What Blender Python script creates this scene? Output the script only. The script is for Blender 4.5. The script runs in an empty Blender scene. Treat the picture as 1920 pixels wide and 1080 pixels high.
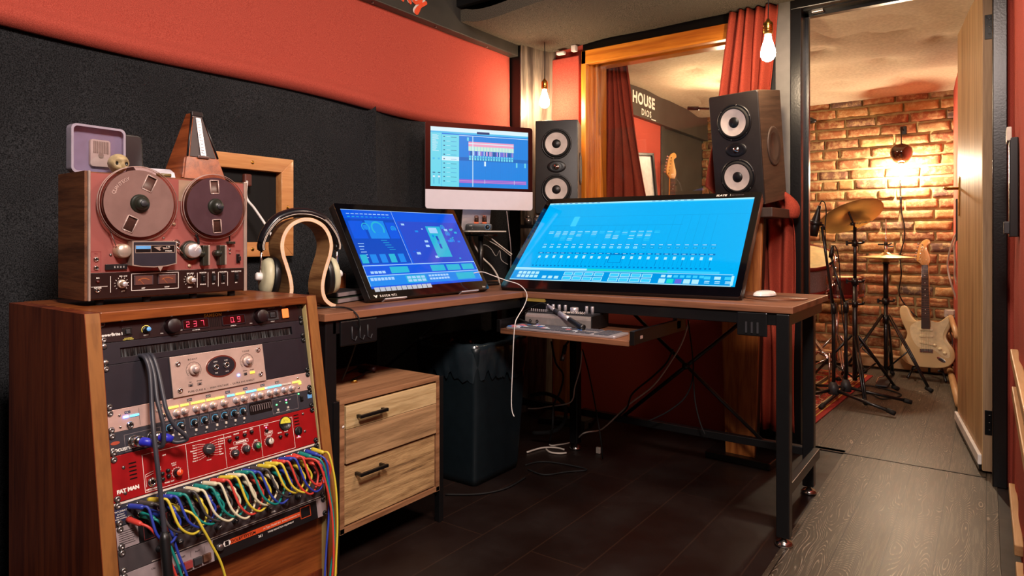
import bpy, bmesh, math, random
from mathutils import Matrix, Vector, noise
PI = math.pi
R_ = random.Random(7)
S = bpy.context.scene
COL = S.collection

# ---------------------------------------------------------------- camera, world, exposure
CAM_H, FPX, YAW, HORIZON = 0.96, 1233.0, 35.8, 450.0
cam_d = bpy.data.cameras.new('camera'); cam = bpy.data.objects.new('camera', cam_d); COL.objects.link(cam)
cam.location = (0, 0, CAM_H); cam.rotation_euler = (PI/2, 0, math.radians(YAW))
cam_d.sensor_width = 36; cam_d.lens = FPX/1920*36; cam_d.shift_y = -(540-HORIZON)/1920
cam_d.clip_start = 0.02
S.camera = cam
S.view_settings.view_transform = 'Standard'; S.view_settings.look = 'None'
S.view_settings.exposure = 0.0; S.view_settings.gamma = 1.0
S.view_settings.use_curve_mapping = False
W = bpy.data.worlds.new('world'); S.world = W; W.use_nodes = True
W.node_tree.nodes['Background'].inputs[0].default_value = (0.9, 0.75, 0.7, 1)
W.node_tree.nodes['Background'].inputs[1].default_value = 0.02
try:
    S.cycles.max_bounces = 8; S.cycles.sample_clamp_indirect = 4.0
except Exception: pass

def area_light(name, loc, target, size, power, col):
    d = bpy.data.lights.new(name, 'AREA'); d.shape = 'DISK'; d.size = size; d.energy = power; d.color = col
    o = bpy.data.objects.new(name, d); COL.objects.link(o); o.location = loc
    o.rotation_euler = (Vector(target)-Vector(loc)).to_track_quat('-Z', 'Y').to_euler()
    return o
# soft lights added overhead out of view to light the control room, no fixtures
area_light('added_room_light', (0.05, 0.22, 2.2), (-1.4, 0.95, 0.6), 0.4, 70, (1.0, 0.84, 0.76))
area_light('added_room_light', (-0.3, 1.7, 2.22), (-0.6, 2.2, 0.0), 0.3, 22, (1.0, 0.76, 0.6))

# pixel of the photograph -> point of the room on a plane
_a = math.radians(YAW); CF = Vector((-math.sin(_a), math.cos(_a), 0)); CR = Vector((math.cos(_a), math.sin(_a), 0))
CC = Vector((0, 0, CAM_H))
def ray(u, v): return CF + CR*((u-960)/FPX) + Vector((0, 0, -(v-HORIZON)/FPX))
def onx(u, v, x): r = ray(u, v); return CC + r*(x/r.x)
def ony(u, v, y): r = ray(u, v); return CC + r*(y/r.y)
def onz(u, v, z): r = ray(u, v); return CC + r*((z-CAM_H)/r.z)

# ---------------------------------------------------------------- materials
def lin(c):
    if isinstance(c, str):
        c = [int(c[i:i+2], 16)/255 for i in (1, 3, 5)]
        return tuple((x/12.92 if x <= .04045 else ((x+.055)/1.055)**2.4) for x in c)+(1,)
    return tuple(c)+(1,) if len(c) == 3 else tuple(c)
MATS = {}
def nt(name):
    m = bpy.data.materials.new(name); m.use_nodes = True; MATS[name] = m
    return m, m.node_tree, m.node_tree.nodes['Principled BSDF']
def node(t, typ, **k):
    n = t.nodes.new(typ)
    for a, b in k.items():
        if a.startswith('i_'): n.inputs[int(a[2:]) if a[2:].isdigit() else a[2:].replace('_', ' ')].default_value = b
        else: setattr(n, a, b)
    return n
def coords(t, scale=(1, 1, 1), rot=(0, 0, 0)):
    tc = node(t, 'ShaderNodeTexCoord'); mp = node(t, 'ShaderNodeMapping')
    mp.inputs['Scale'].default_value = scale; mp.inputs['Rotation'].default_value = rot
    t.links.new(tc.outputs['Object'], mp.inputs['Vector']); return mp.outputs['Vector']
def ramp(t, fac, stops, interp='LINEAR'):
    r = node(t, 'ShaderNodeValToRGB'); r.color_ramp.interpolation = interp
    e = r.color_ramp.elements
    while len(e) < len(stops): e.new(0.5)
    for i, (p, c) in enumerate(stops): e[i].position = p; e[i].color = lin(c)
    t.links.new(fac, r.inputs[0]); return r.outputs[0]
def bump(t, b, h, strength=.3, dist=.005):
    n = node(t, 'ShaderNodeBump'); n.inputs['Strength'].default_value = strength; n.inputs['Distance'].default_value = dist
    t.links.new(h, n.inputs['Height']); t.links.new(n.outputs[0], b.inputs['Normal']); return n

def plain(name, c, rough=.5, metal=0, var=.12, vs=30, coat=0, bmp=0, spec=.5):
    m, t, b = nt(name)
    nz = node(t, 'ShaderNodeTexNoise'); nz.inputs['Scale'].default_value = vs; nz.inputs['Detail'].default_value = 4
    t.links.new(coords(t), nz.inputs['Vector'])
    c = lin(c); lo = [x*(1-var) for x in c[:3]]; hi = [min(1, x*(1+var)) for x in c[:3]]
    t.links.new(ramp(t, nz.outputs[0], [(.3, lo), (.7, hi)]), b.inputs['Base Color'])
    b.inputs['Roughness'].default_value = rough; b.inputs['Metallic'].default_value = metal
    b.inputs['Coat Weight'].default_value = coat; b.inputs['Coat Roughness'].default_value = .08
    b.inputs['Specular IOR Level'].default_value = spec
    if bmp: bump(t, b, nz.outputs[0], bmp, .003)
    return m
def glow(name, c, s=1.0, base=None, rough=.4, coat=0):
    m, t, b = nt(name); c = lin(c)
    b.inputs['Base Color'].default_value = lin(base) if base else (0.01, 0.01, 0.01, 1)
    b.inputs['Emission Color'].default_value = c; b.inputs['Emission Strength'].default_value = s
    b.inputs['Roughness'].default_value = rough; b.inputs['Coat Weight'].default_value = coat
    b.inputs['Coat Roughness'].default_value = .02
    return m
def wood(name, c1, c2, axis=0, sc=1.0, rough=.45, c3=None, coat=0, stretch=14, bmp=.15, spec=.5):
    m, t, b = nt(name)
    s = [14*sc]*3; s[axis] = 14*sc/stretch
    v = coords(t, tuple(s))
    n1 = node(t, 'ShaderNodeTexNoise'); n1.inputs['Scale'].default_value = 2.2; n1.inputs['Detail'].default_value = 6; n1.inputs['Distortion'].default_value = .8
    t.links.new(v, n1.inputs['Vector'])
    n2 = node(t, 'ShaderNodeTexNoise'); n2.inputs['Scale'].default_value = 16; n2.inputs['Detail'].default_value = 3
    t.links.new(v, n2.inputs['Vector'])
    ad = node(t, 'ShaderNodeMath', operation='MULTIPLY_ADD'); t.links.new(n2.outputs[0], ad.inputs[0]); ad.inputs[1].default_value = .35
    t.links.new(n1.outputs[0], ad.inputs[2])
    st = [(.42, c1), (.78, c2)] if not c3 else [(.4, c3), (.56, c1), (.8, c2)]
    t.links.new(ramp(t, ad.outputs[0], st), b.inputs['Base Color'])
    b.inputs['Roughness'].default_value = rough; b.inputs['Coat Weight'].default_value = coat; b.inputs['Coat Roughness'].default_value = .15
    b.inputs['Specular IOR Level'].default_value = spec
    bump(t, b, ad.outputs[0], bmp, .002)
    return m
def cloth(name, c1, c2, scale=260, rough=.95, bmp=.5, big=.0):
    m, t, b = nt(name)
    v = coords(t)
    n1 = node(t, 'ShaderNodeTexNoise'); n1.inputs['Scale'].default_value = scale; n1.inputs['Detail'].default_value = 3
    t.links.new(v, n1.inputs['Vector'])
    col = ramp(t, n1.outputs[0], [(.35, c1), (.68, c2)])
    if big:
        n2 = node(t, 'ShaderNodeTexNoise'); n2.inputs['Scale'].default_value = 3; n2.inputs['Detail'].default_value = 5
        t.links.new(v, n2.inputs['Vector'])
        mx = node(t, 'ShaderNodeMix', data_type='RGBA', blend_type='MULTIPLY'); mx.inputs[0].default_value = big
        t.links.new(col, mx.inputs[6]); t.links.new(ramp(t, n2.outputs[0], [(.3, (.4, .4, .4)), (.7, (1, 1, 1))]), mx.inputs[7]); col = mx.outputs[2]
    t.links.new(col, b.inputs['Base Color']); b.inputs['Roughness'].default_value = rough
    b.inputs['Specular IOR Level'].default_value = .2
    bump(t, b, n1.outputs[0], bmp, .003)
    return m
def glass(name, tint=(1, 1, 1), rough=.0, clear=.9):
    m, t, b = nt(name); t.nodes.remove(b)
    out = t.nodes['Material Output']; g = node(t, 'ShaderNodeBsdfGlossy'); g.inputs['Roughness'].default_value = rough
    g.inputs['Color'].default_value = (1, 1, 1, 1)
    tr = node(t, 'ShaderNodeBsdfTransparent'); tr.inputs[0].default_value = lin(tint)
    fr = node(t, 'ShaderNodeFresnel'); fr.inputs[0].default_value = 1.45
    mx = node(t, 'ShaderNodeMixShader'); t.links.new(fr.outputs[0], mx.inputs[0]); t.links.new(tr.outputs[0], mx.inputs[1]); t.links.new(g.outputs[0], mx.inputs[2])
    t.links.new(mx.outputs[0], out.inputs[0]); return m

RED = cloth('red_felt', '#9c3e32', '#bd5646', 420, bmp=.35)
BLACKF = cloth('black_felt', '#0b0c0e', '#3a3b3e', 330, bmp=.5, big=.7)
CURT = cloth('red_curtain', '#8f3a2c', '#ad4a36', 300, bmp=.2)
CEILF = cloth('flecked_ceiling_felt', '#2b2824', '#77705f', 380, bmp=.35)
CREAMF = cloth('cream_ceiling_cloth', '#c9b79c', '#d9c8ad', 60, bmp=.15)
BLK = plain('black_paint', '#0a0a0b', .35, vs=12)
BLKG = plain('glossy_black_paint', '#08080a', .3, vs=120, bmp=.12)
DGREY = plain('dark_grey_paint', '#3a3833', .42, var=.2, vs=8, bmp=.05)
GREYP = plain('grey_painted_board', '#6d6a66', .35, var=.25, vs=9)
VOID = plain('black_room_paint', '#070606', .9)
STEEL = plain('black_steel', '#0c0d0f', .38, metal=.0, coat=.2)
CHROME = plain('chrome', '#d8d4d0', .18, metal=1, var=.03)
BRASS = plain('brass', '#c99a4a', .25, metal=1)
GOLD = plain('cymbal_bronze', '#dcbd82', .42, metal=.85, vs=8)
RUB = plain('black_rubber', '#0b0b0c', .75)
PLB = plain('black_plastic', '#101012', .4)
PLG = plain('dark_grey_plastic', '#2c2c30', .5)
WHT = plain('white_plastic', '#e6e2df', .35)
ALU = plain('aluminium', '#c9c5cb', .35, metal=.6, var=.03)
SCREW = plain('screw_steel', '#8f8a88', .3, metal=.9)
WSCREEN = plain('white_print', '#e9e2da', .6, var=.02)
YPRINT = plain('yellow_print', '#f4e468', .6, var=.02)
RACKW = wood('rack_wood', '#6b3415', '#8f4e22', 1, .8, .38, '#4a210c', coat=.25)
RACKS = wood('rack_side_wood', '#5c2412', '#7d3a1c', 2, .8, .4, '#3d160a', coat=.2)
RACKE = wood('rack_edge_wood', '#69401d', '#8e5c2c', 2, .8, .5, coat=.1)
CREAMW = wood('cream_painted_wood', '#b6a066', '#cdb981', 2, .8, .55)
DESKW = wood('rustic_desk_top', '#6e4630', '#8a5b40', 1, .8, .45, '#2c1a12', bmp=.1)
DESKX = wood('rustic_desk_top_across', '#6e4630', '#8a5b40', 0, .8, .45, '#2c1a12', bmp=.1)
CABW = wood('drawer_oak', '#a88c60', '#c9ae80', 1, 1.4, .65, '#846744', bmp=.5)
CABX = wood('cabinet_carcass', '#80593c', '#a07452', 1, 1.1, .55, '#6b4226', bmp=.3)
ORW = wood('orange_pine', '#b5651c', '#dd8a2c', 0, .5, .3, '#93460f', coat=.4)
ORWV = wood('orange_pine_upright', '#b5651c', '#dd8a2c', 2, .5, .3, '#93460f', coat=.4)
PINE = wood('pine_batten', '#a87a4c', '#c69c6c', 1, .6, .5)
FRW = wood('varnished_pine_frame', '#b87440', '#d69a60', 1, .8, .4, coat=.3)
STW = wood('stand_oak', '#85481c', '#a9672f', 2, 1.2, .45, '#673312')
PLYW = wood('walnut_ply', '#7b5433', '#a27a4e', 2, 1.3, .45, '#553620')
PLYE = wood('ply_edge', '#d8a478', '#f0c69a', 0, 1.2, .5)
METW = wood('metronome_mahogany', '#7a3a1a', '#9c5028', 2, 1.6, .35, '#57250f', coat=.4)
DECKW = wood('deck_walnut', '#5b3520', '#7a4b2d', 2, 1.5, .45, '#42240f')
DOORW = wood('door_veneer', '#a58257', '#c2a072', 2, .5, .48, '#8f6d45', bmp=.03)
DOORE = wood('door_edge', '#7c624a', '#9b7f62', 2, .8, .6, bmp=.05)

def floor_dark():
    m, t, b = nt('dark_stained_boards'); v = coords(t)
    n = node(t, 'ShaderNodeTexNoise'); n.inputs['Scale'].default_value = 5; n.inputs['Detail'].default_value = 8
    t.links.new(v, n.inputs['Vector'])
    br = node(t, 'ShaderNodeTexBrick'); br.inputs['Scale'].default_value = 1; br.inputs['Brick Width'].default_value = 1.2
    br.inputs['Row Height'].default_value = .19; br.inputs['Mortar Size'].default_value = .0025; br.offset = .4
    br.inputs['Color1'].default_value = lin('#1c0f0b'); br.inputs['Color2'].default_value = lin('#160c09'); br.inputs['Mortar'].default_value = lin('#2a1a12')
    t.links.new(coords(t, rot=(0, 0, PI/2)), br.inputs['Vector'])
    # pale scuffs with a shape of their own
    v2 = coords(t, (9, 3, 3), (0, 0, .6)); n2 = node(t, 'ShaderNodeTexNoise'); n2.inputs['Scale'].default_value = 1.6; n2.inputs['Detail'].default_value = 9; n2.inputs['Roughness'].default_value = .75
    t.links.new(v2, n2.inputs['Vector'])
    mx = node(t, 'ShaderNodeMix', data_type='RGBA'); t.links.new(ramp(t, n2.outputs[0], [(.66, (0, 0, 0)), (.8, (.35, .35, .35))]), mx.inputs[0])
    t.links.new(br.outputs[0], mx.inputs[6]); mx.inputs[7].default_value = lin('#6b5444')
    t.links.new(mx.outputs[2], b.inputs['Base Color'])
    t.links.new(ramp(t, n.outputs[0], [(.3, (.35,)*3), (.7, (.6,)*3)]), b.inputs['Roughness'])
    bump(t, b, n.outputs[0], .1, .003); return m
def laminate():
    m, t, b = nt('oak_laminate')
    # board id from x; contour-line grain per board
    tc = node(t, 'ShaderNodeTexCoord'); sp = node(t, 'ShaderNodeSeparateXYZ'); t.links.new(tc.outputs['Object'], sp.inputs[0])
    dv = node(t, 'ShaderNodeMath', operation='DIVIDE'); t.links.new(sp.outputs[0], dv.inputs[0]); dv.inputs[1].default_value = .126
    fl = node(t, 'ShaderNodeMath', operation='FLOOR'); t.links.new(dv.outputs[0], fl.inputs[0])
    fr = node(t, 'ShaderNodeMath', operation='FRACT'); t.links.new(dv.outputs[0], fr.inputs[0])
    ml = node(t, 'ShaderNodeMath', operation='MULTIPLY'); t.links.new(fl.outputs[0], ml.inputs[0]); ml.inputs[1].default_value = 7.31
    cb = node(t, 'ShaderNodeCombineXYZ')
    mxx = node(t, 'ShaderNodeMath', operation='MULTIPLY'); t.links.new(sp.outputs[0], mxx.inputs[0]); mxx.inputs[1].default_value = 11
    myy = node(t, 'ShaderNodeMath', operation='MULTIPLY_ADD'); t.links.new(sp.outputs[1], myy.inputs[0]); myy.inputs[1].default_value = 1.9; t.links.new(ml.outputs[0], myy.inputs[2])
    t.links.new(mxx.outputs[0], cb.inputs[0]); t.links.new(myy.outputs[0], cb.inputs[1]); t.links.new(ml.outputs[0], cb.inputs[2])
    n = node(t, 'ShaderNodeTexNoise'); n.inputs['Scale'].default_value = .8; n.inputs['Detail'].default_value = 1.2; n.inputs['Roughness'].default_value = .35
    t.links.new(cb.outputs[0], n.inputs['Vector'])
    w = node(t, 'ShaderNodeMath', operation='MULTIPLY'); t.links.new(n.outputs[0], w.inputs[0]); w.inputs[1].default_value = 560
    s = node(t, 'ShaderNodeMath', operation='SINE'); t.links.new(w.outputs[0], s.inputs[0])
    n3 = node(t, 'ShaderNodeTexNoise'); n3.inputs['Scale'].default_value = 170; t.links.new(coords(t, (1, .05, 1)), n3.inputs['Vector'])
    n3.inputs['Detail'].default_value = 5
    a = node(t, 'ShaderNodeMath', operation='MULTIPLY'); t.links.new(s.outputs[0], a.inputs[0]); t.links.new(n3.outputs[0], a.inputs[1])
    grain = ramp(t, a.outputs[0], [(.0, '#3d342a'), (.44, '#463d32'), (.54, '#8f8170')])
    seam = ramp(t, fr.outputs[0], [(0, (0, 0, 0)), (.012, (0, 0, 0)), (.02, (1, 1, 1)), (.985, (1, 1, 1)), (.995, (0, 0, 0))])
    mx = node(t, 'ShaderNodeMix', data_type='RGBA', blend_type='MULTIPLY'); mx.inputs[0].default_value = .85
    t.links.new(grain, mx.inputs[6]); t.links.new(seam, mx.inputs[7])
    t.links.new(mx.outputs[2], b.inputs['Base Color']); b.inputs['Roughness'].default_value = .42
    bump(t, b, a.outputs[0], .10, .001); return m
def brick_mat(name, mortar=False):
    m, t, b = nt(name); v = coords(t)
    n = node(t, 'ShaderNodeTexNoise'); n.inputs['Scale'].default_value = 22; n.inputs['Detail'].default_value = 8; n.inputs['Roughness'].default_value = .7
    t.links.new(v, n.inputs['Vector'])
    if mortar:
        t.links.new(ramp(t, n.outputs[0], [(.3, '#978254'), (.7, '#bba878')]), b.inputs['Base Color'])
    else:
        at = node(t, 'ShaderNodeAttribute'); at.attribute_name = 'tint'
        col = ramp(t, at.outputs['Fac'], [(0, '#5a463f'), (.2, '#86502f'), (.45, '#9f653f'), (.7, '#8c5234'), (.88, '#b07f4a'), (1, '#62504a')])
        mx = node(t, 'ShaderNodeMix', data_type='RGBA'); t.links.new(ramp(t, n.outputs[0], [(.47, (0, 0, 0)), (.62, (.75, .75, .75))]), mx.inputs[0])
        t.links.new(col, mx.inputs[6]); mx.inputs[7].default_value = lin('#c0a070')
        t.links.new(mx.outputs[2], b.inputs['Base Color'])
    b.inputs['Roughness'].default_value = .9; bump(t, b, n.outputs[0], .9, .008); return m
def rug_mat(hx, hy):
    m, t, b = nt('persian_rug'); tc = node(t, 'ShaderNodeTexCoord'); sp = node(t, 'ShaderNodeSeparateXYZ'); t.links.new(tc.outputs['Object'], sp.inputs[0])
    def edge(o, h):
        a = node(t, 'ShaderNodeMath', operation='ABSOLUTE'); t.links.new(o, a.inputs[0])
        s = node(t, 'ShaderNodeMath', operation='SUBTRACT'); s.inputs[0].default_value = h; t.links.new(a.outputs[0], s.inputs[1]); return s.outputs[0]
    mn = node(t, 'ShaderNodeMath', operation='MINIMUM'); t.links.new(edge(sp.outputs[0], hx), mn.inputs[0]); t.links.new(edge(sp.outputs[1], hy), mn.inputs[1])
    sc = node(t, 'ShaderNodeMath', operation='MULTIPLY'); t.links.new(mn.outputs[0], sc.inputs[0]); sc.inputs[1].default_value = 2.5
    base = ramp(t, sc.outputs[0], [(0, '#8f1f14'), (.075, '#c9a94e'), (.09, '#5d2a16'), (.15, '#c9a94e'), (.165, '#7e2416'), (.19, '#d0bd8e'), (.21, '#8f2a1b'), (.5, '#c9a94e'), (.53, '#4e3a1c'), (.6, '#d0bd8e'), (.62, '#8a2318')], 'CONSTANT')
    vo = node(t, 'ShaderNodeTexVoronoi'); vo.inputs['Scale'].default_value = 26; t.links.new(coords(t), vo.inputs['Vector'])
    pat = ramp(t, vo.outputs['Distance'], [(0, '#c8a24a'), (.2, '#3c3318'), (.36, '#b83a24'), (.55, '#8a2318'), (.75, '#d6c79a')], 'CONSTANT')
    wv = node(t, 'ShaderNodeTexVoronoi'); wv.inputs['Scale'].default_value = 55; t.links.new(coords(t), wv.inputs['Vector'])
    mx = node(t, 'ShaderNodeMix', data_type='RGBA'); t.links.new(ramp(t, sc.outputs[0], [(0, (0, 0, 0)), (.09, (.5,)*3), (.15, (0, 0, 0)), (.215, (.75,)*3), (.5, (0, 0, 0)), (.62, (.75,)*3)], 'CONSTANT'), mx.inputs[0])
    t.links.new(base, mx.inputs[6]); t.links.new(pat, mx.inputs[7]); t.links.new(mx.outputs[2], b.inputs['Base Color'])
    b.inputs['Roughness'].default_value = .95; bump(t, b, wv.outputs['Distance'], .5, .002); return m
FDARK, FLAM, BRICK, MORT = floor_dark(), laminate(), brick_mat('old_brick'), brick_mat('lime_mortar', True)

# ---------------------------------------------------------------- mesh builder
class B:
    def __init__(s): s.bm = bmesh.new(); s.mats = []; s.T = Matrix()
    def mi(s, m):
        if m not in s.mats: s.mats.append(m)
        return s.mats.index(m)
    def raw(s, vs, fs, m, smooth=False):
        k = s.mi(m); bv = [s.bm.verts.new(s.T @ Vector(v)) for v in vs]
        out = []
        for f in fs:
            try:
                q = s.bm.faces.new([bv[i] for i in f]); q.material_index = k; q.smooth = smooth; out.append(q)
            except ValueError: pass
        return s
    def box(s, c, d, m, bev=0, rot=None, seg=2):
        t = bmesh.new(); bmesh.ops.create_cube(t, size=1); bmesh.ops.scale(t, vec=d, verts=t.verts)
        if bev: bmesh.ops.bevel(t, geom=t.edges[:], offset=min(bev, min(d)*.49), segments=seg, affect='EDGES', profile=.5)
        M = Matrix.Translation(c) @ (rot if rot is not None else Matrix())
        t.verts.index_update()
        s.raw([M @ v.co for v in t.verts], [[v.index for v in f.verts] for f in t.faces], m, False); t.free(); return s
    def span(s, a, b, m, bev=0):
        return s.box([(a[i]+b[i])/2 for i in range(3)], [abs(b[i]-a[i]) for i in range(3)], m, bev)
    def tube(s, pts, r, m, seg=8, spl=0, r2=None, cap=True, closed=False, rfun=None):
        p = [Vector(q) for q in pts]
        if spl: p = spline(p, spl, closed)
        n = len(p); fr = None; rings = []; vs = []
        for i in range(n):
            d = (p[(i+1) % n]-p[i-1]) if closed else (p[min(i+1, n-1)]-p[max(i-1, 0)])
            if d.length < 1e-9: d = Vector((0, 0, 1))
            d.normalize()
            if fr is None:
                a = Vector((0, 0, 1)) if abs(d.z) < .9 else Vector((1, 0, 0)); fr = d.cross(a).normalized()
            else:
                fr = (fr - d*fr.dot(d)).normalized()
            bi = d.cross(fr); q = i/(n-1) if n > 1 else 0
            rr = rfun(q) if rfun else (r if r2 is None else r+(r2-r)*q)
            for k in range(seg):
                an = 2*PI*k/seg; vs.append(p[i]+(fr*math.cos(an)+bi*math.sin(an))*rr)
        fs = []
        for i in range(n if closed else n-1):
            for k in range(seg):
                a, b_ = i*seg+k, i*seg+(k+1) % seg; c, d_ = ((i+1) % n)*seg+(k+1) % seg, ((i+1) % n)*seg+k
                fs.append((a, b_, c, d_))
        if cap and not closed: fs += [tuple(range(seg))[::-1], tuple((n-1)*seg+k for k in range(seg))]
        return s.raw(vs, fs, m, True)
    def lathe(s, prof, m, seg=24, T=None, smooth=True, cap=True):
        T = T or Matrix(); vs = []; fs = []
        for r, z in prof:
            for k in range(seg): vs.append(T @ Vector((r*math.cos(2*PI*k/seg), r*math.sin(2*PI*k/seg), z)))
        for i in range(len(prof)-1):
            for k in range(seg): fs.append((i*seg+k, i*seg+(k+1) % seg, (i+1)*seg+(k+1) % seg, (i+1)*seg+k))
        if cap:
            if prof[0][0] > 1e-6: fs.append(tuple(range(seg))[::-1])
            if prof[-1][0] > 1e-6: fs.append(tuple((len(prof)-1)*seg+k for k in range(seg)))
        return s.raw(vs, fs, m, smooth)
    def cyl(s, c, r, h, m, seg=20, bev=0, T=None, r2=None):   # axis z from c
        r2 = r if r2 is None else r2
        pr = [(r, 0), (r2, h)] if not bev else [(r, 0), (r2, h-bev), (r2-bev, h)]
        k = (T or Matrix()) @ Matrix.Translation(c)
        s.lathe(pr, m, seg, k, smooth=False if seg < 7 else True); return s
    def prism(s, poly, z0, z1, m, bev=0, side=None):
        n = len(poly)
        if bev:
            t = bmesh.new(); vv = [t.verts.new((x, y, z0)) for x, y in poly]; f = t.faces.new(vv)
            e = bmesh.ops.extrude_face_region(t, geom=[f]); bmesh.ops.translate(t, vec=(0, 0, z1-z0), verts=[g for g in e['geom'] if isinstance(g, bmesh.types.BMVert)])
            ed = [x for x in t.edges if abs(x.verts[0].co.z-x.verts[1].co.z) < 1e-7]
            bmesh.ops.bevel(t, geom=ed, offset=bev, segments=3, affect='EDGES', profile=.5); bmesh.ops.recalc_face_normals(t, faces=t.faces)
            t.verts.index_update(); s.raw([v.co for v in t.verts], [[v.index for v in f.verts] for f in t.faces], m, True); t.free(); return s
        s.raw([(x, y, z0) for x, y in poly]+[(x, y, z1) for x, y in poly], [tuple(range(n))[::-1], tuple(range(n, 2*n))], m)
        s.raw([(x, y, z0) for x, y in poly]+[(x, y, z1) for x, y in poly], [(i, (i+1) % n, n+(i+1) % n, n+i) for i in range(n)], side or m); return s
    def rect(s, x0, y0, x1, y1, z, m):
        return s.raw([(x0, y0, z), (x1, y0, z), (x1, y1, z), (x0, y1, z)], [(0, 1, 2, 3)], m)
    def outline(s, x0, y0, x1, y1, z, w, m):
        s.rect(x0, y0, x1, y0+w, z, m); s.rect(x0, y1-w, x1, y1, z, m); s.rect(x0, y0, x0+w, y1, z, m); return s.rect(x1-w, y0, x1, y1, z, m)
    def ring(s, c, r0, r1, z, m, a0=0, a1=2*PI, seg=28):
        vs = []; fs = []
        for i in range(seg+1):
            a = a0+(a1-a0)*i/seg; vs += [(c[0]+r0*math.cos(a), c[1]+r0*math.sin(a), z), (c[0]+r1*math.cos(a), c[1]+r1*math.sin(a), z)]
            if i: fs.append((2*i-2, 2*i-1, 2*i+1, 2*i))
        return s.raw(vs, fs, m)
    def disc(s, c, r, z, m, seg=24):
        return s.raw([(c[0]+r*math.cos(2*PI*i/seg), c[1]+r*math.sin(2*PI*i/seg), z) for i in range(seg)], [tuple(range(seg))], m)
    def line(s, x0, y0, x1, y1, z, w, m):
        d = Vector((x1-x0, y1-y0)); d.normalize(); n = Vector((-d.y, d.x))*w/2
        return s.raw([(x0-n.x, y0-n.y, z), (x1-n.x, y1-n.y, z), (x1+n.x, y1+n.y, z), (x0+n.x, y0+n.y, z)], [(0, 1, 2, 3)], m)
    def text(s, txt, size, x, y, z, m, align='LEFT', shear=0, ext=.0002, bold=0, rot=0, spacing=1):
        cu = bpy.data.curves.new('t', 'FONT'); cu.body = txt; cu.size = size; cu.align_x = align; cu.shear = shear
        cu.extrude = ext; cu.offset = bold; cu.space_character = spacing; cu.resolution_u = 3
        o = bpy.data.objects.new('t', cu); COL.objects.link(o)
        me = o.to_mesh(); M = Matrix.Translation((x, y, z)) @ Matrix.Rotation(rot, 4, 'Z')
        s.raw([M @ v.co for v in me.vertices], [tuple(p.vertices) for p in me.polygons], m)
        o.to_mesh_clear(); bpy.data.objects.remove(o); bpy.data.curves.remove(cu); return s
    def build(s, name, parent=None, label=None, recalc=True, auto=None):
        if recalc: bmesh.ops.recalc_face_normals(s.bm, faces=s.bm.faces)
        me = bpy.data.meshes.new(name); s.bm.to_mesh(me); s.bm.free()
        for m in s.mats: me.materials.append(m)
        o = bpy.data.objects.new(name, me); COL.objects.link(o)
        if parent: o.parent = parent
        if label: o['label'] = label
        return o
def spline(p, k, closed=False):
    out = []; n = len(p)
    for i in range(n if closed else n-1):
        if closed: a, b, c, d = p[i-1], p[i], p[(i+1) % n], p[(i+2) % n]
        else: a, b, c, d = p[max(i-1, 0)], p[i], p[i+1], p[min(i+2, n-1)]
        for j in range(k):
            t = j/k
            out.append(.5*((2*b)+(c-a)*t+(2*a-5*b+4*c-d)*t*t+(3*b-a-3*c+d)*t**3))
    if not closed: out.append(p[-1])
    return out
def tag(o, label=None, cat=None, group=None, kind=None):
    for k, v in (('label', label), ('category', cat), ('group', group), ('kind', kind)):
        if v: o[k] = v
    return o
def thing(name, label, cat, M=None, group=None):
    o = bpy.data.objects.new(name, None); COL.objects.link(o); o.empty_display_size = .05
    if M is not None: o.matrix_world = M if isinstance(M, Matrix) else Matrix.Translation(M)
    return tag(o, label, cat, group)
def axes(o, x, y, z):
    x, y, z = Vector(x).normalized(), Vector(y).normalized(), Vector(z).normalized()
    return Matrix(((x.x, y.x, z.x, o[0]), (x.y, y.y, z.y, o[1]), (x.z, y.z, z.z, o[2]), (0, 0, 0, 1)))
def facing(loc, yaw, pitch=0):       # local x right, y up, z out of the front
    n = Vector((math.sin(yaw), -math.cos(yaw), 0)); r = Vector((math.cos(yaw), math.sin(yaw), 0)); up = Vector((0, 0, 1))
    return axes(loc, r, up*math.cos(pitch)+n*math.sin(pitch), n*math.cos(pitch)-up*math.sin(pitch))
def struct(o): o['kind'] = 'structure'; return o
def copy_tree(o, parent=None):
    c = o.copy(); COL.objects.link(c)
    if parent: c.parent = parent
    for ch in [x for x in bpy.data.objects if x.parent == o]: copy_tree(ch, c)
    return c
def rrect(w, h, r, k=5, cx=0, cy=0):
    p = []
    for sx, sy, a in ((1, 1, 0), (-1, 1, PI/2), (-1, -1, PI), (1, -1, 1.5*PI)):
        for i in range(k+1): q = a+PI/2*i/k; p.append((cx+sx*(w/2-r)+r*math.cos(q), cy+sy*(h/2-r)+r*math.sin(q)))
    return p
RX, RY = (lambda a: Matrix.Rotation(a, 4, 'X')), (lambda a: Matrix.Rotation(a, 4, 'Y'))
RZ, TR = (lambda a: Matrix.Rotation(a, 4, 'Z')), (lambda *a: Matrix.Translation(a))

# ================================================================ THE ROOM
XL, YB, TH, YD = -2.2, 3.2, 0.12, 5.6          # left wall, back wall, its thickness, brick wall
b = B(); b.span((XL-.1, -1.6, -.05), (-.52, 3.32, 0), FDARK); b.span((.035, -1.6, -.05), (1.3, 3.32, 0), FDARK)
b.span((-2.1, 3.32, -.05), (-.72, 5.7, -.002), FLAM); struct(b.build('floor'))
b = B(); b.span((-.52, -1.6, -.05), (.035, 3.27, .002), FLAM, .001); b.span((-.72, 3.275, -.05), (.15, 5.7, .0), FLAM)
b.span((-.69, 3.262, 0), (.0, 3.275, .004), BLK); struct(b.build('floor_boards'))
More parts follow.
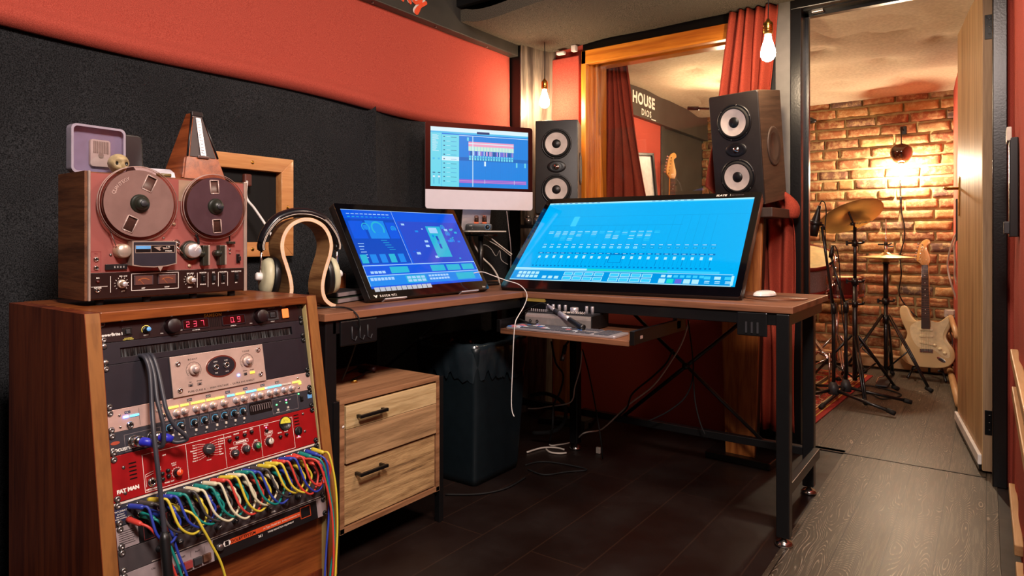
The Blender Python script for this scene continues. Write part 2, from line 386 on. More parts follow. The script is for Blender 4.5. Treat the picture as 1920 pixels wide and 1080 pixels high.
# left wall: black felt below, red felt above, a dark boxed beam along the top
b = B(); b.span((XL-.1, -1.6, 0), (XL, 3.3, 2.35), BLKG); struct(b.build('wall_left'))
def felt(name, f, ny, nz, y0, y1, m, th=.012):
    b = B(); vs = []; fs = []
    for i in range(ny+1):
        y = y0+(y1-y0)*i/ny
        for j in range(nz+1):
            q = j/nz; x, z = f(y, q); vs.append((x, y, z))
    for i in range(ny):
        for j in range(nz): a = i*(nz+1)+j; fs.append((a, a+nz+1, a+nz+2, a+1))
    n = len(vs); vs += [(v[0]-th, v[1], v[2]) for v in vs]; fs += [tuple(n+k for k in f_[::-1]) for f_ in list(fs)]
    bd = [i*(nz+1) for i in range(ny+1)]+[ny*(nz+1)+j for j in range(1, nz+1)]+[i*(nz+1)+nz for i in range(ny-1, -1, -1)]+[j for j in range(nz-1, 0, -1)]
    for k in range(len(bd)): a, c = bd[k], bd[(k+1) % len(bd)]; fs.append((a, c, n+c, n+a))
    b.raw(vs, fs, m, True); return b.build(name)
def redf(y, q):
    lo = 1.545-.012*max(0, y-.6)+.006*math.sin(y*5); z = lo+(2.0-lo)*q
    return XL+.03+.022*math.sin(PI*min(1, q*6+.0))*(q < .17)+.006*noise.noise(Vector((y*3, z*4, 0)))+.012*math.exp(-((q-.06)/.05)**2), z
struct(felt('wall_left_red_felt', redf, 90, 24, -1.5, 2.985, RED))
def blkf(y, q):
    z = 1.58*q
    x = XL+.015+.012*noise.noise(Vector((y*2.2, z*1.3, 3)))
    if y > 1.95:   # second length of felt, hung in soft folds
        x += .012+.016*math.sin((y-1.95)*17+1.5*q)*(.55+.45*(1-q))+.012*noise.noise(Vector((y*7, z*2.4, 8)))
    x += .02*math.exp(-((y-1.965)/.014)**2)
    return x, z
struct(felt('wall_left_black_felt', blkf, 220, 20, -1.5, 2.99, BLACKF, .006))
b = B(); b.span((XL-.0, -1.55, 1.985), (-2.12, 3.0, 2.34), DGREY, .004)
for y in (1.3, 1.55, 1.95, 2.35, 2.75): b.cyl((-2.15, y, 1.982), .006, .004, SCREW, 10)
struct(b.build('trim_1'))
b = B(); b.T = axes((-2.1195, 2.1, 2.0), (0, 1, 0), (0, 0, 1), (1, 0, 0))
def stroke(pp, w, z, m, dx=0, dy=0):
    P = [onx(u, v, -2.12) for u, v in pp]; P = [Vector((p.y-2.1+dx, p.z-2.0+dy, 0)) for p in P]; P = spline(P, 5)
    for k, (p, q) in enumerate(zip(P, P[1:])): b.line(p.x, p.y, q.x, q.y, z+k*4e-5, w, m); b.disc((q.x, q.y), w/2, z+k*4e-5+2e-5, m, 12)
for m_, z_, dx, dy in ((WSCREEN, .0004, -.006, .005), (plain('orange_paint', '#e0502a', .6), .0040, 0, 0)):
    for pp in ([(790, -22), (784, -24), (775, -18), (772, -6), (777, 5), (785, 2), (790, -12)], [(793, -24), (790, -8), (787, 10), (781, 24), (778, 22), (784, 14), (797, 6)], [(752, -26), (752, -10), (754, 0)], [(752, -14), (757, -24), (762, -18), (764, -4), (768, 5)], [(738, -30), (739, -16), (742, -8)]):
        stroke(pp, .017, z_, m_, dx, dy)
tag(b.build('painted_lettering'), 'orange script letters with white shadow painted on the dark beam over the red felt', 'lettering')
# corner post and slanting board between the left and back walls
b = B(); b.span((XL, 3.0, 0), (-2.11, 3.3, 2.3), BLK); struct(b.build('wall_corner_post'))
b = B(); b.T = axes((-2.11, 3.0, 0), (.105, .2, 0), (0, 0, 1), (.2, -.105, 0))
b.box((.113, 1.05, .006), (.226, 2.1, .012), wood('grey_washed_board', '#4c423a', '#857868', 2, .7, .3, '#3a302a', coat=.5), .002); struct(b.build('wall_corner_board'))
# back wall with the window and the doorway
WX0, WX1, WZ0, WZ1 = -1.81, -.92, 1.06, 2.0
b = B()
b.span((-2.25, YB, 0), (WX0, YB+TH, 2.35), RED); b.span((WX0, YB, 0), (WX1, YB+TH, WZ0), RED)
b.span((WX0, YB, WZ1), (WX1, YB+TH, 2.35), BLK); b.span((WX1, YB, 0), (-.73, YB+TH, 2.35), BLK)
b.span((-.73, YB, 2.0), (.06, YB+TH, 2.35), BLK); b.span((.06, YB, 0), (.25, YB+TH, 2.35), RED); struct(b.build('wall_back'))
b = B(); b.span((-2.005, YB-.03, .0), (-1.83, YB-.001, 1.985), RED, .006); struct(b.build('wall_back_red_panel'))
b = B(); b.span((WX0, YB-.02, 2.0), (-.72, YB-.001, 2.34), BLK); struct(b.build('trim_2'))
b = B(); b.span((-.79, YB-.025, 0), (-.725, YB-.001, 2.34), GREYP, .002); struct(b.build('trim_3'))
b = B()
for x in (-.70, .043): b.span((x-.024, YB-.035, 0), (x+.024, YB+TH+.02, 2.03), BLKG, .004)
b.span((-.724, YB-.036, 2.005), (.067, YB+TH+.02, 2.06), BLKG, .004)
b.span((-.676, YB+.05, 0), (-.662, YB+.08, 2.0), BLKG); b.span((-.676, YB+.05, 1.985), (.042, YB+.08, 2.005), BLKG)
b.box((-.62, YB+.03, 1.998), (.05, .03, .012), SCREW, .002); struct(b.build('door_1_frame'))
# window: orange pine lining, glass
w = struct(thing('window_1', None, None, (0, 0, 0))); del_keys = 0
b = B()
for k, (o, d0, d1) in enumerate(((0, -.04, .0), (.024, .0, .03), (.038, .03, .06), (.05, .06, .13))):
    i = .018 if k else .030
    b.span((WX0+o-.0, YB+d0, WZ0), (WX0+o+i, YB+d1, WZ1), ORWV, .003); b.span((WX1-o-i, YB+d0, WZ0), (WX1-o, YB+d1, WZ1), ORWV, .003)
    b.span((WX0+o, YB+d0, WZ1-o*.9-(.075 if not k else .028)), (WX1-o, YB+d1, WZ1-o*.9), ORW, .003)
    b.span((WX0+o, YB+d0, WZ0+o*.5), (WX1-o, YB+d1, WZ0+o*.5+.03), ORW, .003)
b.build('window_frame', w)
b = B(); b.box(((WX0+WX1)/2, YB+.065, (WZ0+WZ1)/2-.01), (WX1-WX0-.10, .006, WZ1-WZ0-.085), glass('window_glass', (.93, .94, .92)), rot=RX(.085)); b.build('window_pane', w)
# ceilings
b = B(); b.span((XL-.1, -1.6, 2.34), (1.3, 3.32, 2.4), VOID); struct(b.build('ceiling'))
def sag(name, x0, x1, y0, y1, nx, ny, f, th, m):
    b = B(); vs = []; fs = []
    for i in range(nx+1):
        for j in range(ny+1):
            x, y = x0+(x1-x0)*i/nx, y0+(y1-y0)*j/ny; vs.append((x, y, f(x, y)))
    for i in range(nx):
        for j in range(ny): a = i*(ny+1)+j; fs.append((a, a+1, a+ny+2, a+ny+1))
    b.raw(vs, fs, m, True)
    e = [(i, 0) for i in range(nx+1)]+[(nx, j) for j in range(1, ny+1)]+[(i, ny) for i in range(nx-1, -1, -1)]+[(0, j) for j in range(ny-1, 0, -1)]
    lo = [vs[i*(ny+1)+j] for i, j in e]; n = len(lo)
    b.raw(lo+[(v[0], v[1], v[2]+th) for v in lo], [(k, (k+1) % n, n+(k+1) % n, n+k) for k in range(n)]+[tuple(range(n, 2*n))], m)
    return b.build(name)
def cf(x, y):
    e = max(0, 1-abs(x+1.95)/.35); return 2.045-.022*e*e*(3-2*e)+.006*noise.noise(Vector((x*2.5, y*2.5, 1)))+.012*math.exp(-((x+2.1)/.05)**2)
struct(sag('ceiling_board', -2.118, .1, 2.5, 3.16, 60, 16, cf, .06, CEILF))
b = B(); b.span((-2.118, 2.47, 2.11), (.1, 2.5, 2.34), BLK); struct(b.build('trim_4'))
# right wall with red felt, set forward beside the doorway
b = B(); b.span((.096, 1.35, 0), (.2, 3.2, 2.35), RED); b.span((.2, 1.35, 0), (1.3, 1.42, 2.35), RED); b.span((1.25, -1.6, 0), (1.32, 1.36, 2.35), RED); struct(b.build('wall_right'))
b = B(); vs = []; fs = []
for i in range(60):
    y = 1.4+1.76*i/59
    for j in range(30): z = 2.3*j/29; vs.append((.085+.006*math.sin(y*19+noise.noise(Vector((y, z, 0)))*3)*(.4+.6*abs(noise.noise(Vector((y*2, z*2, 5))))*2), y, z))
for i in range(59):
    for j in range(29): a = i*30+j; fs.append((a, a+1, a+31, a+30))
b.raw(vs, fs, RED, True); n = 0
b.raw([(v[0]+.004, v[1], v[2]) for v in vs], [f[::-1] for f in fs], RED, True); struct(b.build('wall_right_felt'))
b = B(); b.span((XL-.1, -1.6, 0), (1.3, -1.52, 2.35), VOID); struct(b.build('wall_front'))
for z, y0, y1 in ((.577, 1.5, 2.78), (.48, 1.5, 2.62), (.06, 1.45, 2.28), (.075, 2.36, 2.95)):
    b = B(); b.box((.076, (y0+y1)/2, z), (.022, y1-y0, .032), PINE, .003)
    tag(b.build('wall_batten'), {.577: 'upper pine batten fixed on the red felt beside the door frame', .48: 'middle pine batten on the red felt at knee height',
        .075: 'low pine batten on the red felt near the floor, ending at the black door frame' if y0 > 2.1 else '', .06: 'low pine batten nearest the camera at the foot of the red felt'}[z], 'batten', 'pine battens on the right wall')
# drum room shell
b = B(); b.span((-2.1, YB+TH, 0), (-2.0, YD, 2.2), DGREY); struct(b.build('wall_drum_room_left'))
b = B(); b.span((-2.0, 3.4, 0.2), (-1.985, 4.68, 1.83), RED, .004); struct(b.build('wall_drum_room_red_panel'))
b = B(); b.span((-2.0, 3.34, 1.815), (-1.95, YD, 2.2), DGREY, .003); b.span((-2.0, 4.66, .2), (-1.975, 4.71, 1.82), DGREY, .003); struct(b.build('trim_5'))
b = B(); b.T = axes((-1.949, 4.47, 1.905), (0, 1, 0), (0, 0, 1), (1, 0, 0))
b.text('HOUSE', .108, 0, 0, .0002, WSCREEN, 'RIGHT', 0, .0004, .004, spacing=1.1); b.text('DIOS', .062, -.06, -.07, .0002, WSCREEN, 'RIGHT', 0, .0004, .001, spacing=1.25)
b.rect(-.06, -.082, .02, -.076, .0006, WSCREEN)
tag(b.build('wall_lettering'), 'white capital letters HOUSE over DIOS on the dark beam seen through the window', 'lettering')
b = B(); rows = 26; ph = .079
vs_all = 0
b.span((-2.0, YD+.012, 0), (-.15, YD+.1, 2.2), MORT)
tint = []
for r in range(rows):
    z0 = .0+r*ph; x = -2.05-(R_.random()*.1 if r % 2 else .11)
    while x < -.17:
        L = .205+R_.uniform(-.012, .02) if R_.random() > .12 else .1
        xa, xb = max(x, -2.0), min(x+L, -.165)
        if xb-xa > .03:
            nx, nz = 9, 5; h = ph-.014-R_.random()*.004; vs = []; fs = []; tv = R_.random(); sd = R_.random()*50; out = R_.uniform(-.004, .008); tl = R_.uniform(-.004, .004)
            for i in range(nx+1):
                for j in range(nz+1):
                    e = 1 if (i in (0, nx) or j in (0, nz)) else 0
                    fi = (0, .03, .12, .27, .42, .57, .72, .86, .97, 1)[i]; fj = (0, .09, .36, .64, .91, 1)[j]
                    px = xa+(xb-xa)*fi; pz = z0+.006+h*fj+tl*(fi-.5)
                    q = Vector((px*28+sd, 0, pz*28)); px2 = px+noise.noise(q+Vector((9, 0, 0)))*.0045*(1 if i not in (0, nx) else 1.4); pz2 = pz+noise.noise(q+Vector((0, 5, 0)))*.005
                    y = YD-.012-out-noise.noise(q*1.7)*.007+(.014 if e else 0)
                    vs.append((px2, y, pz2))
            for i in range(nx):
                for j in range(nz): a = i*(nz+1)+j; fs.append((a, a+nz+1, a+nz+2, a+1))
            b.raw(vs, fs, BRICK, True); tint += [tv]*len(fs)
            ed = [(i, 0) for i in range(nx+1)]+[(nx, j) for j in range(1, nz+1)]+[(i, nz) for i in range(nx-1, -1, -1)]+[(0, j) for j in range(nz-1, 0, -1)]
            lo = [vs[i*(nz+1)+j] for i, j in ed]; n = len(lo)
            b.raw(lo+[(v[0], YD+.014, v[2]) for v in lo], [(k, n+k, n+(k+1) % n, (k+1) % n) for k in range(n)], BRICK); tint += [tv]*n
        x += L+.013
nf0 = 6
o = b.build('wall_drum_room_brick', recalc=False); at = o.data.attributes.new('tint', 'FLOAT', 'FACE')
for i, v in enumerate(tint): at.data[i+nf0].value = v
struct(o)
def rwx(y): return -.19+(YD-y)*.075
b = B(); P = [(-.19, YD+.02), (rwx(4.35), 4.35), (.13, 4.3), (.13, 3.3), (.25, 3.3), (.25, YD+.02)]
b.prism(P, 0, 2.2, RED); struct(b.build('wall_drum_room_right'))
pins = [(-1.15, 3.75), (-.75, 3.95), (-.35, 3.8), (-.95, 4.35), (-.5, 4.4), (-.2, 4.1), (-1.2, 4.7), (-.8, 4.85), (-.4, 4.95), (-1.05, 5.2), (-.62, 5.3), (-1.5, 4.0), (-1.6, 4.8), (-1.4, 5.3)]
def df(x, y):
    z = 2.005+.045*noise.noise(Vector((x*1.8, y*1.8, 2)))+.012*noise.noise(Vector((x*6, y*3, 7)))
    for px, py in pins: d = math.hypot(x-px, (y-py)); z += .05*math.exp(-d/.07)
    e = min(1, (YD-y)/.25); return z*e+2.02*(1-e)
struct(sag('ceiling_drum_room', -2.0, .13, YB+TH, YD, 90, 95, df, .02, CREAMF))
b = B(); b.span((-2.0, 3.3, 2.2), (.25, 5.7, 2.25), VOID); struct(b.build('ceiling_above_drum_room'))
b = B(); b.box((-1.1, YD-.025, .055), (1.8, .02, .08), PINE, .004); b.box((-1.1, YD-.05, .1), (1.8, .025, .025), PINE, .01); struct(b.build('baseboard_brick'))
b = B(); b.tube([(rwx(5.5)-.022, 5.5, .05), (rwx(4.4)-.022, 4.4, .05)], .02, PINE, 10); b.tube([(rwx(5.45)-.022, 5.45, .44), (rwx(4.6)-.022, 4.6, .40)], .016, PINE, 10)
struct(b.build('baseboard_drum_room_right'))
# door leaf, open into the drum room
hx, hy = .028, 3.33; M = axes((hx, hy, .012), (-.135, .99, 0), (-.99, -.135, 0), (0, 0, 1))   # x along the leaf, y out of its face towards the opening
d = struct(thing('door_1', None, None, M))
b = B(); b.span((0, 0, 0), (.79, .042, 2.01), DOORW, .002); b.span((-.001, .002, 0), (.0015, .04, 2.01), DOORE); b.build('door_leaf', d)
b = B(); b.span((.01, .042, .02), (.79, .056, .062), WHT, .003); b.span((.01, .044, .0), (.79, .052, .02), BLK); b.build('draught_strip', d, 'white draught strip with black rubber lip')
b = B()
for z in (.20, 1.82):
    b.span((-.004, .004, z-.05), (.0, .034, z+.05), BLKG, .001)
    for q in (-.03, 0, .03): b.cyl((-.004, .018, z+q), .004, .002, SCREW, 8, T=Matrix())
    b.tube([(-.006, .0, z-.05), (-.006, .0, z+.05)], .006, BLKG, 8)
b.build('hinge', d)
b = B(); b.span((.70, .042, 1.07), (.735, .047, 1.27), BRASS, .002); b.tube([(.717, .045, 1.21), (.717, .10, 1.21), (.66, .11, 1.21), (.60, .11, 1.205)], .007, BRASS, 8); b.build('door_handle', d, 'brass lever handle on its plate')

# ================================================================ LAMPS
def pendant(loc, ceil_z, s, power, label, name='pendant_bulb', cordm=BRASS):
    x, y, z = loc; o = thing(name, label, 'lamp', (x, y, z), 'bare bulbs hanging from the ceiling')
    b = B(); b.tube([(0, 0, .10*s), (.002, 0, (.10*s+ceil_z-z)/2), (0, 0, ceil_z-z)], .0022, RUB, 6); b.build('cord', o)
    b = B(); b.lathe([(0, .118*s), (.006*s, .117*s), (.010*s, .108*s), (.019*s, .10*s), (.021*s, .095*s), (.021*s, .055*s), (.018*s, .052*s), (.018*s, .047*s)], BRASS, 24)
    for q in (.062, .07, .085): b.lathe([(.0212*s, q*s-.002), (.0226*s, q*s), (.0212*s, q*s+.002)], BRASS, 24, cap=False)
    b.build('lamp_holder', o)
    b = B(); b.lathe([(.0, -.075*s), (.012*s, -.0735*s), (.024*s, -.066*s), (.031*s, -.052*s), (.0325*s, -.038*s), (.030*s, -.02*s), (.023*s, .004*s), (.016*s, .025*s), (.0135*s, .047*s)], glow('bulb_glow_'+str(len(MATS)), (1, .74, .48), power), 24, cap=False)
    b.build('bulb', o); return o
pendant(tuple(ony(1021, 181, 2.98)), 2.03, .82, 260, 'bare glowing bulb hanging beside the grey board above the smaller speaker')
pendant(tuple(ony(1440, 84, 2.72)), 2.04, .88, 260, 'bare glowing bulb hanging in front of the bunched red curtain')
pendant((-1.36, 4.25, 1.78), 2.0, 1.1, 270, 'added bare bulb lighting the drum room ceiling, hidden behind the large speaker')  # unseen bulb, added to brighten the drum room ceiling beyond the window
# wall lamp on the brick
p = ony(1690, 318, 5.43); o = thing('wall_lamp', 'amber glass wall lamp with bright bulb hanging on the brick wall', 'lamp', tuple(p))
b = B(); b.tube([(0, YD-p.y-.02, .30), (0, .05, .31), (0, .0, .27), (0, 0, .17)], .004, BLK, 8, spl=5); b.box((0, YD-p.y-.015, .3), (.04, .02, .06), BLK, .004); b.build('bracket', o)
b = B(); b.lathe([(.012, .185), (.02, .18), (.05, .172), (.068, .15), (.073, .12), (.066, .09), (.05, .066), (.038, .052), (.036, .052), (.047, .067), (.062, .09), (.069, .12), (.064, .148), (.048, .168), (.012, .18)], plain('amber_glass', '#3a1a0c', .1, coat=1), 32); b.build('lamp_shade', o)
b = B(); b.lathe([(.016, .1), (.02, .07), (.02, .045), (.015, .035)], BRASS, 16); b.build('lamp_holder', o)
b = B(); b.lathe([(0, -.045), (.02, -.04), (.032, -.02), (.034, 0), (.026, .022), (.015, .04)], glow('wall_bulb_glow', (1, .80, .55), 900), 20, cap=False); b.build('bulb', o)
b = B()
c = [ony(1688, 338, YD-.03), ony(1689, 375, YD-.03), ony(1691, 400, YD-.03), ony(1696, 425, YD-.03), ony(1695, 450, YD-.03), ony(1688, 480, YD-.03), ony(1690, 515, YD-.03), ony(1686, 550, YD-.03), ony(1700, 575, YD-.03), ony(1720, 595, YD-.035)]
b.tube(c, .0045, BLK, 6, spl=5); b.box(tuple(c[1]), (.014, .02, .05), BLK, .004)
tag(b.build('lamp_cord'), 'thin black lamp cord running down the brick wall behind the guitar', 'cord')

# ================================================================ THE RACK AND ITS DEVICES
SL = math.atan2(.103, .514); RO = Vector((-1.445, .582, .796)); U = .04445
RYD = Vector((-math.sin(SL), 0, math.cos(SL)))
def RM(dy): return axes(RO+RYD*dy, (0, 1, 0), RYD, (math.cos(SL), 0, math.sin(SL)))
rack = thing('equipment_rack', 'brown wooden equipment rack with a sloping front full of devices under the tape deck', 'rack', (-1.63, .825, 0))
def side(y0, y1, name, lab=None):
    b = B(); b.T = Matrix(((1, 0, 0, 1.63), (0, 0, 1, -.825), (0, 1, 0, 0), (0, 0, 0, 1)))
    P = [(-1.83, .11), (-1.345, .11), (-1.340, .295), (-1.445+.022, .796), (-1.427, .815), (-1.83, .815)]
    P2 = P[::-1]; b.prism(P2, y0, y1, RACKS)
    if name == 'side_panel' and y0 > 1:   # cream inner lip
        b.prism([(-1.372, .11), (-1.3455, .11), (-1.3455, .295), (-1.429, .796), (-1.455, .796)], y0-.0015, y0+.0, CREAMW)
    b.T = Matrix.Translation((1.63, -.825, 0))
    for q in (0,):
        b.raw([(-1.3395, y0+.001, .11), (-1.3395, y1-.001, .11), (-1.3395, y1-.001, .295), (-1.3395, y0+.001, .295), (-1.4225, y1-.001, .796), (-1.4225, y0+.001, .796), (-1.4265, y1-.001, .815), (-1.4265, y0+.001, .815)],
              [(0, 1, 2, 3), (3, 2, 4, 5), (5, 4, 6, 7)], RACKE)
    return b.build(name, rack, lab)
side(.552, .580, 'side_panel'); side(1.068, 1.098, 'side_panel', 'side panel with cream inner lip')
b = B(); b.T = TR(1.63, -.825, 0); b.span((-1.83, .58, .795), (-1.4245, 1.068, .816), RACKW, .002)
for y in (.62, .72, .85, .99): b.box((-1.424, y, .796), (.003, .004, .002), SCREW)
b.build('rack_top', rack)
b = B(); b.T = TR(1.63, -.825, 0); b.span((-1.83, .58, .11), (-1.82, 1.068, .795), RACKS); b.span((-1.83, .58, .11), (-1.36, 1.068, .13), RACKS); b.build('rack_back', rack)
b = B(); b.T = TR(1.63, -.825, 0); b.span((-1.374, .58, .13), (-1.362, 1.068, .2645), RACKW, .001); b.build('lower_front_panel', rack)
for x, y in ((-1.42, .6), (-1.42, 1.05), (-1.78, .6), (-1.78, 1.05)):
    b = B(); b.T = TR(1.63+x, y-.825, 0); b.lathe([(.0, -.012), (.04, -.012), (.045, 0), (.04, .012), (0, .012)], RUB, 20, TR(0, 0, .045) @ RX(PI/2)); b.span((-.02, -.02, .088), (.02, .02, .11), STEEL); b.span((-.02, -.022, .04), (.02, -.018, .09), STEEL); b.build('castor', rack)

RU = 'devices in the wooden rack'
SAM = plain('maroon_black_panel', '#1b0a0d', .4); PURP = plain('anodised_black_panel', '#1b1720', .45); SILV = plain('champagne_aluminium', '#c5ab9f', .38, metal=.35)
PINKS = plain('rose_silver_panel', '#c7a79d', .4, metal=.35); FOCP = plain('slate_grey_panel', '#2b2b33', .5); REDP = plain('crimson_panel', '#8f0f14', .35, coat=.3)
NAVY = plain('navy_panel', '#1a2140', .5); GUN = plain('gunmetal_panel', '#4a4446', .4, metal=.3); GREYL = plain('grey_label_panel', '#8d7f80', .5)
REDLED = glow('red_digits', (1, .06, .12), 2.2); BLUEC = plain('sky_blue_cap', '#5fa0dc', .4); BLUELED = glow('blue_led', (.08, .18, 1), 14); BLUEL2 = glow('blue_lit_button', (.15, .6, 1), 2.5)
YELLED = glow('yellow_lit_button', (1, .78, .08), 2.6); GRLED = glow('green_led', (.1, 1, .2), 4); PKLED = glow('pink_led', (1, .15, .4), 5); ORLIT = glow('orange_lit_rocker', (1, .20, .04), 1.7); VUL = glow('lit_yellow_meter', (1, .72, .05), .9)
CREAMB = plain('cream_button', '#cfc3b6', .5)
def unit(row, h, label, name, cat='rack device'):
    return thing(name, label, cat, RM(-row*U), RU)
def plate(o, h, m, d=.16, holes=True, th=.003, x0=.0005, x1=.4821, name='faceplate', lab=None):
    b = B(); b.span((x0, -h*U+.0004, 0), (x1, -.0004, th), m, .0006); b.span((.02, -h*U+.002, -d), (.463, -.002, 0), STEEL)
    b.build(name, o, lab)
    if holes:
        for x in (.0075, .4750):
            for y in ((-.006, -.0385) if h == 1 else (-.007, -h*U+.007)):
                b = B(); b.lathe([(.0065, 0), (.0065, .001), (.0045, .0035), (.002, .0042), (.002, .002), (0, .002)], SCREW if x < .1 else PLB, 14, TR(x, y, th)); b.build('rack_screw', o)
def knob(o, x, y, r, h, mb, mt=None, name='knob', skirt=None, lab=None, z=.003, ptr=None, ang=.6):
    b = B()
    if skirt: b.lathe([(skirt[0], 0), (skirt[0], skirt[1]), (skirt[0]*.9, skirt[1]+.001)], skirt[2] if len(skirt) > 2 else mb, 24, TR(x, y, z))
    b.lathe([(r, 0), (r, .002), (r*.93, h-.001), (r*.85, h)], mb, 24, TR(x, y, z))
    if mt: b.lathe([(r*.86, h), (r*.82, h+.001), (0, h+.001)], mt, 24, TR(x, y, z))
    if ptr: b.T = TR(x, y, z+h+.0012) @ RZ(ang); b.span((-.0006, 0, 0), (.0006, r*.9, .0004), ptr); b.T = Matrix()
    return b.build(name, o, lab)
def jack(o, x, y, r=.005, m=CHROME, name='jack_socket', z=.003):
    b = B(); b.lathe([(r*1.5, 0), (r*1.5, .0015), (r*1.1, .004), (r*.7, .004), (r*.7, -.002), (0, -.002)], m, 18, TR(x, y, z)); b.disc((x, y), r*.72, z+.0012, PLB, 14); return b.build(name, o)

# 1  power conditioner
o = unit(0, 1, 'black power conditioner with red digits 237 and 0.9 at the top of the rack', 'power_conditioner'); plate(o, 1, SAM)
b = B(); z = .0032
b.text('SAMSON', .0098, .219, -.0125, z, YPRINT, shear=.1, bold=.0004, spacing=1.15); b.text('PowerBrite Pro10', .0085, -.003+.0035, -.0315, z, WSCREEN, bold=.0002)
b.text('10 AMPERES', .003, .0545, -.0405, z, YPRINT, 'CENTER'); b.text('PUSH TO RESET', .003, .0545, -.0438+.0005, z, YPRINT, 'CENTER'); b.text('DIMMER', .003, .0905, -.0385, z, WSCREEN, 'CENTER')
b.text('PULL', .003, .123, -.0385, z, WSCREEN, 'CENTER'); b.text('OFF', .003, .165, -.0365, z, WSCREEN, 'CENTER'); b.text('VOLTMETER', .0032, .198, -.0395, z, WSCREEN, 'CENTER'); b.text('AMMETER', .0032, .288, -.0395, z, WSCREEN, 'CENTER')
b.text('PULL', .003, .334, -.0385, z, WSCREEN, 'CENTER'); b.text('UNSWITCHED', .003, .393, -.0068, z, WSCREEN, 'CENTER'); b.text('OUTLET', .003, .393, -.0400, z, WSCREEN, 'CENTER'); b.text('POWER', .003, .429, -.0062, z, WSCREEN, 'CENTER')
b.ring((.0915, -.0265), .0085, .0096, z, YPRINT, .6, 3.6)
for i in range(14): b.disc((.185+.0052*i, -.0425), .0012, z, BLK, 8); b.disc((.2576+.0052*i, -.0425), .0012, z, BLK, 8)
for i in range(6): b.span((.232+i*.0042, -.036, .003), (.234+i*.0042, -.015, .0038), BLK)
b.build('printed_lettering', o)
for k, (x0, x1, s, xs) in enumerate(((.168, .2285, '237', (.180, .1965, .2135)), (.2605, .319, '0.9', (.2855, .3025)))):
    b = B(); b.outline(x0, -.036, x1, -.0135, .0052, .0018, PURP); b.span((x0, -.036, .003), (x1, -.0135, .0045), plain('red_window_%d' % k, '#200306', .1, coat=1)); f = b.build('digital_display', o)
    b = B(); SEG = {'2': 'abged', '3': 'abgcd', '7': 'abc', '0': 'abcdef', '9': 'abcdfg'}
    w, h, t = .0075, .0125, .0014
    for ch, xx in zip([c for c in s if c != '.'], xs):
        for q in SEG[ch]:
            x, y = xx-w/2, -.0245-h/2
            r = dict(a=(x, y+h-t, x+w, y+h), g=(x, y+h/2-t/2, x+w, y+h/2+t/2), d=(x, y, x+w, y+t), f=(x, y+h/2, x+t, y+h), e=(x, y, x+t, y+h/2), b=(x+w-t, y+h/2, x+w, y+h), c=(x+w-t, y, x+w, y+h/2))[q]
            b.rect(r[0]+.0003, r[1]+.0002, r[2]-.0003, r[3]-.0002, .0048, REDLED)
    if '.' in s: b.disc((xs[0]+.0055, -.030), .0009, .0048, REDLED, 8)
    b.build('digits', f, 'glowing red digits')
b = B(); b.span((.044, -.034, .003), (.063, -.018, .0045), BLK, .001); b.span((.050, -.031, .0045), (.058, -.022, .008), PLG, .001); b.build('breaker_switch', o)
knob(o, .0905, -.0265, .0055, .014, PLB, BLUEC, 'dimmer_knob', (.0075, .003))
knob(o, .1445, -.0245, .0165, .016, SAM, None, 'light_pull'); knob(o, .3590, -.0235, .0165, .016, SAM, None, 'light_pull')
b = B(); b.span((.3755, -.036, .003), (.4105, -.0095, .005), PLG, .001); b.prism(rrect(.024, .018, .005, 3, .393, -.0228), .005, .0056, BLK); b.span((.3865, -.029, .0056), (.3995, -.017, .0075), PLG, .001)
for x in (.389, .393, .397): b.span((x-.0008, -.026, .0075), (x+.0008, -.022, .0078), BLK)
b.build('power_outlet', o)
b = B(); b.span((.418, -.036, .003), (.4405, -.0085, .0045), BLK, .0006); b.span((.4205, -.034, .0045), (.438, -.011, .0085), ORLIT, .0015); b.build('rocker_switch', o, 'glowing orange rocker switch')

# 2  brush panel
o = unit(1, 1, 'black cable pass-through panel with a long bristled slot below the power conditioner', 'brush_panel', 'rack panel')
b = B(); b.span((.0005, -U+.0004, 0), (.4821, -U+.0122, .003), PURP, .0005); b.span((.0005, -.0135, 0), (.4821, -.0004, .003), PURP, .0005); b.span((.0005, -.033, 0), (.037, -.013, .003), PURP); b.span((.4445, -.033, 0), (.4821, -.013, .003), PURP); b.span((.037, -.0325, -.006), (.4445, -.013, -.004), BLK); b.build('faceplate', o)
b = B()
for i in range(260):
    x = .038+.4055*i/259; b.raw([(x, -.0135, -.001), (x+.0012, -.0135, -.001), (x+R_.uniform(-.001, .002), -.0325, R_.uniform(-.001, .0015)), (x+R_.uniform(-.002, .001), -.0325, 0)], [(0, 1, 2, 3)], PLB)
tag(b.build('bristles', o, recalc=False), kind='stuff')
for x in (.0075, .4750):
    for y in (-.006, -.0385): b = B(); b.lathe([(.0065, 0), (.0065, .001), (.004, .0038), (0, .0038)], SCREW if x < .1 else PLB, 14, TR(x, y, .003)); b.build('rack_screw', o)

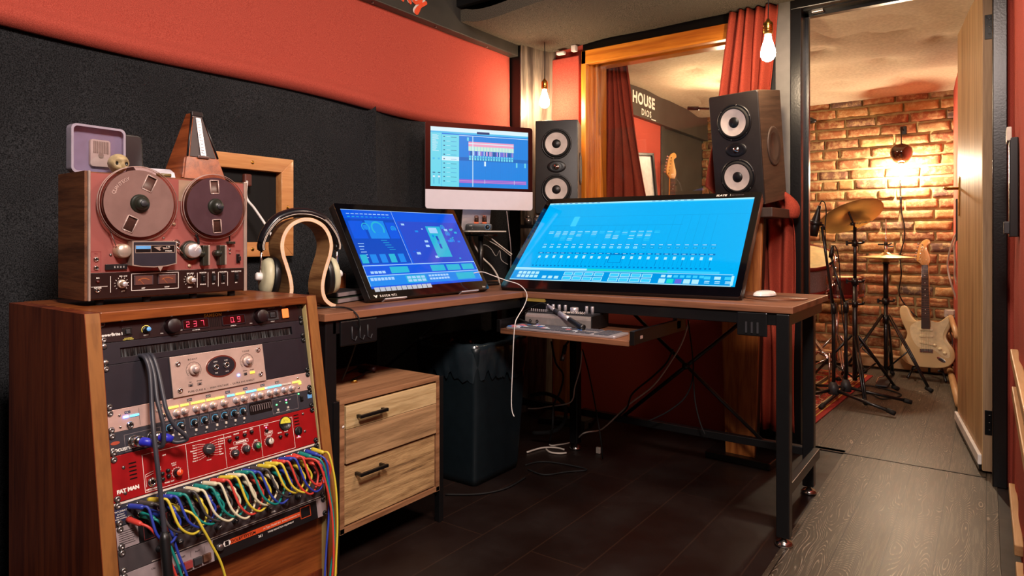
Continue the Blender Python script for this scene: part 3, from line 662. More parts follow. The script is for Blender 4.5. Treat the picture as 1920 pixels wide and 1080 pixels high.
# 3  blank panel with silver direct box
o = unit(2, 2, 'plain black blanking panel around the champagne silver box', 'blanking_panel', 'rack panel'); plate(o, 2, PURP, .02)
o = thing('preamp_box', 'champagne silver box with two knobs and a black oval bolted into the rack', 'rack device', RM(-2*U-.001), RU)
b = B(); b.span((.132, -.088, .0035), (.3545, -.001, .0075), SILV, .0008); b.span((.14, -.08, -.1), (.34, -.005, .0035), STEEL); b.build('faceplate', o)
b = B(); zz = .0078; BP = plain('black_print', '#1a1214', .6); yo = .0899
for x, s, s2 in ((.181, 'BOOST', 'GAIN'), (.309, 'TONE', 'FLAT')):
    b.text(s, .0052, x, -.1036+yo, zz, BP, 'CENTER', spacing=1.4); b.ring((x, -.125+yo), .0165, .0172, zz, BP, -.7, 3.9)
    for i in range(9): a = -.4+i*.5; b.line(x+.0135*math.cos(a), -.125+yo+.0135*math.sin(a), x+.0155*math.cos(a), -.125+yo+.0155*math.sin(a), zz, .0006, BP)
b.text('PURE CLASS A  -  HIGH VOLTAGE  -  ULTRA FIVE DIRECT', .0055, .2435, -.1725+yo, zz, BP, 'CENTER', spacing=1.15)
b.text('PAD', .0028, .171, -.1515+yo, zz, BP, 'CENTER'); b.text('GROUND', .0028, .191, -.1515+yo, zz, BP, 'CENTER'); b.text('SPEAKER', .0028, .302, -.1475+yo, zz, BP, 'CENTER'); b.text('POWER', .0028, .3195, -.1475+yo, zz, BP, 'CENTER')
b.build('printed_lettering', o)
b = B(); E_ = [(.0325*math.cos(2*PI*i/36), .0215*math.sin(2*PI*i/36)) for i in range(36)]
b.T = TR(.2445, -.127+yo, 0); b.prism([(x*1.12, y*1.14) for x, y in E_], .0075, .0085, CHROME); b.prism(E_, .0084, .0092, PURP)
b.text('INPUT', .0033, -.013, .0105, .0094, WSCREEN, 'CENTER'); b.text('THRU', .0033, .012, .0105, .0094, WSCREEN, 'CENTER'); b.text('HI Z', .0033, -.013, -.0145, .0094, WSCREEN, 'CENTER'); b.text('LO Z', .0033, .012, -.0145, .0094, WSCREEN, 'CENTER'); b.build('oval_plate', o)
jack(o, .2315, -.1275+yo, z=.0092); jack(o, .2565, -.1265+yo, z=.0092)
for x in (.181, .309): knob(o, x, -.125+yo, .0072, .015, ALU, PINKS, 'knob', (.0115, .006, SILV), z=.0075)
for x, y in ((.1476, -.107), (.147, -.1638), (.3407, -.1025), (.3406, -.160)):
    b = B(); b.lathe([(.0055, 0), (.0055, .003), (.003, .0055), (.0018, .003), (0, .003)], CHROME, 16, TR(x, y+yo, .0075)); b.build('bolt', o)
for x in (.171, .191): b = B(); b.outline(x-.005, -.1605+yo, x+.005, -.1545+yo, .0078, .0006, BP); b.span((x-.003, -.159+yo, .0075), (x+.003, -.156+yo, .0095), PLG, .0005); b.build('slide_switch', o)
b = B(); b.outline(.298, -.157+yo, .306, -.1512+yo, .0078, .0006, BP); b.span((.2995, -.1562+yo, .0075), (.3045, -.152+yo, .0095), PLG); b.build('slide_switch', o)
b = B(); b.lathe([(.0028, 0), (.0026, .002), (0, .003)], BLUELED, 12, TR(.2845, -.154+yo, .0075)); b.build('indicator_light', o, 'blue indicator light')
b = B(); b.span((.314, -.156+yo, .0075), (.3255, -.1505+yo, .0095), glow('amber_lamp', (1, .5, .06), 2.2), .0005); b.build('power_lamp', o, 'glowing amber power lamp')

# 4  eight channel silver preamp
o = unit(4, 1, 'long rose silver eight channel preamp with rows of blue and yellow lit buttons', 'channel_preamp'); plate(o, 1, PINKS)
b = B()
for i, x in enumerate((.040, .1038, .1675, .2099-.0, .256, .300, .345, .385)):
    b.rect(x-.0055, -.0125, x+.0055, -.0072, .0033, NAVY if i in (0, 4, 5, 6) else PLG); b.text('CH %d' % (i+1), .0038, x, -.0113, .0035, WSCREEN, 'CENTER')
b.line(.062, -.005, .062, -.04, .0033, .0005, BP); b.build('printed_lettering', o)
cols = []
for x, n, m in ((.034, 2, BLUELED), (.046, 4, BLUEL2), (.0975, 3, CREAMB), (.118, 6, YELLED), (.149, 4, YELLED), (.172, 7, YELLED), (.207, 4, YELLED), (.2265, 5, YELLED), (.256, 4, BLUEL2), (.277, 5, YELLED), (.303, 6, BLUEL2), (.333, 6, YELLED), (.351, 4, BLUEL2), (.3665, 7, BLUEL2), (.398, 6, CREAMB), (.430, 5, YELLED)):
    for i in range(n): cols.append((x+i*.0044, m))
b_groups = {}
for i, (x, m) in enumerate(cols):
    b = B(); s = .0021 if m is not BLUELED else .0024; b.span((x-s, -.0205, .003), (x+s, -.0162, .0052), m, .0005); b.build('lit_button' if m is not CREAMB else 'push_button', o)
for i, x in enumerate((.0425, .1079)): jack(o, x, -.036 if i == 0 else -.0335)
for x in (.1362, .1528, .1786, .1975, .218, .2433, .2732, .2922, .3177, .3365, .3601, .3787, .4008, .4214):
    knob(o, x, -.0315, .0062, .0125, ALU, PINKS, 'knob', (.0075, .002))
for x, y in ((.0245, -.013), (.0245, -.036), (.444, -.010), (.444, -.034)): b = B(); b.lathe([(.003, 0), (.002, .002), (0, .002)], CHROME, 12, TR(x, y, .003)); b.build('small_screw', o)
b = B(); b.span((.4455, -.026, .003), (.4515, -.019, .0055), YELLED, .0005); b.build('power_lamp', o, 'glowing yellow power lamp')

# 5  blue-ringed preamp
o = unit(5, 1, 'slate grey channel strip with blue ringed knobs and green lights above the crimson device', 'channel_strip'); plate(o, 1, FOCP)
b = B(); z = .0034; dy = 5*U
b.text('Focusrite', .0125, .0035, -.262+dy+.002, z, WSCREEN, bold=.0002, spacing=.95); b.prism([(.0125+.0085*math.cos(i*PI/10), -.2425+dy+.0035*math.sin(i*PI/10)) for i in range(20)], .003, .0036, plain('rust_badge', '#a04632', .4))
def rbox(x0, y0, x1, y1, w=.0006, m=WSCREEN): b.outline(x0, y0, x1, y1, z, w, m)
rbox(.0297, -.2635+dy, .101, -.2305+dy, .0006, GREYL); rbox(.3645, -.261+dy, .437, -.2262+dy, .0006, GREYL)
FKX = (.1195, .143, .1727, .196, .2204, .2428, .2661, .2879)
for x in FKX:
    rbox(x-.0098, -.2475+dy, x+.0098, -.2262+dy, .0005, GREYL); b.ring((x, -.2375+dy), .0066, .0076, z+.0002, plain('blue_ring', '#4fb2e6', .5) if 'blue_ring' not in MATS else MATS['blue_ring'], -.7, 3.8)
    b.text('GAIN' if x < .15 else 'EQ', .0026, x, -.2635+dy, z, WSCREEN, 'CENTER')
for x in (.378, .406): b.text('LATCH', .003, x, -.2598+dy, z, WSCREEN, 'CENTER'); b.text('OUT', .0026, x+.006, -.2355+dy, z, WSCREEN)
b.prism(rrect(.060, .0265, .004, 3, .3345, -.2375+dy), .003, .0036, BLK)
for i in range(9):
    x = .3105+i*.006; b.ring((x, -.2325+dy), .0022, .0028, .0039, GREYL, 0, PI, 10); b.ring((x+.003, -.2425+dy), .0022-.0016, .0028-.0016+.0, .0039, GREYL, PI, 2*PI, 10); b.line(x+.0025, -.2325+dy, x+.0025, -.2425+dy, .0039, .0007, GREYL); b.line(x-.0025, -.2325+dy, x-.0025, -.2425+dy, .0039, .0007, GREYL)
b.rect(.4665, -.243+dy, .4795, -.233+dy, z, BLUEC); b.build('printed_lettering', o)
for x in FKX: knob(o, x, -.2375+dy, .0052, .011, PLB, PLG, 'knob', ptr=WSCREEN, ang=R_.uniform(-2, 2))
for x in (.1145, .1245, .138, .150, .1745, .1985, .2225, .244, .2665, .2885):
    b = B(); b.span((x-.0023, -.256+dy-.0005, .003), (x+.0023, -.2512+dy, .006), CREAMB, .0006); b.build('push_button', o)
for x in (.378, .406): b = B(); b.span((x-.0025, -.2555+dy, .003), (x+.0025, -.2505+dy, .006), CREAMB, .0006); b.build('push_button', o)
for x, y, m in ((.3765, -.2405, GRLED), (.404, -.2405, GRLED), (.404, -.2345, PKLED), (.441, -.2265, GRLED)):
    b = B(); b.lathe([(.0019, 0), (.0017, .0015), (0, .002)], m, 10, TR(x, y+dy, .003)); b.build('indicator_light', o)
b = B(); b.span((.4435, -.246+dy, .003), (.4525, -.2325+dy, .0055), BLK, .001); b.span((.4455, -.2445+dy, .0055), (.4505, -.234+dy, .0078), PLB, .001); b.build('rocker_switch', o)
b = B(); b.lathe([(.0125, 0), (.0125, .002), (.0105, .003), (.0105, .0005), (0, .0005)], CHROME, 24, TR(.0475, -.2475+dy, .003)); b.build('socket', o); b = B(); b.lathe([(.0125, 0), (.0125, .002), (.0105, .003), (.0105, .0005), (0, .0005)], CHROME, 24, TR(.0845, -.2475+dy, .003)); b.build('socket', o)

# 6  crimson compressor, two units high
o = unit(6, 2, 'crimson red valve compressor with white printed panels and a yellow meter', 'valve_compressor'); plate(o, 2, REDP)
b = B(); z = .0034; dy = 6*U
def Lr(x0, y0, x1, y1): b.outline(x0, y0+dy, x1, y1+dy, z, .0009, WSCREEN)
Lr(.0595, -.3525, .1495, -.2775); Lr(.1488, -.3525, .2360, -.2775); Lr(.2352, -.3525, .3255, -.2775); Lr(.3247, -.3525, .4145, -.2775)
b.text('FAT MAN', .0098, .0285, -.3395+dy, z, WSCREEN, 'CENTER', bold=.0006)
b.text('INSTRUMENT', .0038, .0735, -.3495+dy, z, WSCREEN, 'CENTER', bold=.0002); b.text('INPUT', .0038, .121, -.3115+dy, z, WSCREEN, 'CENTER'); b.text('GAIN', .0038, .121, -.3155+dy, z, WSCREEN, 'CENTER')
for x, y, s in ((.0895, -.290, 'MIC'), (.103, -.290, 'LINE'), (.0905, -.3125, 'INST'), (.0905, -.3165, 'LINE'), (.104, -.346, 'PHASE'), (.115, -.346, 'CUT'), (.246, -.2875, 'ATTACK'), (.2655, -.285, 'RELEASE'), (.287, -.2855, 'KNEE'), (.304, -.283, 'LIMIT'), (.2555, -.3135, 'THRESHOLD'), (.284, -.3118, 'RATIO'), (.312, -.310, 'GAIN'), (.3475, -.3085, 'OUTPUT'), (.376, -.3085, 'METER'), (.394, -.3085, 'HOLD'), (.342, -.2832, 'GR ON'), (.427, -.3315, 'POWER')):
    b.text(s, .0036, x, y+dy, z, WSCREEN, 'CENTER', bold=.00012)
for x, y, s in ((.275, -.3035, 'COMPRESSOR'), (.347, -.3, 'OUTPUT')): b.text(s, .0042, x, y+dy-.0015, z, WSCREEN, 'CENTER', bold=.0003); w = len(s)*.0018; b.outline(x-w, y+dy-.004, x+w, y+dy+.0035, z, .0006, WSCREEN)
b.line(.063, -.3425+dy, .063, -.318+dy, z, .0007, WSCREEN); b.line(.063, -.318+dy, .079, -.3145+dy, z, .0007, WSCREEN); b.line(.063, -.3225+dy, .079, -.319+dy, z, .0007, WSCREEN)
for i in range(15):   # programme selector: radiating names
    s = -1 if i < 7 else 1; k = i if i < 7 else i-8
    if i == 7: b.text('Manual', .0036, .1965, -.3245+dy, z, WSCREEN, 'CENTER'); b.line(.1965, -.3195+dy, .1965, -.3145+dy, z, .0006, WSCREEN); continue
    yy = -.2855-k*.0054; a = 1.15-k*.42; x1, y1 = .1965+s*.0125*math.cos(a), -.3+.0125*math.sin(a)
    b.line(x1, y1+dy, .1965+s*.0195, yy+dy, z, .0005, WSCREEN); b.line(.1965+s*.0195, yy+dy, .1965+s*.0235, yy+dy, z, .0005, WSCREEN)
    b.text(('Vox 1', 'Vox 2', 'Keyboard', 'Guitar', 'Bass 1', 'Bass 2', 'Drum 1')[k] if s < 0 else ('Ac Guitar 1', 'El Guitar 2', 'El Guitar 3', 'Kick', 'Snare', 'Mix', 'Squash')[k], .0036, .1965+s*.0245, yy+dy-.0012, z, WSCREEN, 'RIGHT' if s < 0 else 'LEFT', bold=.0001)
for (x, y, r) in ((.1255, -.3305, .0088), (.2560, -.3245, .0088), (.2839, -.3220, .0088), (.3115, -.3215, .0088), (.3445, -.3195, .0092)):
    b.ring((x, y+dy), r+.0008, r+.0013, z, WSCREEN, -.8, 4.0)
    for i in range(11): a = -.8+4.8*i/10; b.line(x+(r+.001)*math.cos(a), y+dy+(r+.001)*math.sin(a), x+(r+.003)*math.cos(a), y+dy+(r+.003)*math.sin(a), z, .0007, WSCREEN)
for i in range(5):
    for x in (.0405, .4265): b.span((x-.007, -.2895-i*.0075+dy+.0075*(x > .4)*1.6, .0026), (x+.007, -.2868-i*.0075+dy+.0075*(x > .4)*1.6, .0033), BLK)
b.build('printed_lettering', o)
knob(o, .1255, -.3305+dy, .0078, .013, PLB, plain('orange_cap', '#e04a22', .4), 'input_knob', ptr=WSCREEN, ang=0)
knob(o, .1965, -.300+dy, .0115, .013, PLG, None, 'programme_knob', ptr=WSCREEN, ang=1.2)
knob(o, .2560, -.3245+dy, .0078, .011, PLG, None, 'knob', ptr=WSCREEN, ang=1.5); knob(o, .2839, -.322+dy, .0078, .011, PLG, None, 'knob', ptr=WSCREEN, ang=-.3)
knob(o, .3115, -.3215+dy, .0078, .011, PLG, plain('green_cap', '#1f7a48', .4), 'knob', lab='knob with green cap', ptr=WSCREEN, ang=.5); knob(o, .3445, -.3195+dy, .0082, .011, PLG, CREAMB, 'output_knob', ptr=PLB, ang=0)
jack(o, .0746, -.3355+dy, .0062)
for x, y in ((.095, -.3245), (.107, -.3215), (.095, -.3355), (.107, -.3325), (.247, -.294), (.2655, -.2925), (.2845, -.2905), (.3025, -.288), (.341, -.2935), (.3755, -.3165), (.3925, -.315)):
    b = B(); b.lathe([(.0038, 0), (.0038, .005), (.003, .0065), (0, .0065)], PLB, 14, TR(x, y+dy, .003)); b.build('push_button', o)
b = B(); b.lathe([(.0165, 0), (.0165, .003), (.015, .004), (.015, .0015), (0, .0015)], PLB, 32, TR(.3935, -.2885+dy, .003)); f = b.build('meter', o)
b = B(); c = (.3935, -.2885+dy)
b.raw([(c[0]+.0148*math.cos(PI*i/18-.12), c[1]+.0148*math.sin(PI*i/18-.12), .0052) for i in range(19)], [tuple(range(19))], VUL)
b.ring(c, .0075, .008, .0055, BP, .5, 2.6, 14); b.line(c[0], c[1]-.002, c[0]-.004, c[1]+.011, .0056, .0005, BP); b.build('meter_face', f, 'glowing yellow upper half')
b = B(); b.lathe([(.0105, 0), (.0105, .003), (.0085, .004), (0, .0045)], PLB, 24, TR(.4273, -.3145+dy, .003)); b.span((.4255, -.3195+dy, .007), (.4291, -.3095+dy, .0095), PLG, .001); b.build('power_switch', o)
for x, y in ((.342, -.287), (.427, -.3275)): b = B(); b.lathe([(.0016, 0), (.0014, .0015), (0, .002)], PKLED, 10, TR(x, y+dy, .003)); b.build('indicator_light', o)
for x, y in ((.0237, -.2925), (.0229, -.3417), (.4467, -.277), (.4467, -.32)): b = B(); b.lathe([(.0035, 0), (.0025, .002), (0, .0015)], SCREW, 12, TR(x, y+dy, .003)); b.build('small_screw', o)

# 7  patch bay
o = unit(8, 1, 'dark patch bay crowded with coloured patch cables below the crimson device', 'patch_bay'); plate(o, 1, FOCP)
b = B(); b.rect(0, -.0045, .4826, -.0006, .0033, CREAMB); b.rect(.0, -.036, .022, -.012, .0033, NAVY); b.text('PATCHBAY', .0046, .011, -.0185, .0036, WSCREEN, 'CENTER')
for i, s in enumerate(('48 POINT', 'BALANCED', 'HALF NORMAL')): b.text(s, .0032, .011, -.0235-i*.0042, .0036, WSCREEN, 'CENTER')
b.build('printed_lettering', o)
JX = [.027+i*.01885 for i in range(24)]
for x in JX:
    for y in (-.0125, -.0345): b = B(); b.lathe([(.0052, 0), (.0052, .0015), (.0033, .0015), (.0033, -.002)], CHROME, 10, TR(x, y, .003), cap=False); b.build('jack_socket', o)
# 8  row of small modules with red lined cells
o = unit(9, 1, 'black device with red lined cells and a grey printed plate behind the hanging patch cables', 'module_device'); plate(o, 1, PLB)
b = B(); b.rect(.0, -.043, .040, -.001, .0033, GREYL)
for i in range(7): b.rect(.004, -.012-i*.004, .035-R_.random()*.006, -.0108-i*.004, .0035, BP)
RP = plain('red_print', '#8a3030', .6)
for i in range(9):
    b.outline(.05+i*.0465, -.0415, .05+(i+1)*.0465-.001, -.003, .0034, .0006, RP); b.text('%d' % (i+1), .005, .054+i*.0465, -.0105, .0035, WSCREEN)
b.build('printed_lettering', o)
for i in range(9):
    for k in range(2): knob(o, .062+i*.0465+k*.02, -.024, .0045, .009, PLB, RP if (i+k) % 2 else PLG, 'knob')
b = B(); b.lathe([(.0016, 0), (.0014, .0015), (0, .002)], GRLED, 10, TR(.043, -.006, .003)); b.build('indicator_light', o)
# 9  gunmetal strip
o = unit(10, 1, 'gunmetal grey device with small black knobs under the patch cables', 'filter_device'); plate(o, 1, GUN)
for i in range(10): knob(o, .075+i*.041, -.022, .006, .011, PLG, None, 'knob', ptr=WSCREEN, ang=R_.uniform(-2, 2))
b = B(); b.rect(.06, -.0415, .47, -.0405, .0033, CREAMB); b.text('LEVEL', .0045, .33, -.036, .0034, WSCREEN); b.build('printed_lettering', o)
# 10  bottom unit: buttons left, black and orange plate right
o = unit(11, 1, 'lowest rack device with a black plate striped orange on its right half', 'noise_reduction_unit'); plate(o, 1, GREYL)
b = B(); z = .0034
b.span((.186, -U+.001, .003), (.4535, -.001, .0045), PLB, .0005); b.rect(.2235, -.0235, .405, -.0125, .0048, plain('orange_stripe', '#c9481c', .5) if 'orange_stripe' not in MATS else MATS['orange_stripe'])
b.outline(.405, -.031, .4345, -.005, .0048, .0014, MATS['orange_stripe']); b.outline(.2095, -.0235, .2225, -.0125, .0048, .0007, WSCREEN)
for s in (-1, 1): b.raw([(.216+s*.0045+s*.0045*math.cos(PI/2+i*PI/10)*-1*1, -.018+.0045*math.sin(PI/2+i*PI/10)*1, .005) for i in range(11)], [tuple(range(11))], WSCREEN)
b.text('DOLBY SYSTEM', .0086, .226, -.0212, .005, PLB, bold=.0001); b.text('A-Type Model 361', .006, .305, -.020, .005, CREAMB); b.text('Dolby Laboratories Inc', .0052, .403, -.0195, .005, CREAMB, 'RIGHT'); b.text('NOISE REDUCTION EQUIPMENT', .0048, .315, -.031, .005, WSCREEN)
b.text('361', .008, .302, -.0335, .005, WSCREEN, 'RIGHT')
for i in range(4): b.text(('CAL', 'NR', 'REC', 'PLAY')[i], .0045, .062+i*.03, -.012, z, BP, 'CENTER'); b.line(.077+i*.03, -.006, .077+i*.03, -.018, z, .0005, BP)
b.build('printed_lettering', o)
for i, m in enumerate((NAVY, RP, PLG, plain('brown_button', '#5a3a2a', .5))): b = B(); b.span((.10+i*.02, -.037, .003), (.117+i*.02, -.022, .010), m, .001); b.build('push_button', o)
knob(o, .1985, -.020, .0075, .010, SCREW, None, 'thumb_screw')
# ---- patch cables
PC = dict(yellow='#cdb938', blue='#26399a', teal='#0b7a72', red='#c23a30', white='#cfc6a8', grey='#3c3838')
PM = {k: plain('patch_'+k, v, .45, var=.05) for k, v in PC.items()}
NM = dict(grey='dark grey', white='off-white')
BM = RM(-8*U)
def boot(b, x, y, d, m, L=.030):
    d = Vector(d).normalized(); p = Vector((x, y, .004))
    b.tube([p, p+d*.006, p+d*L*.7, p+d*L, p+d*(L+.006)], .0, m, 10, rfun=lambda q: .0056 if q < .5 else (.0052 if q < .8 else .0034)); return p+d*(L+.003)
top = 'blue grey yellow blue teal grey white teal white red yellow white teal blue grey yellow yellow red blue red red teal blue yellow'.split()
ORD = 'first second third fourth fifth sixth seventh eighth ninth tenth eleventh twelfth thirteenth fourteenth fifteenth sixteenth seventeenth eighteenth nineteenth twentieth twenty-first twenty-second twenty-third last'.split()
PG = 'patch cables on the rack'
def cable(label, name, build):
    o = thing(name, label, 'cable', BM, PG); build(o); return o
low_used = set()
for i, c in enumerate(top):
    j = i+4 if i % 2 == 0 else i+5
    if i >= 20: continue
    j = min(j, 23)
    while j in low_used and j < 23: j += 1
    low_used.add(j)
    x0, x1 = JX[i], JX[j]; m = PM[c]
    o = thing('patch_cable', '%s patch cable looping down from the %s socket of the patch bay' % (NM.get(c, c), ORD[i]), 'cable', BM, PG)
    b = B(); p = boot(b, x0, -.0125, (.35, -.12+R_.uniform(-.1, .1), 1), m); b.build('plug_boot', o)
    b = B(); q = boot(b, x1, -.0345, (-.10, -.35, 1), m, .024); b.build('plug_boot', o)
    sg = .055+R_.uniform(0, .022); b = B()
    mid = [p, p+Vector((.008, -.006, .008)), Vector((x0+(x1-x0)*.33, -.035-sg*.55, .052)), Vector((x0+(x1-x0)*.62, -.03-sg, .048+R_.uniform(-.004, .006))), Vector((x0+(x1-x0)*.88, -.030-sg*.92, .040)), Vector((x1+.004, -.045-sg*.35, .036)), q+Vector((0, -.006, .006)), q]
    b.tube(mid, .0026, m, 8, spl=6); b.build('cord', o)
def hang(label, c, x, y, pts, r=.0026):
    o = thing('patch_cable', label, 'cable', BM, 'long hanging patch cables'); m = PM[c]
    b = B(); p = boot(b, x, y, (.3, -.35, 1), m); b.build('plug_boot', o)
    b = B(); b.tube([p]+[Vector(q) for q in pts], r, m, 8, spl=7); b.build('cord', o)
hang('red patch cable hanging steeply from the left end of the patch bay', 'red', JX[0]-.004, -.036, [(.045, -.06, .045), (.065, -.10, .045), (.085, -.16, .04), (.10, -.22, .03), (.105, -.30, .03)])
hang('teal patch cable hanging beside the red one from the left end of the patch bay', 'teal', JX[1]+.002, -.0345, [(.068, -.06, .04), (.082, -.11, .04), (.098, -.17, .038), (.112, -.24, .03), (.116, -.31, .03)])
hang('blue patch cable hanging steeply behind the teal one at the left of the patch bay', 'blue', JX[2], -.0345, [(.088, -.075, .03), (.10, -.13, .03), (.112, -.18, .032), (.122, -.25, .03), (.126, -.31, .03)])
hang('yellow patch cable falling in front of the silver buttons of the lowest device', 'yellow', JX[4], -.0345, [(.128, -.06, .05), (.142, -.095, .055), (.158, -.13, .05), (.178, -.18, .045), (.19, -.25, .04), (.19, -.32, .04)])
hang('yellow patch cable hanging from the right end of the patch bay to the floor', 'yellow', JX[23], -.0125, [(.474, -.03, .05), (.478, -.10, .055), (.466, -.19, .06), (.447, -.28, .06), (.43, -.36, .06), (.42, -.44, .06)])
hang('blue patch cable hanging from the right end of the patch bay beside the teal one', 'blue', JX[22], -.0125, [(.462, -.04, .05), (.464, -.09, .05), (.455, -.17, .045), (.437, -.24, .045), (.415, -.32, .05), (.40, -.42, .05)])
hang('teal patch cable hanging from the right end of the patch bay', 'teal', JX[21], -.0125, [(.447, -.04, .055), (.457, -.10, .055), (.460, -.18, .055), (.452, -.24, .055), (.435, -.30, .05), (.41, -.42, .05)])
hang('red patch cable hanging from the right end of the patch bay past the orange square', 'red', JX[20], -.0125, [(.432, -.035, .058), (.444, -.09, .064), (.450, -.17, .064), (.440, -.26, .064), (.422, -.34, .06), (.408, -.42, .06)])
hang('short red patch cable curling at the right edge of the patch bay', 'red', JX[23]-.006, -.0345, [(.468, -.042, .045), (.474, -.06, .05), (.470, -.078, .045), (.455, -.092, .04), (.44, -.09, .035)])
# ---- thick grey cables from the brush panel
o = thing('microphone_cable', 'thick dark cable hanging from the brush panel to the foot of the rack', 'cable', RM(0), 'grey cables out of the brush panel')
b = B(); b.tube([(.074, -.078, -.002), (.076, -.085, .02), (.078, -.12, .03), (.070, -.19, .042), (.063, -.24, .055), (.061, -.32, .062), (.062, -.41, .062), (.062, -.46, .06), (.062, -.49, .06)], .0046, plain('grey_cable', '#34343c', .45), 10, spl=6); b.build('cord', o)
b = B(); b.tube([(.062, -.425, .06), (.062, -.44, .06), (.062, -.51, .06), (.062, -.53, .06)], .009, PLB, 12, rfun=lambda q: .006 if q < .3 else .0095); b.build('plug', o)
BLX = plain('blue_plug_ring', '#2b2fb8', .4)
for k, (x0, xe, lab) in enumerate(((.083, .0475, 'thick grey cable ending in the left blue and silver plug'), (.092, .0845, 'thick grey cable ending in the right blue plug'))):
    o = thing('microphone_cable', lab, 'cable', RM(0), 'grey cables out of the brush panel')
    b = B(); b.tube([(x0, -.078, -.002), (x0, -.085, .02), (x0+.002, -.12, .032), (x0-.003+k*.004, -.17, .045), (x0-.002+k*.004, -.2, .052), (x0+.0+k*.012, -.23, .055), (xe+.034+k*.012, -.262, .05), (xe+.030, -.2665, .04), (xe+.018, -.258, .034)], .0042, MATS['grey_cable'], 10, spl=6); b.build('cord', o)
    b = B(); b.tube([(xe, -.2475, .003), (xe, -.2475, .02), (xe+.003, -.249, .028)], .0105, CHROME, 16); b.tube([(xe+.002, -.2485, .022), (xe+.012, -.2525, .033), (xe+.022, -.259, .036)], .0098, BLX, 14, r2=.007); b.build('plug', o)

# ================================================================ THINGS ON THE RACK
DM = axes((-1.5716, .6145, .816), (.0206, .9998, 0), (0, 0, 1), (.9998, -.0206, 0))
DH = .012   # feet
o = thing('tape_deck', 'walnut cased reel-to-reel tape deck with a pink metal front on top of the rack', 'tape deck', DM)
PKP = plain('copper_pink_panel', '#b06a63', .32, metal=.45, var=.1, vs=5); BRNP = plain('dark_brown_panel', '#21100e', .35); TRIM = plain('silver_trim', '#b8a79a', .35, metal=.5)
GOLDP = plain('pale_gold_panel', '#b79b83', .35, metal=.45); OLIVE = plain('olive_black_knob', '#23241c', .4)
Wd, Hd = .3692, .2818
b = B(); b.span((-.005, DH, -.15), (.004, DH+Hd, -.002), DECKW, .001); b.span((Wd-.004, DH, -.15), (Wd+.005, DH+Hd, -.002), DECKW, .001); b.span((.004, DH+Hd-.012, -.15), (Wd-.004, DH+Hd-.001, -.004), DECKW); b.span((.004, DH+.001, -.15), (Wd-.004, DH+.012, -.004), DECKW); b.span((.0, DH, -.15), (Wd, DH+Hd-.001, -.145), BLK); b.build('case', o)
b = B(); b.span((.004, DH+.058, -.006), (Wd-.004, DH+Hd-.004, 0), PKP); b.span((.195, DH+.225, 0), (.262, DH+Hd-.006, .0006), GOLDP); b.build('front_panel', o)
b = B(); b.span((.0, DH, -.004), (.0045, DH+Hd, .005), TRIM, .001); b.build('side_trim', o); b = B(); b.span((Wd-.0075, DH, -.004), (Wd, DH+Hd, .005), TRIM, .001); b.build('side_trim', o)
b = B(); b.span((.0045, DH+.004, -.006), (Wd-.0075, DH+.0605, .004), BRNP, .001); b.build('control_panel', o)
for x in (.03, .13, .24, .34): b = B(); b.cyl((x, 0.0, -.02), .008, DH, RUB, 12, T=TR(0, 0, 0)); b.bm.free(); b = B(); b.T = RX(-PI/2); b.cyl((x, .02, 0), .009, DH, RUB, 12); b.build('foot', o)
b = B(); z = .0043
for x in (.044, .2385, .2655, .292, .3165): b.line(x, DH+.016, x, DH+.052, z, .0009, WSCREEN)
b.outline(.0868, DH+.017, .1932, DH+.056, z, .0012, WSCREEN); b.line(.0055, DH+.030, .038, DH+.0305, z, .0008, WSCREEN)
for x, y, s in ((.0185, .048, 'REC'), (.0185, .0265, 'PHONES'), (.070, .050, 'MIC  LINE'), (.221, .050, 'MIC  LINE'), (.113, .0205, 'LEFT'), (.166, .0205, 'RIGHT'), (.2525, .0505, 'MONITOR'), (.2795, .0505, 'REC'), (.3045, .0505, 'EQUALIZER'), (.340, .0505, 'TAPE SELECTOR'), (.2525, .022, 'SOURCE'), (.2795, .022, 'OFF'), (.3045, .022, '3 3/4'), (.340, .022, 'SRT'), (.070, .0165, 'LEFT'), (.221, .0165, 'RIGHT')):
    b.text(s, .0038, x, DH+y, z, WSCREEN, 'CENTER', bold=.0001)
for cx, cy in ((.0665, .034), (.2205, .0355)):
    for i in range(11): a = -.75+4.65*i/10; b.line(cx+.0125*math.cos(a), DH+cy+.0125*math.sin(a), cx+.0155*math.cos(a), DH+cy+.0155*math.sin(a), z, .0008, WSCREEN)
b.outline(.0062, DH+.064, .0265, DH+.107, .0006, .0008, RP); b.outline(.0065+.334, DH+.064+.004, .353, DH+.106, .0006, .0008, RP); b.outline(.207+.005, DH+.064, .2285, DH+.0775, .0006, .0007, RP); b.outline(.174, DH+.160, .193, DH+.181, .0006, .0007, RP)
b.text('MIC', .0035, .0165, DH+.101, .0006, RP, 'CENTER'); b.text('CUE', .0035, .331, DH+.139, .0006, RP, 'CENTER'); b.text('FWD   REV', .0035, .276, DH+.1225, .0006, RP, 'CENTER'); b.text('POWER', .0032, .3465, DH+.1015, .0006, RP, 'CENTER')
b.rect(.255, DH+.1235, .2725, DH+.125, .0006, RP); b.rect(.2845, DH+.1235, .302, DH+.125, .0006, RP); b.build('printed_lettering', o)
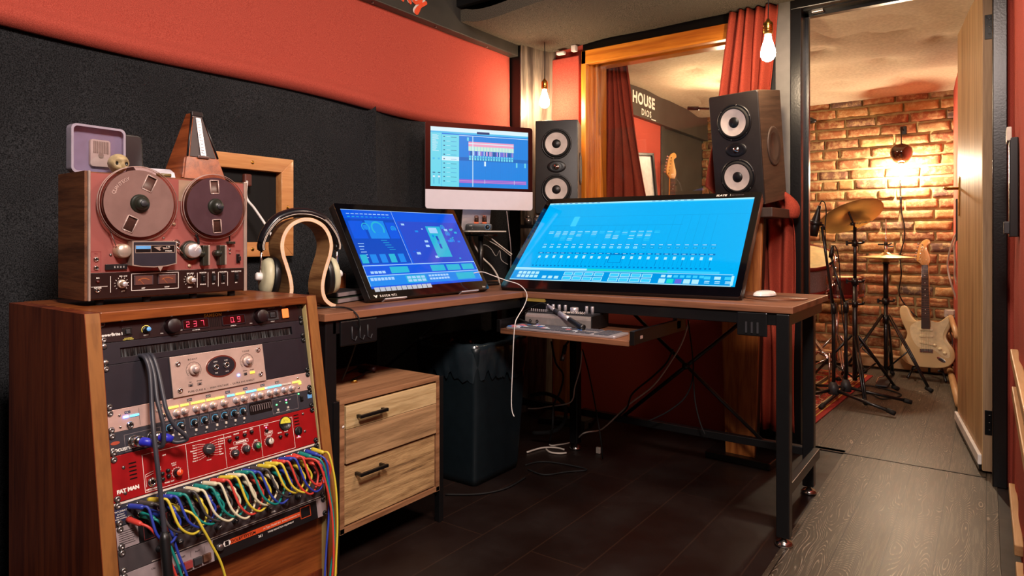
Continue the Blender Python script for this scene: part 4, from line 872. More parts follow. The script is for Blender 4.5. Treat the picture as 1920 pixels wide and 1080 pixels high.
# reels: flange pair, tape pack, windows, spindle cap
TAPE = plain('brown_tape', '#4a2f28', .35, var=.15, vs=200); FLG = plain('smoked_reel_plastic', '#7c625c', .22, var=.1, coat=.6); RIM = plain('clear_reel_rim', '#b79c93', .2, coat=.6)
REELC = glass('reel_clear_edge', (.80, .68, .64), .15)
def reel(cx, cy, r, ang, lab, writing, z0, dark):
    t = thing('tape_reel', lab, 'tape reel', DM @ TR(cx, cy+DH, z0))
    fm = dark
    b = B(); ri = r*.30
    # flange with three windows: annulus sectors
    wn = 2; wa = .13
    def flange(z, inner, outer):
        b.ring((0, 0), 0.0+r*.12, r*.40, z, fm, 0, 2*PI, 60)
        b.ring((0, 0), r*.80, r*.89, z, fm, 0, 2*PI, 72); b.ring((0, 0), r*.89, r*.985, z, REELC, 0, 2*PI, 72)
        for k in range(2):
            for q in range(8):
                ra, rb = r*(.40+.05*q), r*(.45+.05*q); ga = math.asin(.125*r/((ra+rb)/2))
                b.ring((0, 0), ra, rb, z, fm, ang+k*PI+ga, ang+(k+1)*PI-ga, 26)
        b.lathe([(r*.985, z-.001), (r, z), (r*.985, z+.001)], RIM, 72, cap=False)
    flange(.011, 0, 0); flange(0.0, 0, 0)
    b.lathe([(r*.32, .0005), (r*.93, .0005), (r*.93, .0105), (r*.32, .0105)], TAPE, 64, cap=False) if False else None
    b.build('flange', t)
    b = B(); b.lathe([(r*.30, .0015), (r*.88, .0015), (r*.88, .0085), (r*.30, .0085)], TAPE, 64, cap=False); b.build('tape_pack', t)
    for k in range(2):
        b = B(); b.T = RZ(ang+k*PI); w = r*.13
        P = [(r*.40, -w), (r*.80, -w), (r*.80, w), (r*.40, w)]
        for i in range(4): p, q = P[i], P[(i+1) % 4]; b.tube([(p[0], p[1], .0115), (q[0], q[1], .0115)], .0014, RIM, 6)
        b.build('window_rim', t)
    b = B(); b.lathe([(r*.25, .0), (r*.25, .012), (r*.22, .015), (r*.18, .016), (r*.17, .022), (r*.13, .030), (0, .031)], OLIVE, 36); b.lathe([(r*.09, .031), (r*.085, .0325), (0, .0325)], PLG, 24); b.build('spindle_cap', t)
    if writing:
        b = B()
        for i, ch in enumerate('QUANTEGY'): a = 2.75-i*.105; b.text(ch, .0105, r*.66*math.cos(a), r*.66*math.sin(a), .0118, RIM, 'CENTER', rot=a-PI/2, bold=.0001)
        b.build('embossed_lettering', t)
reel(.0975, .2140, .0845, math.radians(66), 'larger left tape reel with two window slots on the pink tape deck', True, .012, FLG)
reel(.2760, .2145, .0805, math.radians(94), 'darker right tape reel on the pink tape deck', False, .010, plain('dark_reel_plastic', '#46343a', .22, coat=.5))
def dknob(x, y, r, h, m, cap=None, nm='knob', z=0): return knob(o, x, y+DH, r, h, m, cap, nm, z=z)
dknob(.0655, .1075, .0165, .022, GOLDP, TRIM, 'tension_roller'); dknob(.2215, .1065, .0245, .012, OLIVE, None, 'capstan_housing'); knob(o, .2215, .1065+DH, .019, .022, TRIM, ALU, 'capstan_cap', z=.003, ptr=WSCREEN, ang=-.7)
b = B(); hp = [(.0799, .1294), (.0799, .0752), (.1, .0712), (.1276, .0695), (.155, .0712), (.1785, .0765), (.1785, .1300)]
b.prism([(x, y+DH) for x, y in hp], 0, .026, TRIM); b.prism([(.1292+(x-.1292)*.94, DH+.1+(y-.1)*.92) for x, y in hp], .026, .0265, plain('head_cover_grey', '#2c2b33', .3))
b.rect(.0855, DH+.1025, .1735, DH+.1205, .0268, BLK); b.outline(.0855, DH+.1025, .1735, DH+.1205, .027, .0012, TRIM); b.rect(.087, DH+.112, .119, DH+.119, .0272, BLUEC); b.line(.1195, DH+.103, .1195, DH+.120, .0273, .001, TRIM)
b.raw([(.125, DH+.116, .0273), (.141, DH+.117, .0273), (.162, DH+.1125, .0273), (.146, DH+.1105, .0273), (.138, DH+.1075, .0273)], [(0, 1, 2, 3, 4)], TRIM); b.disc((.143, DH+.1125), .0035, .0275, BLK, 14)
b.text('4 TR', .0045, .153, DH+.1145, .0274, WSCREEN); b.text('STEREO', .0045, .151, DH+.1050, .0274, WSCREEN); b.prism([(.134, DH+.071), (.146, DH+.0712), (.140, DH+.060)], .024, .028, TRIM); b.build('head_cover', o)
for x in (.2545, .2975): b = B(); b.span((x-.009, DH+.069, 0), (x+.004, DH+.119, .018), OLIVE, .002); b.span((x+.004, DH+.070, .002), (x+.008, DH+.119, .020), TRIM, .001); b.lathe([(.008, .0), (.008, .02)], OLIVE, 16, TR(x-.012, DH+.099, 0)); b.build('lever', o)
b = B(); b.span((.3225, DH+.128, 0), (.3258, DH+.146, .001), BLK); b.span((.3155, DH+.122, .0), (.3335, DH+.1285, .012), OLIVE, .001); b.build('slider', o)
b = B(); b.tube([(.2385, DH+.122, .01), (.236, DH+.135, .012), (.2305, DH+.145, .012)], .003, PLB, 8, spl=4); b.build('tension_arm', o)
b = B(); b.lathe([(.008, 0), (.008, .01), (.004, .012), (.004, .016), (0, .016)], CHROME, 16, TR(.186, DH+.125, 0)); b.tube([(.183, DH+.118, .012), (.200, DH+.10, .012)], .0015, CHROME, 6); b.build('tape_guide', o)
b = B(); b.span((.0336, DH+.066, 0), (.0785, DH+.0785, .006), PLB, .001)
for i in range(4): b.rect(.0495+i*.0062, DH+.0685, .0545+i*.0062, DH+.0765, .0062, BP); b.text('0', .005, .0505+i*.0062, DH+.0705, .0064, WSCREEN)
b.build('tape_counter', o)
for x, y in ((.0169, .0901), (.0169, .0713)): jack(o, x, y+DH, .0038, z=0)
jack(o, .0178, .0225+DH, .004, z=.004)
b = B(); b.lathe([(.004, 0), (.003, .003), (0, .0035)], plain('dull_red_lens', '#4a1410', .3), 14, TR(.0185, DH+.041, .004)); b.build('indicator_lens', o)
for x, y in ((.0665, .034), (.2205, .0355)): knob(o, x, y+DH, .0100, .006, TRIM, None, 'level_knob', z=.004); knob(o, x, y+DH, .0065, .016, GOLDP, ALU, 'level_knob_centre', z=.006)
for x, y, s in ((.2528, .037, 0), (.2795, .037, 0), (.3045, .037, 0), (.340, .037, 0), (.3465, .0845, 1)): b = B(); b.span((x-.0045, y-.012+DH, .0 if s else .004), (x+.0045, y+.012+DH, .003 if s else .006), BLK, .001); b.span((x-.003, y-.006+DH, .003 if s else .006), (x+.003, y+.006+DH, .011), PLB if x != .2795 else PLG, .001); b.build('rocker_switch', o)
VUF = glow('vu_backlight', (.30, .10, .06), .35, '#3a1c1c', coat=1)
for x, y in ((.1131, .0395), (.1657, .0395)):
    b = B(); b.span((x-.021, y-.0105+DH, .004), (x+.021, y+.0115+DH, .0065), plain('meter_bezel%d' % len(MATS), '#4a3a3c', .3), .001); f = b.build('level_meter', o)
    b = B(); b.rect(x-.018, y-.009+DH, x+.018, y+.010+DH, .0067, VUF); b.ring((x, y-.014+DH), .018, .0187, .0069, plain('orange_scale%d' % len(MATS), '#b8642c', .6), .9, 2.25, 16)
    for i in range(14): a = .9+1.35*i/13; b.line(x+.018*math.cos(a), y-.014+DH+.018*math.sin(a), x+.0205*math.cos(a), y-.014+DH+.0205*math.sin(a), .0069, .0006, b.mats[-1])
    b.line(x, y-.009+DH, x-.011, y+.004+DH, .007, .0006, b.mats[-1]); b.build('meter_face', f, 'lit brown face with orange scale')
for x, y, r in ((.0455, .0995, .003), (.3245, .108, .003), (.3245, .099, .0025), (.2205, .0695, .0048), (.1595, .137, .0025), (.1835, .170, .0045)): b = B(); b.lathe([(r, 0), (r*.8, .003), (0, .003)], SCREW if r < .0045 else GOLDP, 12, TR(x, y+DH, 0)); b.build('small_button', o)
b = B(); b.tube([(.0375, DH+.158, .014), (.0515, DH+.118, .014), (.053, DH+.108, .014)], .0012, TAPE, 6); b.build('tape_strand', o)
# objects on the deck
TZ = .816+DH+Hd
def ondeck(x, back): p = DM @ Vector((x, 0, back)); return Vector((p.x, p.y, TZ))
fz = math.atan2(.9998, .0206)
o = thing('plastic_case', 'clear lilac plastic case standing on the tape deck holding a beige ribbed object', 'box', facing(ondeck(.052, -.075), PI/2+.08))
b = B(); b.T = RX(0); pr = rrect(.118, .110, .012, 5, 0, .0555)
LIL = plain('lilac_card', '#8a8494', .35, coat=.5); CLR = glass('clear_plastic', (.93, .91, .95))
b.prism(pr, -.022, -.019, LIL); b.build('card_back', o)
b = B(); pi = rrect(.108, .100, .009, 5, 0, .0555); n = len(pr)
for z0, z1 in ((-.019, 0),):
    b.raw([(x, y, z0) for x, y in pr]+[(x, y, z1) for x, y in pr], [(i, (i+1) % n, n+(i+1) % n, n+i) for i in range(n)], plain('frosted_edge', '#97909e', .3, coat=.6), True)
    b.raw([(x, y, z1) for x, y in pr]+[(x, y, z1) for x, y in pi], [(i, (i+1) % n, n+(i+1) % n, n+i) for i in range(n)], MATS['frosted_edge'])
b.build('rim', o)
b = B(); b.prism(pi, -.0015, 0, CLR); b.build('clear_lid', o)
b = B(); b.prism(rrect(.044, .062, .006, 4, .008, .050), -.019, -.010, plain('beige_plastic', '#b9aa98', .5), .001)
for i in range(9): b.span((-.008+i*.0038, .05, -.010), (-.006+i*.0038, .077, -.0085), plain('beige_ribs', '#857766', .6) if 'beige_ribs' not in MATS else MATS['beige_ribs'])
b.disc((.008, .045), .006, -.0082, MATS['beige_ribs'], 14); b.build('ribbed_insert', o)
# small skull
sk = facing(ondeck(.078, -.040)+Vector((0, 0, .0)), PI/2+.02); o = thing('skull_ornament', 'small bone coloured skull ornament in front of the clear case', 'ornament', sk)
BONE = plain('bone', '#a8926a', .6, var=.3, vs=90, bmp=.4); b = B(); vs = []; fs = []; NU, NV = 32, 22
for j in range(NV+1):
    for i in range(NU):
        th = PI*j/NV; ph_ = 2*PI*i/NU; x, y, z = math.sin(th)*math.sin(ph_), math.cos(th), math.sin(th)*math.cos(ph_)
        r = Vector((x*.021, y*.023+.024, z*.027))
        if y < -.1: r.x *= 1-.32*min(1, -y*1.1); r.z -= .004*(-y)
        if z > 0:
            for ex in (-.42, .42): d = math.hypot(x-ex, y-.02); r.z -= .012*math.exp(-(d/.26)**2)
            d = math.hypot(x, (y+.38)*.8); r.z -= .007*math.exp(-(d/.12)**2); r.z -= .002*(abs(math.sin(x*30)) if -.8 < y < -.6 else 0)
        vs.append(r)
for j in range(NV):
    for i in range(NU): fs.append((j*NU+i, j*NU+(i+1) % NU, (j+1)*NU+(i+1) % NU, (j+1)*NU+i))
b.raw(vs, fs, BONE, True); b.build('skull', o)
b = B()
for ex in (-.0085, .0085): b.lathe([(0, .0), (.0046, .0006), (.0050, .0016)], BLK, 14, TR(ex, .0245, .0155), cap=False)
b.build('eye_socket', o, 'dark eye sockets')
o = thing('mobile_phone', 'black phone standing upright on the tape deck against the wall', 'phone', facing(ondeck(.135, -.115), PI/2+.05, -.10))
b = B(); b.prism(rrect(.067, .108, .010, 5, 0, .054), -.008, 0, PLB, .002); b.build('body', o); b = B(); b.prism(rrect(.060, .100, .006, 4, 0, .054), -.0001, .0004, plain('phone_glass', '#0d1218', .3)); b.build('screen', o)
o = thing('card_box', 'small white card box lying open on the tape deck beside the phone', 'box', facing(ondeck(.165, -.055), PI/2-.35))
b = B(); b.raw([(-.04, 0, .022), (.042, 0, .022), (.042, 0, -.03), (-.04, 0, -.03), (-.036, .006, .020), (.040, .012, .020), (.036, .024, -.026), (-.042, .026, -.028)], [(0, 1, 5, 4), (1, 2, 6, 5), (2, 3, 7, 6), (3, 0, 4, 7), (4, 5, 6, 7), (0, 3, 2, 1)], plain('white_card', '#d5cfd6', .7)); b.build('lid', o)
b = B(); b.lathe([(.004, -.016), (.004, .016)], plain('olive_lighter', '#6d5a33', .4), 10, TR(.016, .005, .03) @ RY(PI/2)); tag(b.build('lighter', None)).matrix_world = o.matrix_world.copy(); l = bpy.data.objects['lighter']; tag(l, 'tiny olive brown tube in front of the white card box', 'lighter')
# metronome
o = thing('metronome', 'pyramid shaped mahogany metronome on top of the tape deck', 'metronome', facing(ondeck(.262, -.058), PI/2+.02))
def frus(b, w0, d0, w1, d1, y0, y1, m, cz=0): b.raw([(-w0/2, y0, d0/2+cz), (w0/2, y0, d0/2+cz), (w0/2, y0, -d0/2+cz), (-w0/2, y0, -d0/2+cz), (-w1/2, y1, d1/2+cz), (w1/2, y1, d1/2+cz), (w1/2, y1, -d1/2+cz), (-w1/2, y1, -d1/2+cz)], [(3, 2, 1, 0), (4, 5, 6, 7), (0, 1, 5, 4), (1, 2, 6, 5), (2, 3, 7, 6), (3, 0, 4, 7)], m)
H = .168; wt, wb = .026, .108
def wy(y): return wb+(wt-wb)*y/H
b = B(); frus(b, wb, wb, wt, wt, 0, H, METW); b.build('body', o)
b = B(); frus(b, wy(.002)+.006, .006, wy(.052)+.006, .006, .002, .054, METW); t = b.build('front_door', o); t.location = (0, 0, wy(.03)/2-.001); t.rotation_euler = (-.24, 0, 0)
b = B(); b.T = TR(0, 0, 0)
y0, y1 = .056, H-.008
b.raw([(-wy(y0)/2+.006, y0, wy(y0)/2+.002), (wy(y0)/2-.006, y0, wy(y0)/2+.002), (wy(y1)/2-.004, y1, wy(y1)/2+.002), (-wy(y1)/2+.004, y1, wy(y1)/2+.002)], [(0, 1, 2, 3)], plain('metronome_face', '#3a3030', .5)); b.build('dial_face', o)
b = B(); b.raw([(-.007, y0+.004, wy(y0)/2+.004), (.007, y0+.004, wy(y0)/2+.004), (.006, y1-.004, wy(y1)/2+.005), (-.006, y1-.004, wy(y1)/2+.005)], [(0, 1, 2, 3)], ALU)
for i in range(22): q = i/21; y = y0+.008+(y1-y0-.016)*q; b.rect(-.005, y, -.001 if i % 2 else .003, y+.0009, wy(y)/2+.0056, BP)
b.build('tempo_scale', o, 'silver tempo scale')
b = B()
for s in (-1, 1): b.tube([(s*(wy(y0)/2-.001), y0, wy(y0)/2+.001), (s*(wy(y1)/2), y1, wy(y1)/2+.001)], .0028, PLB, 6)
b.box((0, H-.002, wt/2), (.030, .012, .008), PLB, .002); b.box((0, .056, wy(.056)/2+.003), (.03, .006, .004), SCREW, .001); b.build('metal_edging', o)
# wooden hatch frame on the wall behind
o = thing('wall_hatch_frame', 'square varnished pine frame round a dark hatch on the black felt wall', 'frame', (XL+.02, 1.36, .90))
y0, y1, z0, z1 = -.16, .185, 0, .365; t = .052
for nm, P in (('top_rail', [(y0, z1), (y1, z1), (y1-t, z1-t), (y0+t, z1-t)]), ('bottom_rail', [(y0+t, z0+t), (y1-t, z0+t), (y1, z0), (y0, z0)]), ('stile', [(y0, z0), (y0, z1), (y0+t, z1-t), (y0+t, z0+t)]), ('stile', [(y1-t, z0+t), (y1-t, z1-t), (y1, z1), (y1, z0)])):
    b = B(); b.T = Matrix(((0, 0, 1, 0), (1, 0, 0, 0), (0, 1, 0, 0), (0, 0, 0, 1))); b.prism(P, 0, .04, FRW, .002)
    cx, cz = sum(p[0] for p in P)/4, sum(p[1] for p in P)/4; b.lathe([(.007, .04), (.005, .0415), (0, .041)], BRASS, 12, TR(cx, cz, 0)); b.build(nm, o)
b = B(); b.span((.0, y0+t-.01, z0+t-.01), (.004, y1-t+.01, z1-t+.01), VOID); b.build('dark_opening', o)
b = B(); b.tube([onx(463, 340, -2.12), onx(462, 370, -2.08), onx(478, 392, -2.06), onx(500, 425, -2.03), onx(512, 450, -2.0), onx(514, 475, -2.0), onx(505, 520, -2.0), onx(496, 560, -2.0)], .0045, WHT, 8, spl=6); b.box(tuple(onx(463, 338, -2.13)), (.02, .03, .045), plain('brown_plug', '#5a2c22', .5), .006)
tag(b.build('white_cable'), 'white cable falling from the hatch down behind the headphones', 'cable')

# ================================================================ DESK
DX0, DX1, DYF, DYB, DZ = -2.06, -.485, 2.155, 2.72, .752
desk = thing('corner_desk', 'L-shaped rustic brown desk on a black steel frame with cross braces', 'desk', (-1.5, 2.15, 0))
def dk(): b = B(); b.T = TR(1.5, -2.15, 0); return b
b = dk(); b.span((DX0, 1.185, DZ-.022), (-1.5, DYF, DZ), DESKW, .002); b.build('left_desk_top', desk)
b = dk(); b.span((DX0, DYF+.002, DZ-.022), (DX1, DYB, DZ), DESKX, .002); b.build('right_desk_top', desk)
for x, y, foot in ((-.515, 2.175, 1), (-.545, 2.68, 1), (-1.53, 1.215, 0), (-2.03, 1.215, 0), (-2.03, 2.68, 0), (-1.53, 2.62, 0)):
    b = dk(); w = .02; b.span((x-w, y-w, .03), (x+w, y+w, DZ-.024), STEEL, .003); l = b.build('leg', desk)
    b = dk(); b.lathe([(0, 0), (.027, 0), (.029, .006), (.020, .016), (.008, .020), (.006, .035), (0, .035)], CHROME, 20, TR(x, y, 0.002)); b.build('chrome_foot', desk, 'chrome levelling foot')
for a, c in (((-1.53, DYF+.012, DZ-.062), (-.515, DYF+.037, DZ-.024)), ((-2.03, 2.66, DZ-.062), (-.545, 2.70, DZ-.024)), ((-1.535, 1.22, DZ-.062), (-1.51, 2.15, DZ-.024)), ((-2.05, 1.22, DZ-.062), (-2.01, 2.7, DZ-.024)), ((-.53, 2.19, DZ-.062), (-.50, 2.68, DZ-.024)), ((-2.03, 1.2, DZ-.062), (-1.53, 1.235, DZ-.024)),
             ((-.53, 2.19, .145), (-.505, 2.67, .18)), ((-1.53, 2.665, .145), (-.56, 2.695, .175)), ((-2.03, 2.665, .145), (-1.55, 2.695, .175))):
    b = dk(); b.span(a, c, STEEL, .002); b.build('rail', desk)
for (xa, za, xb, zb) in ((-1.35, .70, -.72, .17), (-1.32, .17, -.72, .70)):
    b = dk(); b.tube([(xa, 2.685, za), (xb, 2.685, zb)], .008, STEEL, 8); b.build('cross_brace', desk)
b = dk(); b.tube([(-2.03, 1.35, .17), (-2.03, 2.5, .70)], .008, STEEL, 8); b.build('cross_brace', desk)
b = dk(); b.lathe([(.014, 0), (.014, .012), (0, .013)], STEEL, 12, TR(-1.025, 2.675, .43) @ RX(PI/2)); b.build('brace_boss', desk)
for x, y, w in ((-.60, 2.20, .075),):
    b = dk(); b.span((x-w/2-.02, DYF+.005, DZ-.10), (x+w/2, DYF+.012, DZ-.024), STEEL, .004)
    for q in (-.03, -.012, .006): b.span((x+q, DYF+.001, DZ-.09), (x+q+.006, DYF+.006, DZ-.055), PLG)
    b.build('corner_bracket', desk)
b = dk(); b.span((-1.512, 1.245, DZ-.10), (-1.504, 1.385, DZ-.026), STEEL, .006)
for q in (1.285, 1.315, 1.345): b.tube([(-1.503, q, DZ-.045), (-1.503, q, DZ-.08), (-1.503, q+.012, DZ-.088), (-1.503, q+.018, DZ-.075)], .002, PLG, 6)
b.build('corner_bracket', desk)
# sliding keyboard tray
o = thing('keyboard_tray', 'brown keyboard tray on black runners hung under the desk', 'tray', (-1.26, 2.05, .60))
TZ0 = .630
b = B(); b.T = TR(1.26, -2.05, -.60); b.span((-1.468, 1.96, TZ0-.018), (-.945, 2.34, TZ0), DESKX, .002); b.build('tray_board', o)
for x in (-1.474, -.932):
    b = B(); b.T = TR(1.26, -2.05, -.60); b.span((x-.004, 1.97, TZ0-.012), (x+.004, 2.42, TZ0+.03), BLKG, .001); b.span((x-.008, 1.96, TZ0+.03), (x+.006, 2.42, TZ0+.033), BLKG); b.span((x-.008, 1.956, TZ0-.012), (x+.008, 1.966, TZ0+.033), BLK, .001)
    b.span((x-.012, 2.33, TZ0), (x+.004, 2.37, DZ-.024), STEEL, .001); b.span((x-.004, 2.12, TZ0+.033), (x+.004, 2.13, DZ-.06), STEEL) if x > -1.2 and False else None
    if x > -1.2: b.box((x+.005, 2.02, TZ0+.008), (.001, .018, .010), PINKS)
    b.build('runner', o)
# audio interface on the tray
IX0, IX1, IY0, IY1 = -1.45, -1.10, 2.20, 2.37
o = thing('desktop_mixer', 'silver desktop mixer with silver knobs on the keyboard tray', 'mixer', axes((-1.300, 2.162, TZ0+.0005), (1, .06, 0), (-.06, 1, 0), (0, 0, 1)))
b = B(); b.T = axes((0, 0, 0), (0, 1, 0), (0, 0, 1), (1, 0, 0)); w = .138
b.prism([(-.08, .004), (.07, .004), (.07, .056), (-.065, .050), (-.075, .045), (-.08, .037)], -w, w, plain('warm_silver', '#a59c98', .35, metal=.5), 0); b.T = Matrix(); b.build('case', o)
b = B(); b.box((w+.002, -.005, .028), (.003, .148, .05), PLB, .001); b.box((-w-.002, -.005, .028), (.003, .148, .05), PLB, .001); b.span((-w, -.062, .050), (w, .07, .0575), PLG); b.build('side_cheek', o)
def mk(x, y, r, h, m): b = B(); b.lathe([(r, 0), (r*.95, h-.001), (r*.85, h), (0, h)], m, 20, TR(x*.86, y-.008, .0565)); b.build('knob', o)
for x in (-.075, -.045, -.015, .015): mk(x, -.03, .0062, .028, ALU)
mk(.062, -.035, .0165, .022, ALU)
for x in (.118, .145): mk(x, -.03, .0062, .028, ALU)
for i in range(14): mk(-.14+i*.0105 if i < 8 else -.02+i*.011, -.055, .0022, .010, ALU)
for i in range(5): b = B(); b.span((.018+i*.018-.006, -.060, .056), (.018+i*.018+.006, -.050, .062), CREAMB, .001); b.build('push_button', o)
for x in (-.125, -.095): b = B(); b.lathe([(.006, 0), (.006, .002), (.003, .002), (.003, 0)], PLB, 12, TR(x+.01, -.0795, .022) @ RX(PI/2)); b.build('jack_socket', o)
# microphone lying across the mixer
o = thing('microphone', 'slim silver and black microphone leaning across the front of the mixer', 'microphone', (0, 0, 0))
A_, Z_ = ony(1028, 574, 2.11), ony(1093, 615, 2.04); d_ = (Z_-A_)
b = B(); b.tube([A_, A_+d_*.22], .0065, ALU, 12); b.build('collar', o); b = B(); b.tube([A_+d_*.2, A_+d_*.3, A_+d_*.36], .0085, PLG, 12); b.build('grip', o)
b = B(); b.tube([A_+d_*.34, A_+d_*.64], .0092, ALU, 14); b.build('body', o, 'silver body'); b = B(); b.tube([A_+d_*.62, A_+d_*.97, Z_], .0098, PLB, 14, rfun=lambda q: .0092+.004*q); b.build('head', o)
b = B(); b.tube([A_, A_+Vector((-.03, .0, .01)), ony(990, 580, 2.13), ony(965, 595, 2.14)], .0025, RUB, 6, spl=5); b.build('cable', o)
b = B(); b.tube([ony(972, 598, 2.10), ony(985, 603, 2.06), ony(1000, 608, 2.055), ony(1005, 608, 2.075)], .004, RUB, 8, spl=4); tag(b.build('jack_lead'), 'short black lead plugged into the left front of the mixer', 'cable')
# keyboard on the tray edge
K0, K1 = onz(944, 622, TZ0+.004), onz(1159, 641, TZ0+.004)
kx = (K1-K0); kl = .445
o = thing('computer_keyboard', 'silver computer keyboard with dark keys and coloured overlay on the front of the tray', 'keyboard', axes((-1.448, 1.967, TZ0+.0006), (1, .02, 0), (-.02, 1, 0), (0, 0, 1)))
b = B(); b.prism(rrect(kl, .115, .008, 4, kl/2, .0575), 0, .008, ALU, .0015); b.build('base', o)
KM = [plain('dark_key', '#4a4c55', .5), plain('blue_key', '#3c6fb4', .5), plain('pink_key', '#c4707a', .5), plain('pale_key', '#b9c4cf', .5)]
for r in range(6):
    x = .006; nk = 15
    for k in range(nk):
        wk = .0165 if not (r == 0 and k == 5) else .08
        if r == 0 and 5 < k < 9: continue
        if r == 0 and k >= 9: xx = .006+.0188*k
        else: xx = .006+.0188*k
        if xx+wk > .286: continue
        m = KM[0] if R_.random() > .3 else KM[R_.randint(1, 3)]
        if r < 2 and k < 3: m = KM[1+(k+r) % 3]
        b = B(); b.box((xx+wk/2, .010+r*.0185, .0095), (wk, .0158, .004), m, .001, seg=1); b.build('key', o)
for r in range(6):
    for k in range(7):
        if k == 3 or (k < 3 and r in (0, 2, 3) and not (r == 0)): continue
        x = .302+k*.0193-(.006 if k > 3 else 0)
        b = B(); b.box((x, .010+r*.0185, .0095), (.0165, .0158, .004), KM[0], .001, seg=1); b.build('key', o)
# ================================================================ SCREENS
def ui(rects, m_of, w, h, z=.0006):
    b = B()
    for (x0, y0, x1, y1, m) in rects:
        b.raw([(-w/2+x0*w, h/2-y1*h, z), (-w/2+x1*w, h/2-y1*h, z), (-w/2+x1*w, h/2-y0*h, z), (-w/2+x0*w, h/2-y0*h, z)], [(0, 1, 2, 3)], m_of[m]); z += 4e-7
    return b
def scr(name, c, s=1.0):
    m = glow(name, c, s, '#020305', .06); b = m.node_tree.nodes['Principled BSDF']; b.inputs['Specular IOR Level'].default_value = .8; return m
C1 = dict(bg=scr('screen_cyan', '#00b4fa'), hi=scr('screen_cyan_light', '#3cd0ff'), lo=scr('screen_cyan_dark', '#009ae8'), w=scr('screen_pale', '#b4f0ff'), d=scr('screen_deep', '#0078c8'), p=scr('screen_violet', '#6a6ae0'), t=scr('screen_turquoise', '#20dcd0'))
# large touch screen
BW, BH = .958, .591
o = thing('large_touchscreen', 'large tilted touchscreen showing a cyan mixing console on the right desk wing', 'touchscreen', facing((-1.178, 2.445, .959), .1013, -.8532))
b = B(); b.prism(rrect(BW, BH, .012, 4), -.045, -.002, PLB, .003); b.span((-.40, -.25, -.16), (-.34, .05, -.045), STEEL) if 0 else None; b.build('housing', o)
b = B(); b.prism(rrect(BW-.002, BH-.002, .010, 4), -.002, 0, plain('screen_bezel_glass', '#07060a', .05, coat=1)); b.build('bezel', o)
sw, sh = BW-.052, BH-.085
rs = [(0, 0, 1, 1, 'bg'), (0, 0, 1, .018, 'w'), (0, .018, 1, .03, 'hi'), (.0, .2, 1, .203, 'lo'), (.08, .32, .72, .325, 'lo')]
for i in range(16): rs.append((.02+i*.03+(i > 8)*.25, .005, .035+i*.03+(i > 8)*.25, .012, 'd'))
for i in range(22):
    x = .075+i*.0375
    if i > 15: rs.append((x, .2, x+.0012, .83, 'lo'))
    if i < 15:
        rs += [(x, .33, x+.001, .83, 'lo')]
        for k in range(R_.randint(2, 7)): rs.append((x+.005, .40+k*.018, x+.03, .406+k*.018, 'w' if R_.random() > .4 else 'hi'))
    rs += [(x+.004, .56, x+.03, .575, 'lo'), (x+.008, .563, x+.026, .569, 'w'), (x+.010, .59, x+.026, .61, 'd' if i > 12 else 'w'), (x+.012, .594, x+.024, .606, 'hi'), (x+.003, .665, x+.033, .682, 'd'), (x+.010, .671, x+.024, .676, 'w'),
           (x+.018, .69, x+.020, .81, 'lo' if i % 3 else 'd'), (x+.013, .70+.01*R_.random(), x+.025, .735, 'w'), (x+.004, .82, x+.012, .835, 'd'), (x+.022, .82, x+.03, .835, 'd')]
rs += [(.175, .2, .205, .33, 'hi'), (.44, .68, .50, .78, 'd'), (.443, .69, .497, .775, 'bg'), (.0, .855, .36, .875, 'w'), (.36, .855, .72, .875, 't'), (.72, .855, .93, .875, 'hi'), (0, .88, .985, .885, 'w'), (0, .885, .98, 1, 'lo'), (.98, .895, .99, .99, 'w'), (0, .992, .985, 1, 'w')]
for i in range(5): rs += [(.03+i*.022, .9, .047+i*.022, .93, 'w'), (.03+i*.022, .94, .047+i*.022, .97, 'w')]
for i in range(3): rs.append((.16+i*.03, .945, .18+i*.03, .975, 'w'))
for i in range(4):
    for k in range(2): rs += [(.26+i*.048, .895+k*.05, .303+i*.048, .935+k*.05, 'w'), (.263+i*.048, .9+k*.05, .30+i*.048, .93+k*.05, 'hi'), (.475+i*.048, .895+k*.05, .518+i*.048, .935+k*.05, 'w'), (.478+i*.048, .9+k*.05, .515+i*.048, .93+k*.05, 'hi')]
for i in range(7): rs.append((.70+i*.026, .9, .718+i*.026, .925, 'w' if i < 2 else 'hi'))
for i, c in enumerate('wtpww'): rs.append((.695+i*.034, .94, .722+i*.034, .985, c))
for i in range(3): rs += [(.875+i*.04, .905, .90+i*.04, .935, 'w' if i == 1 else 'hi'), (.88+i*.04, .95, .90+i*.04, .96, 'w'), (.88+i*.04, .967, .90+i*.04, .975, 'w')]
b = ui(rs, C1, sw, sh); b.build('display', o, 'glowing cyan display', recalc=False).location = (0, .006, 0)
b = B(); b.text('SLATE', .0155, .30, BH/2-.022, .0004, WSCREEN, 'LEFT', .2, bold=.0005); b.rect(.356, BH/2-.022, .357, BH/2-.010, .0006, WSCREEN); b.text('MEDIA TECHNOLOGY', .005, .36, BH/2-.019, .0004, GREYL); b.build('printed_lettering', o)
